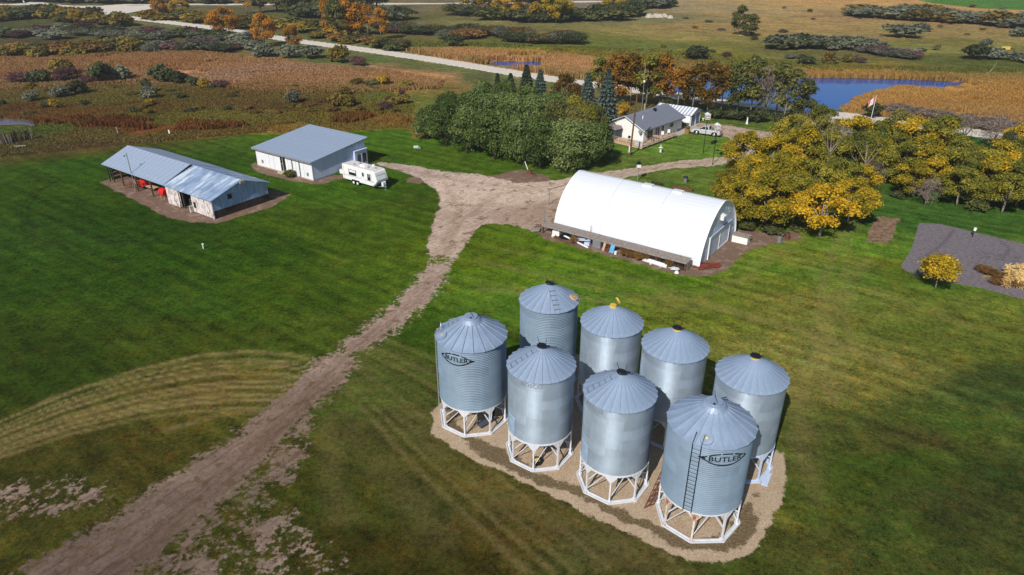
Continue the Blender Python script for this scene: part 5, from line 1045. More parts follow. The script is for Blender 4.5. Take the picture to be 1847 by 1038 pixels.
def plant(kind, lm, name, label, cat, px, py, h, wd=None, group=None, seed=None, dz=0.0):
    """kind picks the form, lm the foliage; (px, py) is the foot in the photograph, h and wd metres"""
    i = CNT.get(kind, 0); CNT[kind] = i + 1; vs = PROTO[kind]; me, tr = vs[i % len(vs)]
    x, y = G(px, py); H0 = {'willow': 9.6, 'elder': 8.6, 'poplar': 11.4, 'small': 4.2, 'spruce': 10.9, 'bush': 2.6, 'twiggy': 2.8, 'bare': 7.6}[kind]; W0 = {'willow': 8.6, 'elder': 8.6, 'poplar': 6.8, 'small': 4.6, 'spruce': 4.8, 'bush': 3.9, 'twiggy': 3.9, 'bare': 6.4}[kind]
    sz = h / H0; sw = (wd / W0) if wd else sz; rz = (i * 2.39996) % (2 * pi)
    if tr is None:
        o = link(name, me, None, (x, y, dz), rz); o.scale = (sw, sw * (1 if wd is None or wd < 6 else .8), sz); o.material_slots[0].link = 'OBJECT'; o.material_slots[0].material = LM[lm]; return tag(o, label, cat, group)
    t = thing(name, label, cat, (x, y, dz), rz, group); t.scale = (sw, sw, sz)
    o = link('crown', me, t); o.material_slots[0].link = 'OBJECT'; o.material_slots[0].material = LM[lm]; link('trunk', tr, t); return t
GW_ = 'green willows massed between the yard and the road'
for i, (px, py, h, wd, lb) in enumerate([
    (772, 252, 6.6, 6.6, 'low bushy green willow at the left end of the willow clump'), (805, 264, 8.2, 7.6, 'dark green willow, second from the left end of the clump front'), (842, 277, 8.6, 7.2, 'dark green willow at the clump front above a small lawn shadow'),
    (893, 288, 9.6, 8.6, 'broad green willow in the middle of the clump front'), (935, 296, 8.6, 7.0, 'green willow between the broad middle one and the front round one'), (975, 304, 8.2, 8.4, 'round green willow standing farthest forward beside the driveway'),
    (1022, 309, 8.6, 8.6, 'big round willow right behind the arched shed'), (1062, 303, 8.4, 7.2, 'green willow at the right end of the clump beside the bungalow deck'), (1088, 290, 5.4, 4.6, 'small dark willow in the shade next to the utility pole')]):
    plant('willow', 'willow', 'willow_tree', lb, 'tree', px, py, h * 1.07, wd, GW_)
for px, py, h, wd in [(812, 240, 8.2, 7.5), (848, 246, 9.2, 8), (886, 250, 10, 8), (925, 256, 9.8, 8), (965, 262, 9.5, 8), (1005, 268, 9.4, 8), (1045, 272, 9.0, 8), (872, 226, 9.5, 8), (910, 232, 9.8, 8), (950, 236, 9.6, 8), (993, 240, 9.0, 8), (1030, 246, 8.8, 7), (1066, 262, 8.2, 6)]:
    plant('willow', 'aspen' if px > 1000 and py > 255 else 'willow', 'willow_tree', 'green willow crown inside the clump, seen over the front row', 'tree', px, py, h, wd, GW_)
plant('willow', 'eldergreen', 'willow_tree', 'yellow-green tree at the willow clump top, left of the bungalow spruces', 'tree', 1035, 262, 9.8, 5.5); plant('willow', 'eldergreen', 'willow_tree', 'olive-yellow small tree in the willow clump next to the blue spruce', 'tree', 1058, 272, 9.2, 4.6)
plant('poplar', 'orange', 'poplar_tree', 'thin orange-brown tree between the small spruces and the road', 'tree', 1018, 208, 9.0, 5.5); plant('poplar', 'orange', 'poplar_tree', 'low orange tree left of the blue spruce pair', 'tree', 1040, 212, 7.5, 5)
for px, py, h, wd, lm, lb in [(949, 214, 10.8, 5.2, 'darkspruce', 'dark ragged spruce standing above the willows'), (973, 216, 10.0, 4.8, 'spruce', 'bluish spruce just right of the dark ragged spruce'), (898, 212, 9.0, 3.6, 'darkspruce', 'slim dark spruce tip poking out of the willows, leftmost spruce'), (921, 214, 9.2, 4.2, 'darkspruce', 'small spruce tip between the slim one and the dark ragged one'),
                              (1058, 214, 9.2, 4.6, 'spruce', 'blue spruce left of the tallest blue spruce'), (1091, 244, 12.3, 5.4, 'spruce', 'tallest blue spruce, at the left gable of the bungalow')]: plant('spruce', lm, 'spruce_tree', lb, 'tree', px, py, h, wd)
GO = 'autumn trees behind the bungalow'
for px, py, h, wd, kd, lm, lb in [
    (1082, 190, 11, 6.5, 'poplar', 'eldergreen', 'olive poplar leftmost of the trees behind the bungalow'), (1108, 194, 11.8, 7, 'poplar', 'orange', 'tall orange-brown poplar behind the left of the bungalow roof'), (1136, 192, 12.2, 7.4, 'poplar', 'orange', 'orange-brown poplar behind the antenna mast'),
    (1165, 194, 12.0, 7.2, 'poplar', 'eldergreen', 'olive-orange poplar right of the antenna mast'), (1190, 192, 11.6, 7, 'poplar', 'orange', 'orange poplar above the gap between house roof and garage'), (1222, 196, 9.4, 6.4, 'poplar', 'orange', 'shorter orange poplar behind the garage roof'),
    (1248, 200, 10.4, 6.8, 'poplar', 'orange', 'orange poplar behind the garage gable'), (1275, 206, 11.2, 7, 'poplar', 'orange', 'orange poplar right behind the parked pickup'), (1300, 204, 10.4, 6.6, 'poplar', 'orange', 'bright orange-brown poplar over the rear of the pickup'),
    (1328, 208, 11.6, 6.6, 'poplar', 'aspen', 'green poplar with pale limbs behind the small white statue'), (1352, 210, 12.6, 7, 'poplar', 'aspen', 'tall green poplar left of the bare-topped one'), (1378, 213, 11.8, 6.6, 'bare', 'twig', 'bare-topped poplar with whitish branches'),
    (1398, 214, 12.0, 6.8, 'poplar', 'aspen', 'green poplar right of the bare-topped one'), (1425, 217, 10.6, 6.6, 'poplar', 'aspen', 'green poplar before the pond edge'), (1446, 217, 8.6, 5.6, 'poplar', 'dark', 'dark green tree at the right end of the row by the pond')]:
    plant(kd, lm, 'poplar_tree', lb, 'tree', px, py, h, wd, GO)
for px, py in [(1120, 200), (1205, 204), (1290, 214), (1320, 216), (1345, 219), (1370, 221), (1410, 222), (1436, 222)]: plant('bush', 'dark', 'shrub', 'dark green undergrowth bush at the foot of the row behind the bungalow', 'shrub', px, py, 2.0 + .4 * (px % 3), 4.2, 'undergrowth behind the bungalow')
plant('bush', 'gold', 'shrub', 'bright yellow-green bush behind the bungalow chimney side', 'shrub', 1122, 216, 3.6, 3.4)
GE = 'yellow box elders at the right of the yard'
EL = [(1332, 408, 7.4, 7.4, 'elder', 'yellow-green box elder nearest to the arched shed end'), (1378, 412, 7.8, 8, 'elder', 'bright golden box elder above the white wooden box'), (1428, 408, 7.6, 7.6, 'eldergreen', 'greenish box elder between golden and olive ones, behind the barrels'),
      (1478, 428, 7.6, 8.4, 'elder', 'yellow box elder standing farthest forward, casting a dark lawn shadow'), (1528, 404, 7.0, 6.8, 'elder', 'rightmost box elder of the front clump beside the bare soil patch'), (1305, 372, 5.6, 4.4, 'elder', 'small yellow box elder behind the arched shed ridge end'),
      (1352, 372, 7.8, 7.4, 'elder', 'golden-orange box elder behind the front row'), (1402, 368, 7.8, 7.6, 'elder', 'dense yellow box elder in the middle of the clump'), (1452, 372, 7.6, 7.6, 'eldergreen', 'olive box elder with brown tips in the clump middle'), (1500, 372, 7.4, 7.4, 'eldergreen', 'dull olive box elder in the right half of the clump'),
      (1545, 368, 6.2, 6, 'elder', 'low yellow box elder over the lawn edge'), (1338, 320, 7.8, 7.6, 'elder', 'round-headed yellow box elder at the left top of the clump by the gravel'), (1392, 325, 7.8, 7.8, 'elder', 'yellow box elder at the clump top'), (1440, 318, 8.4, 8, 'elder', 'tall yellow box elder at the clump top beside the dead limbs'),
      (1490, 318, 7.4, 7.6, 'eldergreen', 'green-yellow box elder at the clump top by the dead limbs'), (1540, 318, 7.6, 7.6, 'eldergreen', 'green-yellow box elder right of the dead limbs'), (1425, 288, 8.6, 7, 'eldergreen', 'green-yellow box elder reaching up towards the gravel road'), (1470, 272, 8.4, 7, 'eldergreen', 'loose yellow-green box elder touching the gravel road edge')]
for px, py, h, wd, lm, lb in EL: plant('elder', lm, 'box_elder_tree', lb, 'tree', px, py, h, wd, GE)
BAND = [(1535, 285, 7.6), (1585, 290, 7.6), (1635, 296, 8.4), (1680, 300, 8.6), (1722, 318, 6.4), (1575, 325, 7), (1620, 335, 7.4), (1660, 342, 7.2), (1702, 350, 7.2), (1742, 358, 7.0), (1785, 364, 7.4), (1832, 372, 7.8), (1790, 330, 7), (1835, 330, 8.0), (1870, 345, 8.4), (1880, 385, 7.6), (1700, 270, 6.4), (1840, 292, 7.2), (1760, 322, 5.6), (1920, 400, 8), (1920, 350, 8), (1606, 312, 7.0), (1655, 320, 7.2), (1722, 340, 6.6), (1768, 346, 6.8), (1812, 352, 7.0), (1860, 366, 7.4), (1640, 355, 5.8), (1725, 372, 6.0), (1806, 385, 6.2)]
for i, (px, py, h) in enumerate(BAND):
    plant('elder', ['elder', 'eldergreen', 'elder', 'eldergreen', 'eldergreen'][i % 5], 'box_elder_tree', ('golden ' if i % 5 in (0, 2) else 'olive-green ') + ['box elder at the %s of the belt behind the garden, upper row', 'box elder at the %s of the belt behind the garden, lower row'][py > 320] % ('left end' if px < 1630 else 'left middle' if px < 1710 else 'right middle' if px < 1800 else 'right end'), 'tree', px, py, h, h * 1.08, 'tree belt between the lawn and the gravel road')
for px, py, h, lb in [(1395, 392, 7, 'grey bare-limbed tree inside the golden clump'), (1508, 300, 7.6, 'dead whitish tree with bare limbs rising from the yellow clump'), (1560, 348, 6, 'bare grey tree at the lawn edge beside the yellow clump'), (1668, 372, 4.8, 'leaning bare tree at the foot of the tree belt'), (1790, 268, 7, 'bare twiggy tree near the far right road'), (1735, 258, 6, 'bare twiggy tree below the gap in the belt')]:
    plant('bare', 'twig', 'bare_tree', lb, 'tree', px, py, h, h * .9)
plant('willow', 'dark', 'elm_tree', 'dark narrow green tree in the belt beside the green road gap', 'tree', 1800, 318, 8.0, 3.6); plant('bare', 'dark', 'elm_tree', 'dark grey-green narrow tree left of the golden clump', 'tree', 1318, 372, 7.0, 4.4)
for px, py in [(1320, 405), (1352, 420), (1395, 424), (1440, 420), (1510, 412), (1345, 398), (1625, 360), (1758, 384)]: plant('bush', 'dark' if px % 2 else 'aspen', 'shrub', 'low green undergrowth bush at the foot of the yellow trees', 'shrub', px + (px * 7) % 13 - 6, py - 4, 1.0 + .25 * (px % 5), 2.4 + .5 * (px % 4), 'undergrowth under the box elders')
plant('small', 'elder', 'young_maple', 'lone small yellow tree with pale forked trunk beside the garden plot', 'tree', 1687, 521, 4.3, 4.9)
plant('bush', 'dark', 'shrub', 'round green bush beyond the road behind the flagpole', 'shrub', 1572, 213, 3.2, 4.6); plant('bush', 'aspen', 'shrub', 'small round green bush on the roadside right of the flagpole', 'shrub', 1620, 218, 2.6, 4)
plant('bush', 'dark', 'shrub', 'small dark bush on the lawn corner below the pond-side trees', 'shrub', 1421, 224, 1.0, 1.8)
plant('bush', 'aspen', 'shrub', 'leafy rhubarb-like plant against the workshop front wall', 'shrub', 523, 320, 1.2, 2.4)
for px, py, w_ in [(1612, 205, 8), (1660, 212, 8), (1700, 218, 9), (1745, 226, 9), (1790, 232, 9), (1835, 240, 9)]: plant('twiggy', 'twig', 'shrub', 'grey leafless thicket bush between the marsh and the road at the right', 'shrub', px, py, 2.3, w_, 'leafless bushes at the right road edge')
# scrub beyond the yard: (form, foliage, look, [(foot pixel, width m, height m)])
SH = [
 ('bush', 'dark', 'dark green round bush in the marsh edge left of centre', [(292, 148, 8, 4.6)]), ('bush', 'dark', 'smaller black-green bush touching the round one', [(322, 150, 5.5, 3)]),
 ('bush', 'dark', 'tall dark green bush among the maroon scrub at the far left', [(186, 150, 8.5, 5.2)]), ('bush', 'silver', 'grey-green bush right of the tall dark one', [(220, 146, 6.5, 4)]), ('bush', 'olive', 'olive bush rising behind the tall dark one', [(118, 138, 7, 4.6)]),
 ('twiggy', 'maroon', 'maroon-grey bush in the scrub line at the far left', [(35, 152, 8, 3.6)]), ('bush', 'dark', 'dark round bush in the scrub line at the far left', [(75, 152, 7, 3.6)]), ('twiggy', 'maroon', 'big mauve-grey round bush in the left scrub line', [(125, 148, 8.5, 4.6)]), ('twiggy', 'maroon', 'reddish low bush below the tall dark one', [(160, 153, 5, 2.6)]),
 ('bush', 'silver', 'silvery bush in the grass in front of the scrub line', [(112, 176, 5, 3)]), ('bush', 'dark', 'dark bush hugging the silvery one in the grass', [(142, 170, 6, 3.2)]), ('bush', 'silver', 'small blue-grey bush standing alone in the left grass', [(58, 183, 4, 2.2)]), ('bush', 'gold', 'small golden bush in the left grass', [(97, 193, 3.4, 1.8)]), ('bush', 'olive', 'small yellow-green bush above the blue-grey one', [(58, 161, 3, 1.6)]),
 ('bush', 'dark', 'narrow dark bush in the open grass, taller of two', [(266, 168, 3, 3.4)]), ('bush', 'silver', 'narrow grey-blue bush in the open grass before its darker twin', [(270, 178, 4, 3.2)]), ('bush', 'gold', 'small ochre bush at the foot of the narrow grey one', [(269, 190, 3, 1.4)]),
 ('bush', 'dark', 'green bush at the right end of the left scrub line', [(349, 157, 3.6, 2.6)]), ('bush', 'gold', 'yellow bush next to the green one by the tan reeds', [(368, 158, 3.6, 2.4)]), ('twiggy', 'maroon', 'maroon low bush by the tan reeds', [(398, 158, 5, 2.2)]),
 ('twiggy', 'maroon', 'bright purple bush under the gravel road', [(645, 118, 7, 3.0)]), ('bush', 'olive', 'large olive bush beside the purple bush', [(612, 112, 8, 4.6)]), ('bush', 'silver', 'grey-green bush left of the large olive one', [(563, 106, 9, 3.8)]), ('bush', 'silver', 'grey-green bush by the roadside orange tree', [(520, 104, 9, 4)]), ('bush', 'silver', 'grey-green wide bush below the orange roadside tree', [(475, 102, 10, 3.6)]),
 ('bush', 'silver', 'blue-grey round bush in the meadow right above the workshop', [(530, 187, 4.4, 2.8)]), ('bush', 'olive', 'olive-yellow bush in the meadow above the workshop', [(605, 192, 5, 2.8)]), ('bush', 'olive', 'olive bush in the meadow beside the round olive one', [(628, 192, 4.6, 2.6)]), ('bush', 'gold', 'yellow bush on the edge of the tan reeds', [(692, 157, 4, 3)]),
 ('bush', 'dark', 'grey-green bush left of the yellow reed-edge bush', [(675, 158, 4.6, 2)]), ('bush', 'olive', 'small yellow-olive bush in the meadow above the olive pair', [(623, 172, 3.6, 2)]), ('twiggy', 'maroon', 'small dark plum bush in the meadow', [(695, 197, 4.6, 1.8)]), ('twiggy', 'maroon', 'tiny purple bush in the meadow', [(726, 173, 2, 1.6)]), ('bush', 'olive', 'olive bush next to the willow clump', [(722, 188, 5, 2)]),
 ('bush', 'olive', 'olive bush at the reed edge beside the willow clump', [(733, 158, 5, 2)]), ('bush', 'olive', 'green-yellow bush at the reed edge over the meadow', [(645, 156, 4.4, 2)]),
 ('bush', 'dark', 'dark bush alone in the roadside green beyond the road', [(818, 87, 8.5, 4.2)]), ('bush', 'dark', 'small dark bush at the far road side', [(708, 92, 7, 3)]), ('bush', 'dark', 'dark bush at the far pasture edge', [(1255, 108, 9, 4)]), ('twiggy', 'maroon', 'small maroon bush on the far bank', [(1310, 104, 3.6, 2)]), ('bush', 'dark', 'green bush on the far bank over the pond', [(1452, 117, 7, 2.6)]), ('bush', 'olive', 'olive bush on the far bank over the pond', [(1494, 115, 7, 2.6)]), ('bush', 'olive', 'bright olive bush on the far bank over the pond', [(1528, 113, 4, 2.4)]),
 ('twiggy', 'maroon', 'purple-grey bush on the far bank over the pond', [(1552, 114, 4, 2)]), ('bush', 'silver', 'grey-green patch bush in the far pasture', [(1628, 68, 16, 4.4)]), ('bush', 'silver', 'small grey-green bush beside the pasture patch bush', [(1660, 56, 10, 3)]), ('bush', 'silver', 'blue-green shrub belt bush at the right frame edge', [(1838, 66, 10, 3)]),
 ('bush', 'dark', 'dark grey bush at the right of the pasture', [(1758, 107, 10, 4.4)]), ('bush', 'silver', 'grey-green bush at the right of the pasture, beside the dark grey one', [(1790, 107, 9, 3.6)]), ('bush', 'silver', 'grey bush at the right frame edge above the marsh', [(1838, 111, 9, 2.6)]), ('bush', 'silver', 'small blue-grey bush beside the yellow machine', [(1777, 87, 4, 3)]),
]
for kd, lm, lb, pts in SH:
    for px, py, w_, h in pts: plant(kd, lm, 'shrub', lb, 'shrub', px, py, h, w_)
RS = random.Random(7)
TONE = {'olive': 'olive', 'dark': 'dark green', 'silver': 'grey-green', 'maroon': 'maroon', 'gold': 'golden', 'brown': 'brown', 'twig': 'leafless grey', 'aspen': 'dull green'}
def band(kd, lms, label, group, line, n, wr, hr, jx=8, jy=3, name='shrub', cat='shrub'):
    pts = line; tot = len(pts) - 1
    for i in range(n):
        u = (i + RS.uniform(.1, .9)) / n * tot; k = min(int(u), tot - 1); f = u - k
        px = pts[k][0] * (1 - f) + pts[k + 1][0] * f + RS.uniform(-jx, jx); py = pts[k][1] * (1 - f) + pts[k + 1][1] * f + RS.uniform(-jy, jy)
        lm_ = lms[i % len(lms)]; h_, w__ = RS.uniform(*hr), RS.uniform(*wr); third = ('left third', 'middle', 'right third')[min(2, i * 3 // n)]
        plant(kd if isinstance(kd, str) else RS.choice(kd), lm_, name, '%s %s bush in the %s of the %s' % ('low' if h_ < (hr[0] + hr[1]) / 2 else 'tall', TONE[lm_], third, group), cat, px, max(py, 1.5), h_ * .70, w__ * 1.05, group)
BT = ('bush', 'bush', 'twiggy')
band('bush', ['olive', 'dark', 'olive', 'dark', 'olive'], 'olive and dark green bush in the top left thicket below the road junction', 'thicket at the road fork', [(0, 38), (60, 26), (130, 36), (230, 46)], 20, (12, 17), (5.5, 8), 8, 4)
band(BT, ['silver', 'dark', 'maroon', 'silver'], 'grey-green or maroon bush in the wide scrub belt at the upper left', 'upper left scrub belt', [(0, 68), (120, 62), (250, 66), (380, 72), (460, 82)], 34, (9, 14), (3, 5.2), 12, 8)
band('bush', ['olive', 'olive', 'brown', 'olive', 'gold', 'dark'], 'yellow-olive bush in the scrub row above the tan reeds', 'yellow-olive scrub row', [(0, 104), (80, 100), (160, 96), (250, 92)], 20, (8, 12), (4, 6), 8, 4)
band(BT, ['silver', 'maroon', 'silver', 'dark'], 'grey-green bush in the scrub row right of the yellow-olive one', 'grey scrub row above the reeds', [(262, 92), (330, 90), (430, 92)], 14, (8, 12), (3.5, 5), 8, 4)
band('bush', ['gold', 'olive', 'olive', 'aspen'], 'yellow-green bush in the meadow beyond the gravel road at the upper left', 'roadside bushes beyond the road', [(270, 30), (360, 38), (470, 50), (560, 60), (650, 66)], 24, (10, 15), (4, 6), 10, 7)
band(BT, ['olive', 'dark', 'brown', 'silver'], 'low olive bush along the far side of the gravel road', 'bushes along the road', [(560, 66), (640, 76), (700, 84), (730, 88)], 14, (7, 10), (3, 4.4), 6, 4)
band('twiggy', ['dark', 'silver', 'dark', 'brown'], 'grey-brown brush bush in the long belt above the roadside green', 'long brush belt', [(690, 58), (780, 62), (880, 68), (960, 72), (1045, 76)], 30, (11, 15), (4.5, 6.5), 10, 6)
band(BT, ['dark', 'aspen', 'dark'], 'dark bush in the far grove at the top middle', 'far grove at the top middle', [(820, 26), (900, 34), (990, 38), (1080, 36), (1150, 30)], 24, (14, 20), (6, 9), 8, 4)
band('bush', ['silver', 'dark', 'silver'], 'dark bush on the skyline edge of the far pasture', 'pasture edge bushes', [(1120, 14), (1160, 15), (1205, 13)], 8, (14, 20), (6, 8), 5, 1)
band('bush', ['silver', 'dark', 'silver'], 'silvery bush of the patch above the pond bank', 'silvery patch above the pond', [(1402, 84), (1440, 86), (1490, 88), (1540, 90), (1575, 88)], 16, (10, 15), (4, 6), 6, 3)
band('twiggy', ['twig', 'silver', 'maroon'], 'purple-grey low bush of the strip above the pond bank', 'dull strip above the pond', [(1560, 92), (1610, 100), (1650, 106)], 9, (9, 13), (3, 4), 6, 2)
band('bush', ['silver', 'silver', 'olive'], 'silvery or olive bush in the far shrub belt at the upper right', 'far shrub belt at the upper right', [(1540, 28), (1620, 32), (1690, 36), (1760, 42), (1847, 50)], 26, (16, 22), (5, 8), 8, 3)
band('bush', ['dark', 'silver'], 'dim bush of the far strip beyond the top road', 'strip beyond the top road', [(0, 3), (110, 3), (240, 6), (330, 6), (430, 6)], 14, (16, 24), (5, 7), 10, 1)
band('bush', ['dark', 'dark', 'silver'], 'dark bush of the thicket beyond the orange poplars', 'thicket beyond orange poplars', [(540, 30), (600, 32), (660, 36), (730, 38)], 16, (13, 18), (6, 9), 8, 4)
GF = 'far autumn trees along the upper edge'
for px, py, h, wd, kd, lm, lb in [
    (406, 66, 11, 12, 'elder', 'fire', 'big round orange tree beside the gravel road'), (478, 84, 11, 9, 'elder', 'fire', 'orange tree standing over the roadside shrubs'), (531, 90, 8, 7, 'elder', 'fire', 'smaller orange tree at the gravel road edge'),
    (292, 30, 9, 9, 'elder', 'fire', 'orange tree left in the far meadow above the road'), (325, 30, 8, 10, 'elder', 'gold', 'golden tree right of the far orange one'), (446, 26, 13, 9, 'poplar', 'fire', 'orange poplar cut by the top edge'), (470, 22, 11, 9, 'poplar', 'aspen', 'green poplar right of the top edge orange one'),
    (116, 38, 6, 6, 'elder', 'gold', 'small bright golden tree in the upper left thicket'), (135, 43, 6, 6, 'elder', 'gold', 'second small bright golden tree in the upper left thicket'),
    (592, 64, 13, 6, 'poplar', 'fire', 'slim orange poplar at the left of the roadside poplar row'), (607, 68, 13, 9, 'poplar', 'aspen', 'dark green poplar within the orange poplar row'), (628, 66, 14, 7, 'poplar', 'fire', 'orange poplar just right of the dark green one'), (648, 66, 12, 8, 'poplar', 'fire', 'orange poplar in the middle of the row'),
    (664, 66, 12, 5, 'poplar', 'fire', 'narrow orange poplar near the right of the row'), (688, 72, 11, 7, 'poplar', 'fire', 'orange poplar at the right end of the row beside the maroon bush'), (640, 22, 12, 8, 'poplar', 'fire', 'orange poplar at the top edge over the dark thicket'),
    (855, 24, 14, 16, 'elder', 'elder', 'yellow-green tree at the left of the far grove'), (885, 26, 14, 16, 'elder', 'gold', 'golden tree second in the far grove'), (916, 34, 15, 16, 'elder', 'gold', 'golden tree in the left middle of the far grove'), (952, 40, 15, 14, 'elder', 'gold', 'brightest golden tree, middle of the far grove'),
    (975, 36, 13, 12, 'poplar', 'aspen', 'green tree between golden ones in the far grove'), (1003, 42, 14, 14, 'elder', 'elder', 'yellow-green tree with a pale orange foot in the far grove'), (1102, 22, 12, 14, 'elder', 'elder', 'yellow-green tree at the right of the far grove'),
    (1330, 64, 11, 7, 'poplar', 'aspen', 'narrow green tree standing in the open pasture, left of a pair'), (1351, 66, 8, 8, 'poplar', 'aspen', 'lower green tree in the open pasture, right of a pair')]:
    plant(kd, lm, 'autumn_tree', lb, 'tree', px, py, h, wd, GF)
for px, py in [(500, 22), (530, 24), (560, 20), (590, 24), (620, 20), (650, 22), (680, 20)]: plant('willow', 'aspen', 'autumn_tree', 'dark green tree of the far wood cut by the top edge', 'tree', px, py, 16, 17, GF)
band('twiggy', ['maroon'], 'maroon bush at the right end of the orange poplar row', 'maroon bushes by the poplar row', [(700, 56), (722, 58)], 3, (8, 10), (4, 5), 3, 2)
# reeds and tall grasses
def join_brush(groups, name, label):
    """bushes too small or too many to pick apart become one mesh"""
    obs = [o for o in COL.objects if o.type == 'MESH' and o.get('group') in groups]
    cache, Vs, Ts, Cs, MI, mats = {}, [], [], [], [], []
    for o in obs:
        me = o.data
        if me.name not in cache:
            n = len(me.vertices); v = np.empty(n * 3, np.float32); me.vertices.foreach_get('co', v); k = len(me.polygons)
            t = np.empty(k, np.float32); me.attributes['tint'].data.foreach_get('value', t); c = np.empty(k, np.float32); me.attributes['clump'].data.foreach_get('value', c); cache[me.name] = (v.reshape(-1, 3), t, c)
        v, t, c = cache[me.name]; Mx = np.array(Matrix.LocRotScale(o.location, o.rotation_euler, o.scale)); Vs.append(v @ Mx[:3, :3].T + Mx[:3, 3]); Ts.append(t); Cs.append(np.clip(c + RS.uniform(-.2, .2), 0, 1))
        mt = o.material_slots[0].material
        if mt not in mats: mats.append(mt)
        MI.append(np.full(len(t), mats.index(mt), np.int32)); bpy.data.objects.remove(o)
    V = np.concatenate(Vs); me = np_mesh(name, V, np.arange(len(V)).reshape(-1, 4), mats, {'tint': ('FACE', 'FLOAT', np.concatenate(Ts)), 'clump': ('FACE', 'FLOAT', np.concatenate(Cs))})
    me.polygons.foreach_set('material_index', np.concatenate(MI)); tag(link(name, me), label, kind='stuff')
def inside(P, pg): return sdf(P, pg) > 0
def tufts(name, label, pgs, avoid, n, hgt, wdt, cols, seed, blades=3, lean=.25, zmix=.45, gain=1.5):
    R = np.random.RandomState(seed); pts = []
    areas = [(pg[:, 0].min(), pg[:, 0].max(), pg[:, 1].min(), pg[:, 1].max()) for pg in pgs]; A_ = np.array([(a[1] - a[0]) * (a[3] - a[2]) for a in areas]); A_ /= A_.sum()
    for pg, a, f in zip(pgs, areas, A_):
        k = int(n * f * 2.2); P = np.stack([R.uniform(a[0], a[1], k), R.uniform(a[2], a[3], k)], 1); P = P[np.abs(P[:, 0]) < P[:, 1] * .8 + 12]; ok = inside(P, pg)
        for av in avoid: ok &= (sdf(P, av) < -.3) & (sdf(P + [[0, 3.0]], av) < -.3) & (sdf(P + [[0, 6.0]], av) < -.3)
        pts.append(P[ok])
    P = np.concatenate(pts); dr = np.minimum(ldist(P, ROAD_B), ldist(P, ROAD_A)); P = P[dr > 5.0]; P = P[(fbm(P, 9, seed) > (.50 if n < 5000 else .32))]; n = len(P)
    P = np.repeat(P, blades, 0) + R.normal(size=(n * blades, 2)) * .35; n = len(P); a = R.uniform(0, pi, n); h = hgt * (.6 + .7 * R.rand(n)); w2 = wdt * (.6 + .8 * R.rand(n)) / 2; lx, ly = R.normal(size=n) * lean, R.normal(size=n) * lean
    dx, dy = np.cos(a) * w2, np.sin(a) * w2; z0 = np.full(n, -.25)
    V = np.stack([np.stack([P[:, 0] - dx, P[:, 1] - dy, z0], 1), np.stack([P[:, 0] + dx, P[:, 1] + dy, z0], 1), np.stack([P[:, 0] + dx * .8 + lx, P[:, 1] + dy * .8 + ly, h], 1), np.stack([P[:, 0] - dx * .5 + lx, P[:, 1] - dy * .5 + ly, h * .92], 1)], 1).reshape(-1, 3)
    C = np.array([lin(c) for c in cols]); f = fbm(P, 16, seed + 5) * .8 + R.rand(n) * .45 - .1; f = np.clip(f, 0, .999) * (len(C) - 1); i = f.astype(int); g_ = (f - i)[:, None]; col = C[i] * (1 - g_) + C[i + 1] * g_; zc = idw(P + 22 * (np.stack([fbm(P, 22, 43), fbm(P, 22, 49)], 1) - .5), FC); col = col * (1 - zmix) + zc * zmix * 1.12; col = np.clip(col * gain * (.8 + .4 * R.rand(n))[:, None], 0, .75)
    col = np.column_stack([col, np.ones(n)])
    me = np_mesh(name, V, np.arange(4 * n).reshape(-1, 4), [M['reed']], {'col': ('FACE', 'FLOAT_COLOR', col)}); o = link(name, me); tag(o, label, kind='stuff'); return n
m = NT('reed_blades'); c_r = m.attr('col').outputs['Color']; m.fin(c_r, .85, 0, .1); tr = m.n('ShaderNodeBsdfTranslucent'); m.set(tr.inputs[0], c_r); mx = m.n('ShaderNodeMixShader'); mx.inputs[0].default_value = .5
m.t.links.new(m.b.outputs[0], mx.inputs[1]); m.t.links.new(tr.outputs[0], mx.inputs[2]); m.t.links.new(mx.outputs[0], m.out.inputs[0]); M['reed'] = m.mat
WV = [poly(q) for q in WATER]
TAN = [(134, 102, 60), (160, 124, 78), (180, 146, 98), (150, 112, 66)]
tufts('cattail_reeds', 'golden tan cattails round the blue pond', [poly(REEDS[0])], WV, 50000, .95, .34, [(132, 98, 52), (156, 120, 66), (172, 140, 84), (142, 104, 58)], 3)
tufts('cattail_reeds', 'tan cattail strip along the far side of the gravel road', [poly(REEDS[1])], WV, 24000, 1.2, .4, TAN, 4)
tufts('cattail_reeds', 'tan cattail marsh left of the gravel road', [poly(REEDS[2])], WV, 48000, .75, .34, [(126, 90, 48), (150, 112, 66), (166, 136, 96), (138, 102, 52)], 5)
MEAD = [(-150, 170), (120, 160), (250, 148), (420, 160), (480, 168), (700, 166), (745, 190), (736, 230), (640, 236), (450, 241), (230, 260), (0, 283), (-150, 300)]
tufts('meadow_grass', 'rust and olive meadow grasses above the workshop and barn', [poly(MEAD)], WV, 60000, .26, .30, [(100, 54, 34), (110, 74, 40), (98, 86, 42), (104, 102, 44), (116, 108, 52), (108, 78, 42), (88, 54, 34)], 6, 2, zmix=.65, gain=1.75)
tufts('reed_clump', 'orange-brown reed clumps above the workshop', [poly([(598, 222), (620, 204), (680, 202), (740, 206), (738, 222), (680, 220), (640, 224)]), poly([(60, 222), (180, 212), (330, 222), (460, 228), (470, 234), (300, 236), (150, 228)])], [], 2600, 1.0, .4, [(84, 50, 26), (118, 72, 36), (142, 96, 50)], 8, gain=1.3)
tufts('ditch_grass', 'green and yellow grasses along the bank beyond the road', [poly([(700, 72), (1000, 84), (1200, 92), (1500, 118), (1900, 128), (1900, 140), (1450, 128), (1180, 124), (960, 94), (730, 90)])], WV, 20000, .5, .5, [(86, 92, 40), (112, 110, 44), (98, 96, 46), (150, 130, 44)], 9, 2)

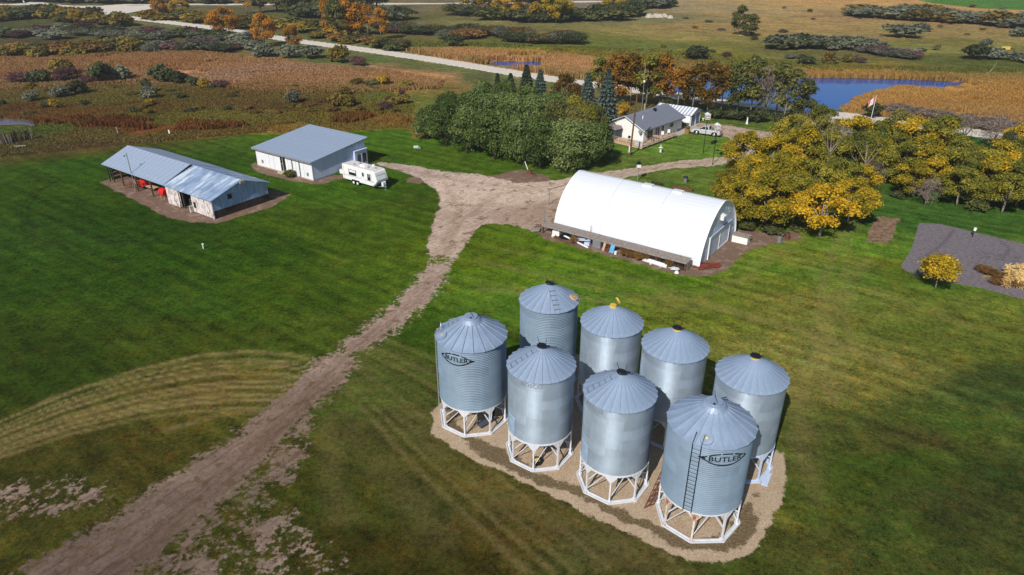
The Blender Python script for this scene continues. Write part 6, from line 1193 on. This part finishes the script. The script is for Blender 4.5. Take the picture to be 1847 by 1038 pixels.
for i in range(46):                                   # low scattered bushes of the open pasture and meadow
    px, py = RS.uniform(1000, 1840), RS.uniform(10, 108)
    plant('bush' if i % 3 else 'twiggy', ['silver', 'dark', 'olive', 'brown'][i % 4], 'shrub', 'tiny %s bush dotted in the open pasture' % TONE[['silver', 'dark', 'olive', 'brown'][i % 4]], 'shrub', px, py, RS.uniform(.7, 1.6), RS.uniform(2, 5), 'bushes dotted over the pasture')
for i in range(44):
    px, py = RS.uniform(420, 745) if i % 2 else RS.uniform(0, 420), RS.uniform(156, 208)
    plant('bush', ['olive', 'brown', 'dark', 'olive'][i % 4], 'shrub', 'small %s tussock bush in the rusty meadow' % TONE[['olive', 'brown', 'dark', 'olive'][i % 4]], 'shrub', px, py, RS.uniform(.6, 1.3), RS.uniform(1.6, 3.6), 'tussock bushes in the meadow')

join_brush(('bushes dotted over the pasture',), 'pasture_brush', 'tiny bushes dotted all over the open pasture')
join_brush(('tussock bushes in the meadow',), 'meadow_brush', 'small tussocks dotted over the rusty meadow')
join_brush(('far shrub belt at the upper right', 'pasture edge bushes', 'strip beyond the top road'), 'distant_brush', 'distant silvery and dark brush along the upper edge')
# ------------------------------------------------------------------ vehicles and yard things
def wheel(parent, x, y, z, r, wd, rimm, s_, name='wheel'):
    m = MB(); m.cyl((x, y - wd / 2, z), (x, y + wd / 2, z), r, n=22); w_ = m.build(name, M['tyre'], parent)
    m = MB(); m.cyl((x, y + s_ * (wd / 2 + .002), z), (x, y + s_ * (wd / 2 + .03), z), r * .62, r * .5, 16); m.build('rim', M[rimm], w_); return w_
# travel trailer: 7.6 m body, x to the front, door side towards -y
tr = thing('travel_trailer', 'white twin-axle travel trailer parked on the grass beside the workshop', 'caravan', W(-83.65, 71.2), FA - .02)
TL = 7.7; TWd = 2.3
prof = [(0, .55), (6.7, .55), (7.35, 1.0), (7.75, 1.45), (7.35, 2.75), (7.1, 2.92), (.12, 2.92), (0, 2.8)]
m = MB(); m.prism(prof, 'y', 0, TWd); bd = m.build('body', M['white'], tr)
b_ = bd.modifiers.new('edge', 'BEVEL'); b_.width = .06; b_.segments = 2
bx('roof', simple('trailer_roof', (214, 210, 208), .6, c2=(190, 184, 180), thr=(.5, .7)), tr, .1, .05, 2.925, 7.08, TWd - .05, 2.95)
for x0, x1, z0, z1 in ((1.55, 3.15, 1.45, 2.35), (5.75, 6.35, 1.35, 2.35)):
    w_ = bx('window', M['glass'], tr, x0, -.03, z0, x1, -.003, z1); m = MB(); m.box(x0 - .05, -.035, z0 - .05, x0, -.004, z1 + .05); m.box(x1, -.035, z0 - .05, x1 + .05, -.004, z1 + .05); m.build('window_frame', M['grey'], w_)
    bx('curtain', M['siding'] if x0 < 2 else M['grey'], w_, x0 + .08, -.034, (z0 + z1) / 2 + .02, x1 - .08, -.031, z1 - .06)
d_ = bx('door', M['siding'], tr, 4.4, -.03, .7, 5.15, -.003, 2.6); bx('door_window', M['glass'], d_, 4.58, -.05, 1.75, 4.95, -.032, 2.35); bx('door_handle', M['grey'], d_, 4.43, -.07, 1.55, 4.5, -.032, 1.65)
for z in (1.28, 1.20): bx('side_stripe', M['shade_siding'] if z < 1.25 else M['grey'], tr, .1, -.012, z, 4.35, -.002, z + .04); bx('side_stripe', M['grey'], tr, 5.2, -.012, z, 7.2, -.002, z + .03)
for x in (.35, 6.6): bx('trim_strip', M['grey'], tr, x, -.014, .6, x + .03, -.002, 2.85)
fr = MB(); fr.bar((7.50, .25, 2.02), (7.50, TWd - .25, 2.02), .04, .85, up=(-.30, 0, 1)); f_ = fr.build('front_panel', M['grey'], tr); f_.location = (.10, 0, -.12)
fr = MB(); fr.bar((7.54, .32, 2.02), (7.54, TWd - .32, 2.02), .04, .68, up=(-.30, 0, 1)); g_ = fr.build('front_window', M['siding'], f_); g_.location = (.0, 0, 0)
m = MB(); m.prism([(6.72, .50), (7.4, .96), (7.78, 1.40), (7.83, 1.36), (7.45, .9), (6.78, .46)], 'y', .02, TWd - .02); m.build('nose_guard', simple('grey_blue_guard', (130, 146, 166), .5), tr)
m = MB(); m.bar((6.7, .3, .5), (8.55, TWd / 2, .5), .1); m.bar((6.7, TWd - .3, .5), (8.55, TWd / 2, .5), .1); m.cyl((8.3, TWd / 2, .05), (8.3, TWd / 2, .9), .05, n=8); m.box(8.15, TWd / 2 - .15, 0, 8.45, TWd / 2 + .15, .05); m.build('hitch', M['grey'], tr)
m = MB(); m.cyl((7.95, TWd / 2 - .18, .58), (7.95, TWd / 2 - .18, 1.22), .21, n=14); m.cyl((7.95, TWd / 2 + .2, .58), (7.95, TWd / 2 + .2, 1.22), .21, n=14); m.box(7.78, TWd / 2 - .18, .58, 8.12, TWd / 2 + .2, 1.2); m.build('gas_cover', M['white'], tr)
for x in (2.45, 3.35): wheel(tr, x, .04, .34, .34, .22, 'white', -1); wheel(tr, x, TWd - .05, .34, .34, .22, 'white', 1)
bx('wheel_arch', M['black'], tr, 2.02, -.006, .56, 3.78, -.001, .80); bx('chassis', M['black'], tr, .3, .3, .34, 6.6, TWd - .3, .545)
ac = MB(); ac.prism([(3.3, 2.95), (4.5, 2.95), (4.35, 3.22), (3.55, 3.26), (3.3, 3.15)], 'y', .75, 1.55); ac.build('air_conditioner', M['white'], tr)
for x, y in ((1.9, .7), (2.2, 1.6), (6.0, 1.3), (4.75, .95)): bx('roof_vent', M['grey'], tr, x, y, 2.952, x + .32, y + .32, 3.04)
bx('awning_arm', M['white'], tr, 4.9, 1.9, 2.952, 5.2, 2.2, 3.2); bx('tail_light', M['red'], tr, -.02, .15, .9, -.002, .3, 1.1)
# pickup
px0, py0 = G(1247.5, 243); px1, py1 = G(1298, 249.5)
pk = thing('pickup_truck', 'silver-white pickup truck parked on the gravel before the garage', 'pickup', (px1, py1 + .2, 0), atan2(py0 - py1, px0 - px1))
PK = simple('silver_paint', (206, 204, 206), .3, .25, var=.03, scale=.5); PL, PW = 5.7, 1.95
m = MB(); lower = [(.05, .45), (.05, 1.08), (2.05, 1.12), (2.1, 1.15), (3.95, 1.15), (5.35, 1.05), (5.62, .90), (5.66, .45), (5.1, .38), (4.95, .78), (4.5, .93), (4.05, .78), (3.9, .38), (1.7, .38), (1.55, .78), (1.1, .93), (.65, .78), (.5, .42)]
m.prism(lower, 'y', -PW, 0); bd = m.build('body', PK, pk); b_ = bd.modifiers.new('edge', 'BEVEL'); b_.width = .04; b_.segments = 2
m = MB(); y0, y1 = -PW + .06, -.06; cab = [(2.12, 1.14), (2.25, 1.78), (3.35, 1.80), (4.1, 1.16)]
k = 0; ins = .14
V_ = [(x, y0 + (ins if z > 1.5 else 0), z) for x, z in cab] + [(x, y1 - (ins if z > 1.5 else 0), z) for x, z in cab]
m.v = V_; m.f = [(0, 1, 2, 3), (7, 6, 5, 4), (0, 4, 5, 1), (1, 5, 6, 2), (2, 6, 7, 3), (3, 7, 4, 0)]; m.m = [0] * 6; cb = m.build('cab', PK, pk)
def pane(pts): 
    m = MB(); m.v = pts; m.f = [(0, 1, 2, 3)]; m.m = [0]; return m.build('window', M['glass'], cb)
for s_, yy in ((-1, y0), (1, y1)):
    f = lambda x, z: (x, yy + s_ * .004 - s_ * ins * (z - 1.14) / .65, z)
    pane([f(2.30, 1.20), f(2.40, 1.70), f(2.78, 1.72), f(2.80, 1.20)]); pane([f(2.88, 1.20), f(2.88, 1.72), f(3.32, 1.72), f(3.92, 1.20)])
pane([(3.43, y0 + .2, 1.745), (4.06, y0 + .08, 1.21), (4.06, y1 - .08, 1.21), (3.43, y1 - .2, 1.745)]); pane([(2.115, y0 + .1, 1.25), (2.235, y0 + .18, 1.7), (2.235, y1 - .18, 1.7), (2.115, y1 - .1, 1.25)])
bx('bed_floor', M['dark'], pk, .15, -PW + .12, 1.085, 2.05, -.12, 1.10); 
for y in (-PW, -.11): bx('bed_rail', PK, pk, .05, y, 1.102, 2.08, y + .11, 1.22)
bx('tailgate', PK, pk, .03, -PW + .12, 1.102, .12, -.12, 1.21); bx('bumper', M['chrome'], pk, -.1, -PW + .05, .48, .04, -.05, .68); bx('bumper', M['grey'], pk, 5.64, -PW + .1, .45, 5.74, -.1, .68)
bx('tool_box', M['grey'], pk, 1.55, -PW + .15, 1.11, 1.98, -.15, 1.36); bx('grille', M['black'], pk, 5.60, -PW + .5, .70, 5.66, -.5, .92)
for y in (-PW + .08, -.38): bx('headlight', M['chrome'], pk, 5.50, y, .78, 5.64, y + .3, .93); bx('tail_light', M['red'], pk, .0, y if y < -1 else -.22, .75, .045, (y if y < -1 else -.22) + .14, 1.05)
for y in (-PW - .14, .02): bx('mirror', M['black'], pk, 3.75, y, 1.22, 3.88, y + .12, 1.40)
for x in (1.1, 4.5):
    for y in (-PW + .08, -.08): wheel(pk, x, y, .40, .40, .26, 'chrome', -1 if y < -1 else 1)
# utility pole, mast, martin houses, posts
t = thing('utility_pole', 'tall brown wooden pole at the left corner of the deck', 'pole', at(1136, 281)); m = MB(); m.cyl((0, 0, 0), (.5, .2, 10.8), .17, .12, 10); m.build('shaft', M['wood_brown'], t)
m = MB(); m.box(-.28, -.22, .6, -.12, .22, 1.7); m.build('meter_box', M['white'], t)
t = thing('antenna_mast', 'thin antenna mast with white tip behind the bungalow', 'antenna', at(1157, 205)); m = MB(); m.cyl((0, 0, 0), (0, 0, 10.4), .09, .05, 8); m.build('mast', M['grey'], t)
m = MB(); m.bar((-.6, 0, 8.8), (.5, 0, 9.2), .05); m.bar((-.4, -.2, 8.5), (.3, .3, 8.5), .04); m.build('aerial', M['chrome'], t); m = MB(); m.box(-.2, -.15, 6.6, .2, .15, 7.0); m.build('receiver', M['white'], t)
def martin(label, px, py, h):
    t = thing('birdhouse_pole', label, 'birdhouse', at(px, py)); m = MB(); m.cyl((0, 0, 0), (0, 0, h), .06, .05, 8); m.build('pole', M['black'], t)
    m = MB(); m.box(-.42, -.36, h, .42, .36, h + .85); hb = m.build('house', M['wood_white'], t); m = MB(); m.prism([(-.5, h + .86), (.5, h + .86), (0, h + 1.15)], 'y', -.42, .42); m.build('roof', M['siding'], hb)
    me = mesh_of(MB().box(-.07, -.01, -.07, .07, .01, .07), 'entrance', M['dark']); [link('entrance', me, hb, (x, -.372, h + z)) for x in (-.25, 0, .25) for z in (.22, .6)]
martin('white birdhouse on a tall black pole in front of the pickup, left of two', 1268, 277, 6.1); martin('white birdhouse on a black pole by the driveway, right of two', 1285, 298, 6.0)
t = thing('hanging_basket', 'small dark hanging basket partway up the right birdhouse pole', 'basket', at(1287, 262 + 17)); m = MB(); m.cyl((0, 0, 2.2), (0, 0, 2.5), .25, .4, 12); m.build('bowl', M['black'], t); m = MB(); m.bar((0, 0, 2.5), (0, .1, 3.2), .03); m.build('hanger', M['black'], t)
t = thing('birdhouse_post', 'white birdhouse with dark roof on a pale post behind the arched shed', 'birdhouse', at(1150, 326)); m = MB(); m.cyl((0, 0, 0), (0, 0, 2.2), .07, n=8); m.build('post', M['wood_grey'], t)
m = MB(); m.box(-.3, -.3, 2.2, .3, .3, 2.75); m.build('house', M['white'], t); m = MB(); m.prism([(-.4, 2.76), (.42, 2.76), (.1, 3.15)], 'y', -.4, .4); m.build('roof', M['black'], t)
t = thing('garden_cross', 'white cross-shaped bird feeder on the lawn below the deck', 'bird feeder', at(1191, 275)); m = MB(); m.box(-.14, -.12, 0, .14, .12, .7); m.cyl((0, 0, .7), (0, 0, .86), .28, .42, 12); m.box(-.06, -.06, .86, .06, .06, 1.35); m.build('pedestal', M['white'], t)
t = thing('lawn_statue', 'small white statue on the lawn before the pond-side trees', 'statue', at(1347, 224)); m = MB(); m.cyl((0, 0, 0), (0, 0, .25), .25, .22, 10); m.cyl((0, 0, .25), (0, 0, 1.0), .20, .12, 10); m.cyl((0, 0, 1.0), (0, 0, 1.32), .13, .10, 10); m.build('figure', M['white'], t)
t = thing('lawn_globe', 'small white globe by the garage corner', 'globe', at(1268, 218)); m = MB(); m.cyl((0, 0, 0), (0, 0, .3), .1, n=8); m.cyl((0, 0, .3), (0, 0, .55), .2, .2, 12); m.build('globe', M['white'], t)
t = thing('planter_barrel', 'golden brown barrel planter between the deck path and the pickup', 'planter', at(1239, 242)); m = MB(); m.cyl((0, 0, 0), (0, 0, 1.0), .42, .5, 16); m.build('barrel', simple('ochre_staves', (150, 116, 54), .8), t)
me = PROTO['bush'][0][0]; o = link('flowers', me, t, (0, 0, .95)); o.scale = (.32, .32, .28); o.material_slots[0].link = 'OBJECT'; o.material_slots[0].material = LM['olive']
t = thing('patio_heater', 'dark small drum barbecue standing on the lawn behind the arched shed', 'barbecue', at(1236, 329)); m = MB(); m.cyl((0, 0, 0), (0, 0, .7), .28, .32, 14); m.build('drum', M['grey'], t); m = MB(); m.cyl((0, 0, .75), (0, 0, .95), .42, .3, 14); m.cyl((0, 0, .7), (0, 0, .75), .3, n=14); m.build('cover', M['black'], t)
t = thing('tree_stump', 'brown stump in a soil mound at the driveway edge by the willows', 'stump', at(955, 317)); m = MB(); m.cyl((0, 0, 0), (.05, 0, 1.0), .5, .34, 11); m.build('stump_wood', M['rust'], t); m = MB(); m.cyl((0, 0, -.1), (0, 0, .35), 1.5, .5, 12); m.build('mound', simple('mound_soil', (104, 78, 62), .95), t)
m = MB(); m.cyl((0, 0, 0), (-.6, .2, 1.6), .07, n=8); tag(m.build('white_pipe', M['white'], None, at(953, 309)), 'white plastic pipe sticking up beside the stump', 'pipe')
t = thing('hydrant_post', 'grey pole with a crossbar in front of the round willow behind the arched shed', 'post', at(1038, 309)); m = MB(); m.cyl((0, 0, 0), (0, 0, 2.6), .06, n=8); m.bar((-.25, 0, 1.9), (.15, 0, 1.7), .06); m.bar((-.2, 0, 2.5), (.1, 0, 2.5), .05); m.build('shaft', M['grey'], t)
t = thing('well_cap', 'pale green tank lump on the lawn left of the willow clump', 'tank', at(751, 269)); m = MB(); m.cyl((-.5, 0, .3), (.4, .1, .3), .3, n=12); m.build('tank_body', simple('mint_paint', (176, 196, 176), .6), t); m = MB(); m.box(.35, -.2, .05, .8, .3, .4); m.build('pump', M['grey'], t)
t = thing('yard_hydrant', 'short white standpipe alone in the left lawn', 'standpipe', at(367, 449)); m = MB(); m.cyl((0, 0, 0), (0, 0, .55), .07, n=8); m.cyl((0, 0, .55), (.05, 0, .7), .12, n=8); m.build('pipe', M['white'], t); m = MB(); m.cyl((.0, .05, 0), (.3, .2, .1), .12, n=8); m.build('bucket', M['dark'], t)
t = thing('marker_stake', 'small white marker stake at the meadow edge behind the barn', 'stake', at(306, 243)); MB().box(-.12, -.05, 0, .12, .05, .9).build('board', M['white'], t)
t = thing('fence_post', 'dark lone post in the rough grass left of the white marker', 'post', at(214, 243)); MB().cyl((0, 0, 0), (-.1, 0, 1.5), .12, n=7).build('shaft', M['wood_grey'], t)
t = thing('fence_post', 'dark lone post at the lawn edge by the old corral', 'post', at(37, 281)); MB().cyl((0, 0, 0), (-.1, 0, 1.5), .09, n=7).build('shaft', M['wood_dark'], t)
t = thing('tree_guard', 'white tube tied to the leftmost willow trunk', 'tree guard', at(751, 247)); MB().cyl((0, 0, .6), (0, 0, 1.6), .16, n=8).build('tube', M['white'], t); MB().cyl((0, 0, 0), (0, 0, .6), .12, n=8).build('stem', M['wood_dark'], t)
# flagpole
t = thing('flagpole', 'flagpole with drooping red and white flag near the gravel road', 'flagpole', at(1566, 236)); m = MB(); m.cyl((0, 0, 0), (0, 0, 6.9), .06, .04, 8); m.build('pole', M['white'], t)
m = MB(); m.v = []; 
for i in range(5):
    for j in range(4): m.v.append((-.10 - .27 * i, .1 * sin(i * 1.7 + j), 6.7 - .42 * j - .20 * i - .06 * i * (j % 2)))
for i in range(4):
    for j in range(3): a_ = i * 4 + j; m.f.append((a_, a_ + 1, a_ + 5, a_ + 4)); m.m.append(0 if i in (0, 3) else 1)
m.build('flag', [simple('faded_red_cloth', (206, 110, 112), .8), simple('white_cloth', (226, 216, 214), .8)], t)
# rail fence behind the quonset, dark timbers
fe = frame('pipe_rail_fence', 'thin pipe rail fence on posts behind the arched shed', 'fence', -46.0, 88.6)
FX = [0, 4.4, 8.8, 13.2, 17.6, 21.6]
for x in FX: MB().cyl((x, 0, 0), (x, 0, 2.5), .06, n=7).build('post', M['wood_grey'], fe)
for a_, b_ in zip(FX[:-1], FX[1:]): MB().cyl((a_, 0, 2.35), (b_, 0, 2.35), .04, n=6).build('rail', M['wood_grey'], fe); MB().cyl((a_, 0, 1.6), (b_, 0, 1.6), .025, n=6).build('rail', M['wood_grey'], fe)
for px, py in [(982, 395), (990, 356)]: 
    t = thing('fence_post', 'grey steel post at the left end of the arched shed, ' + ('nearer one' if py > 380 else 'farther one'), 'post', at(px, py + 14)); MB().cyl((0, 0, 0), (0, 0, 2.4), .06, n=8).build('shaft', M['grey'], t)
m = MB(); m.bar((0, 0, 2.35), (2.6, 2.2, 2.35), .08); tag(m.build('gate_rail', M['grey'], None, at(990, 370)), 'grey rail running from the posts towards the arched shed end', 'rail')
t = thing('timber_stack', 'dark timbers stacked on the lawn behind the arched shed ridge', 'timber stack', at(1232, 342), FA)
for i in range(4): MB().box(-1.6, -.4 + .28 * (i % 3), .01 + .2 * (i // 3), 1.6, -.16 + .28 * (i % 3), .2 + .2 * (i // 3)).build('timber', M['wood_brown'], t)
t = thing('plank_bench', 'low dark bench seen over the arched shed ridge', 'bench', at(1185, 334), FA); MB().box(-1, -.2, .42, 1, .2, .5).build('board', M['wood_dark'], t); [MB().box(x, -.15, 0, x + .1, .15, .415).build('leg', M['wood_dark'], t) for x in (-.9, .8)]
# corral ruin at the left edge
M['corral'] = simple('old_grey_board', (96, 92, 92), .95)
cr = thing('old_corral', 'collapsing grey board corral at the left edge of the lawn', 'corral', at(30, 262)); rs = random.Random(9); G0 = G(30, 262)
for i in range(34):
    px = -22 + i * 2.5; x, y = G(px, 262 - max(0, px - 10) * .17); x -= G0[0]; y -= G0[1]; h = rs.uniform(1.9, 2.9); ln = rs.uniform(-.5, .3)
    MB().bar((x, y, 0), (x + ln, y + rs.uniform(-.2, .3), h), .19, .04, up=(0, 1, 0)).build('board', M['corral'] if rs.random() < .3 else M['wood_dark'], cr)
for z in (.7, 1.7): MB().bar((G(-22, 262)[0] - G0[0], -.1, z), (G(62, 253)[0] - G0[0], G(62, 253)[1] - G0[1] - .1, z), .1).build('rail', M['wood_dark'], cr)
t = thing('log', 'pale log lying in the grass below the old corral', 'log', at(34, 266)); MB().cyl((-1.3, -.2, .15), (1.2, .3, .18), .15, n=8).build('log_wood', M['wood_grey'], t)
# garden: post with pail, weedy clump, corn
t = thing('garden_post', 'white pail on a dark stake in the tilled garden', 'stake', at(1753, 428)); MB().cyl((0, 0, 0), (.15, .1, .9), .05, n=6).build('shaft', M['black'], t); MB().cyl((.15, .1, .85), (.2, .12, 1.25), .16, .19, 12).build('pail', M['white'], t)
for px, py in [(1788, 498), (1812, 506), (1800, 512), (1835, 516), (1775, 492)]: plant('twiggy', 'brown', 'shrub', 'brown withered vegetable clump in the garden plot', 'plant', px, py, .95, 2.2, 'withered plants in the garden')
CR = np.random.RandomState(5)
for k, (px, py) in enumerate([(x_, y_) for y_ in (496, 508, 520) for x_ in (1818, 1832, 1846, 1862, 1880)]):
    L = [(0, 0, .9, .35, 2.2)]; 
    if k == 0: cmesh = leaves([(0, 0, .8, .28, 2.6), (0, 0, 1.5, .3, 1.5)], 26, 5, .50, 900, .10, thin=.16, name='corn_stalks', stretch=1.8, low=-2); cmesh.materials.append(LM['corn'])
    o = link('corn_stalks', cmesh, None, at(px + CR.uniform(-4, 4), py + CR.uniform(-2, 2)), CR.uniform(0, 6)); o.scale = (1.0, 1.0, .7); tag(o, 'bundle of pale dry corn stalks at the right end of the garden', 'corn', 'dry corn in the garden')
m = MB(); m.cyl((-.3, 0, .14), (.3, .1, .16), .16, n=10); tag(m.build('plastic_jug', M['white'], None, at(1805, 507)), 'white jug lying in the garden by the corn', 'jug')
m = MB(); m.bar((-1.0, 0, .04), (1.2, .1, .10), .25, .05); m.bar((-.6, .25, .04), (1.0, .3, .12), .12, .05); tag(m.build('straw_heap', LM['corn'], None, at(1786, 500)), 'pale dry stalks lying on the garden soil', 'stalks')
# far things
t = thing('rock_pile', 'pale heap of field stones in the far pasture', 'rock pile', at(1189, 32)); me = None
for i in range(14):
    b = MB(); r_ = rs.uniform(1.0, 2.0); b.cyl((0, 0, 0), (0, 0, r_ * .8), r_, r_ * .5, 7); b.build('stone', M['concrete'], t, (rs.uniform(-5, 5), rs.uniform(-3, 3), 0), rs.uniform(0, 3))
t = thing('farm_machine', 'yellow old implement in the far right pasture', 'machine', at(1812, 93)); MB().box(-1.4, -.6, .6, 1.2, .6, 1.5).build('frame', M['yellow'], t); MB().cyl((-.9, -.7, .6), (-.9, .7, .6), .6, n=12).build('wheel', M['tyre'], t); MB().bar((1.2, 0, 1.0), (3.2, 0, .5), .25).build('tongue', M['wood_dark'], t)
t = thing('hay_mound', 'dark brown mound in the open pasture left of the tree pair', 'mound', at(1301, 55)); MB().cyl((0, 0, 0), (0, 0, .7), 2.0, 1.0, 10).build('heap', M['wood_dark'], t)
t = thing('dead_branch', 'pale dead tree limb leaning in the far right marsh edge', 'branch', at(1783, 134)); MB().cyl((0, 0, 0), (1.6, .3, 3.2), .12, .05, 6).build('limb', BARK, t)
for px, py, lb in [(44, 5, 'leaning white pole by the top left road corner'), (300, 12, 'thin grey pole beyond the top road')]:
    t = thing('road_pole', lb, 'pole', at(px, py)); MB().cyl((0, 0, 0), (-3 if px < 100 else 0, 0, 9), .35, .25, 7).build('shaft', M['white'] if px < 100 else M['grey'], t)
# pale dead limbs standing out of the yellow clump
def limbs(label, px, py, h, seed):
    rr = random.Random(seed); t = thing('dead_tree', label, 'tree', at(px, py)); m = MB(); m.cyl((0, 0, 0), (.3, 0, h * .55), .16, .09, 7)
    for i in range(5):
        a = rr.uniform(0, 6.28); z = h * rr.uniform(.4, .6); q_ = (cos(a) * rr.uniform(1.2, 2.4) + .3, sin(a) * 1.4, h * rr.uniform(.85, 1.08)); m.cyl((.25, 0, z), q_, .07, .02, 6)
        m.cyl(q_, (q_[0] + rr.uniform(-1, 1), q_[1], q_[2] + rr.uniform(.2, .9)), .035, .015, 5)
    m.build('limb', BARK, t)
limbs('bleached dead limbs rising out of the yellow clump', 1483, 330, 8.8, 3); limbs('pale bare limbs at the left top of the yellow clump', 1446, 300, 8.6, 5); limbs('pale bare limbs in the tree belt right of the yellow clump', 1548, 335, 6.4, 8); limbs('white dead stems at the foot of the pond-side trees', 1410, 222, 4.5, 11)
# brown weeds along the lean-to and on the yard edge
for i, (x, y) in enumerate([(12.2, -.2), (12.9, -.3), (13.6, -.15), (14.2, -.3), (14.9, -.2), (18.0, -.1), (5.2, -.6)]):
    o = link('dry_weeds', PROTO['twiggy'][i % 2][0], None, W(-46.4 + x, 71.85 + y), i * 1.3); o.scale = (.34, .34, .42); o.material_slots[0].link = 'OBJECT'; o.material_slots[0].material = LM['brown']; tag(o, 'brown dried weed clump growing along the plank lean-to', 'weeds', 'weeds along the lean-to')
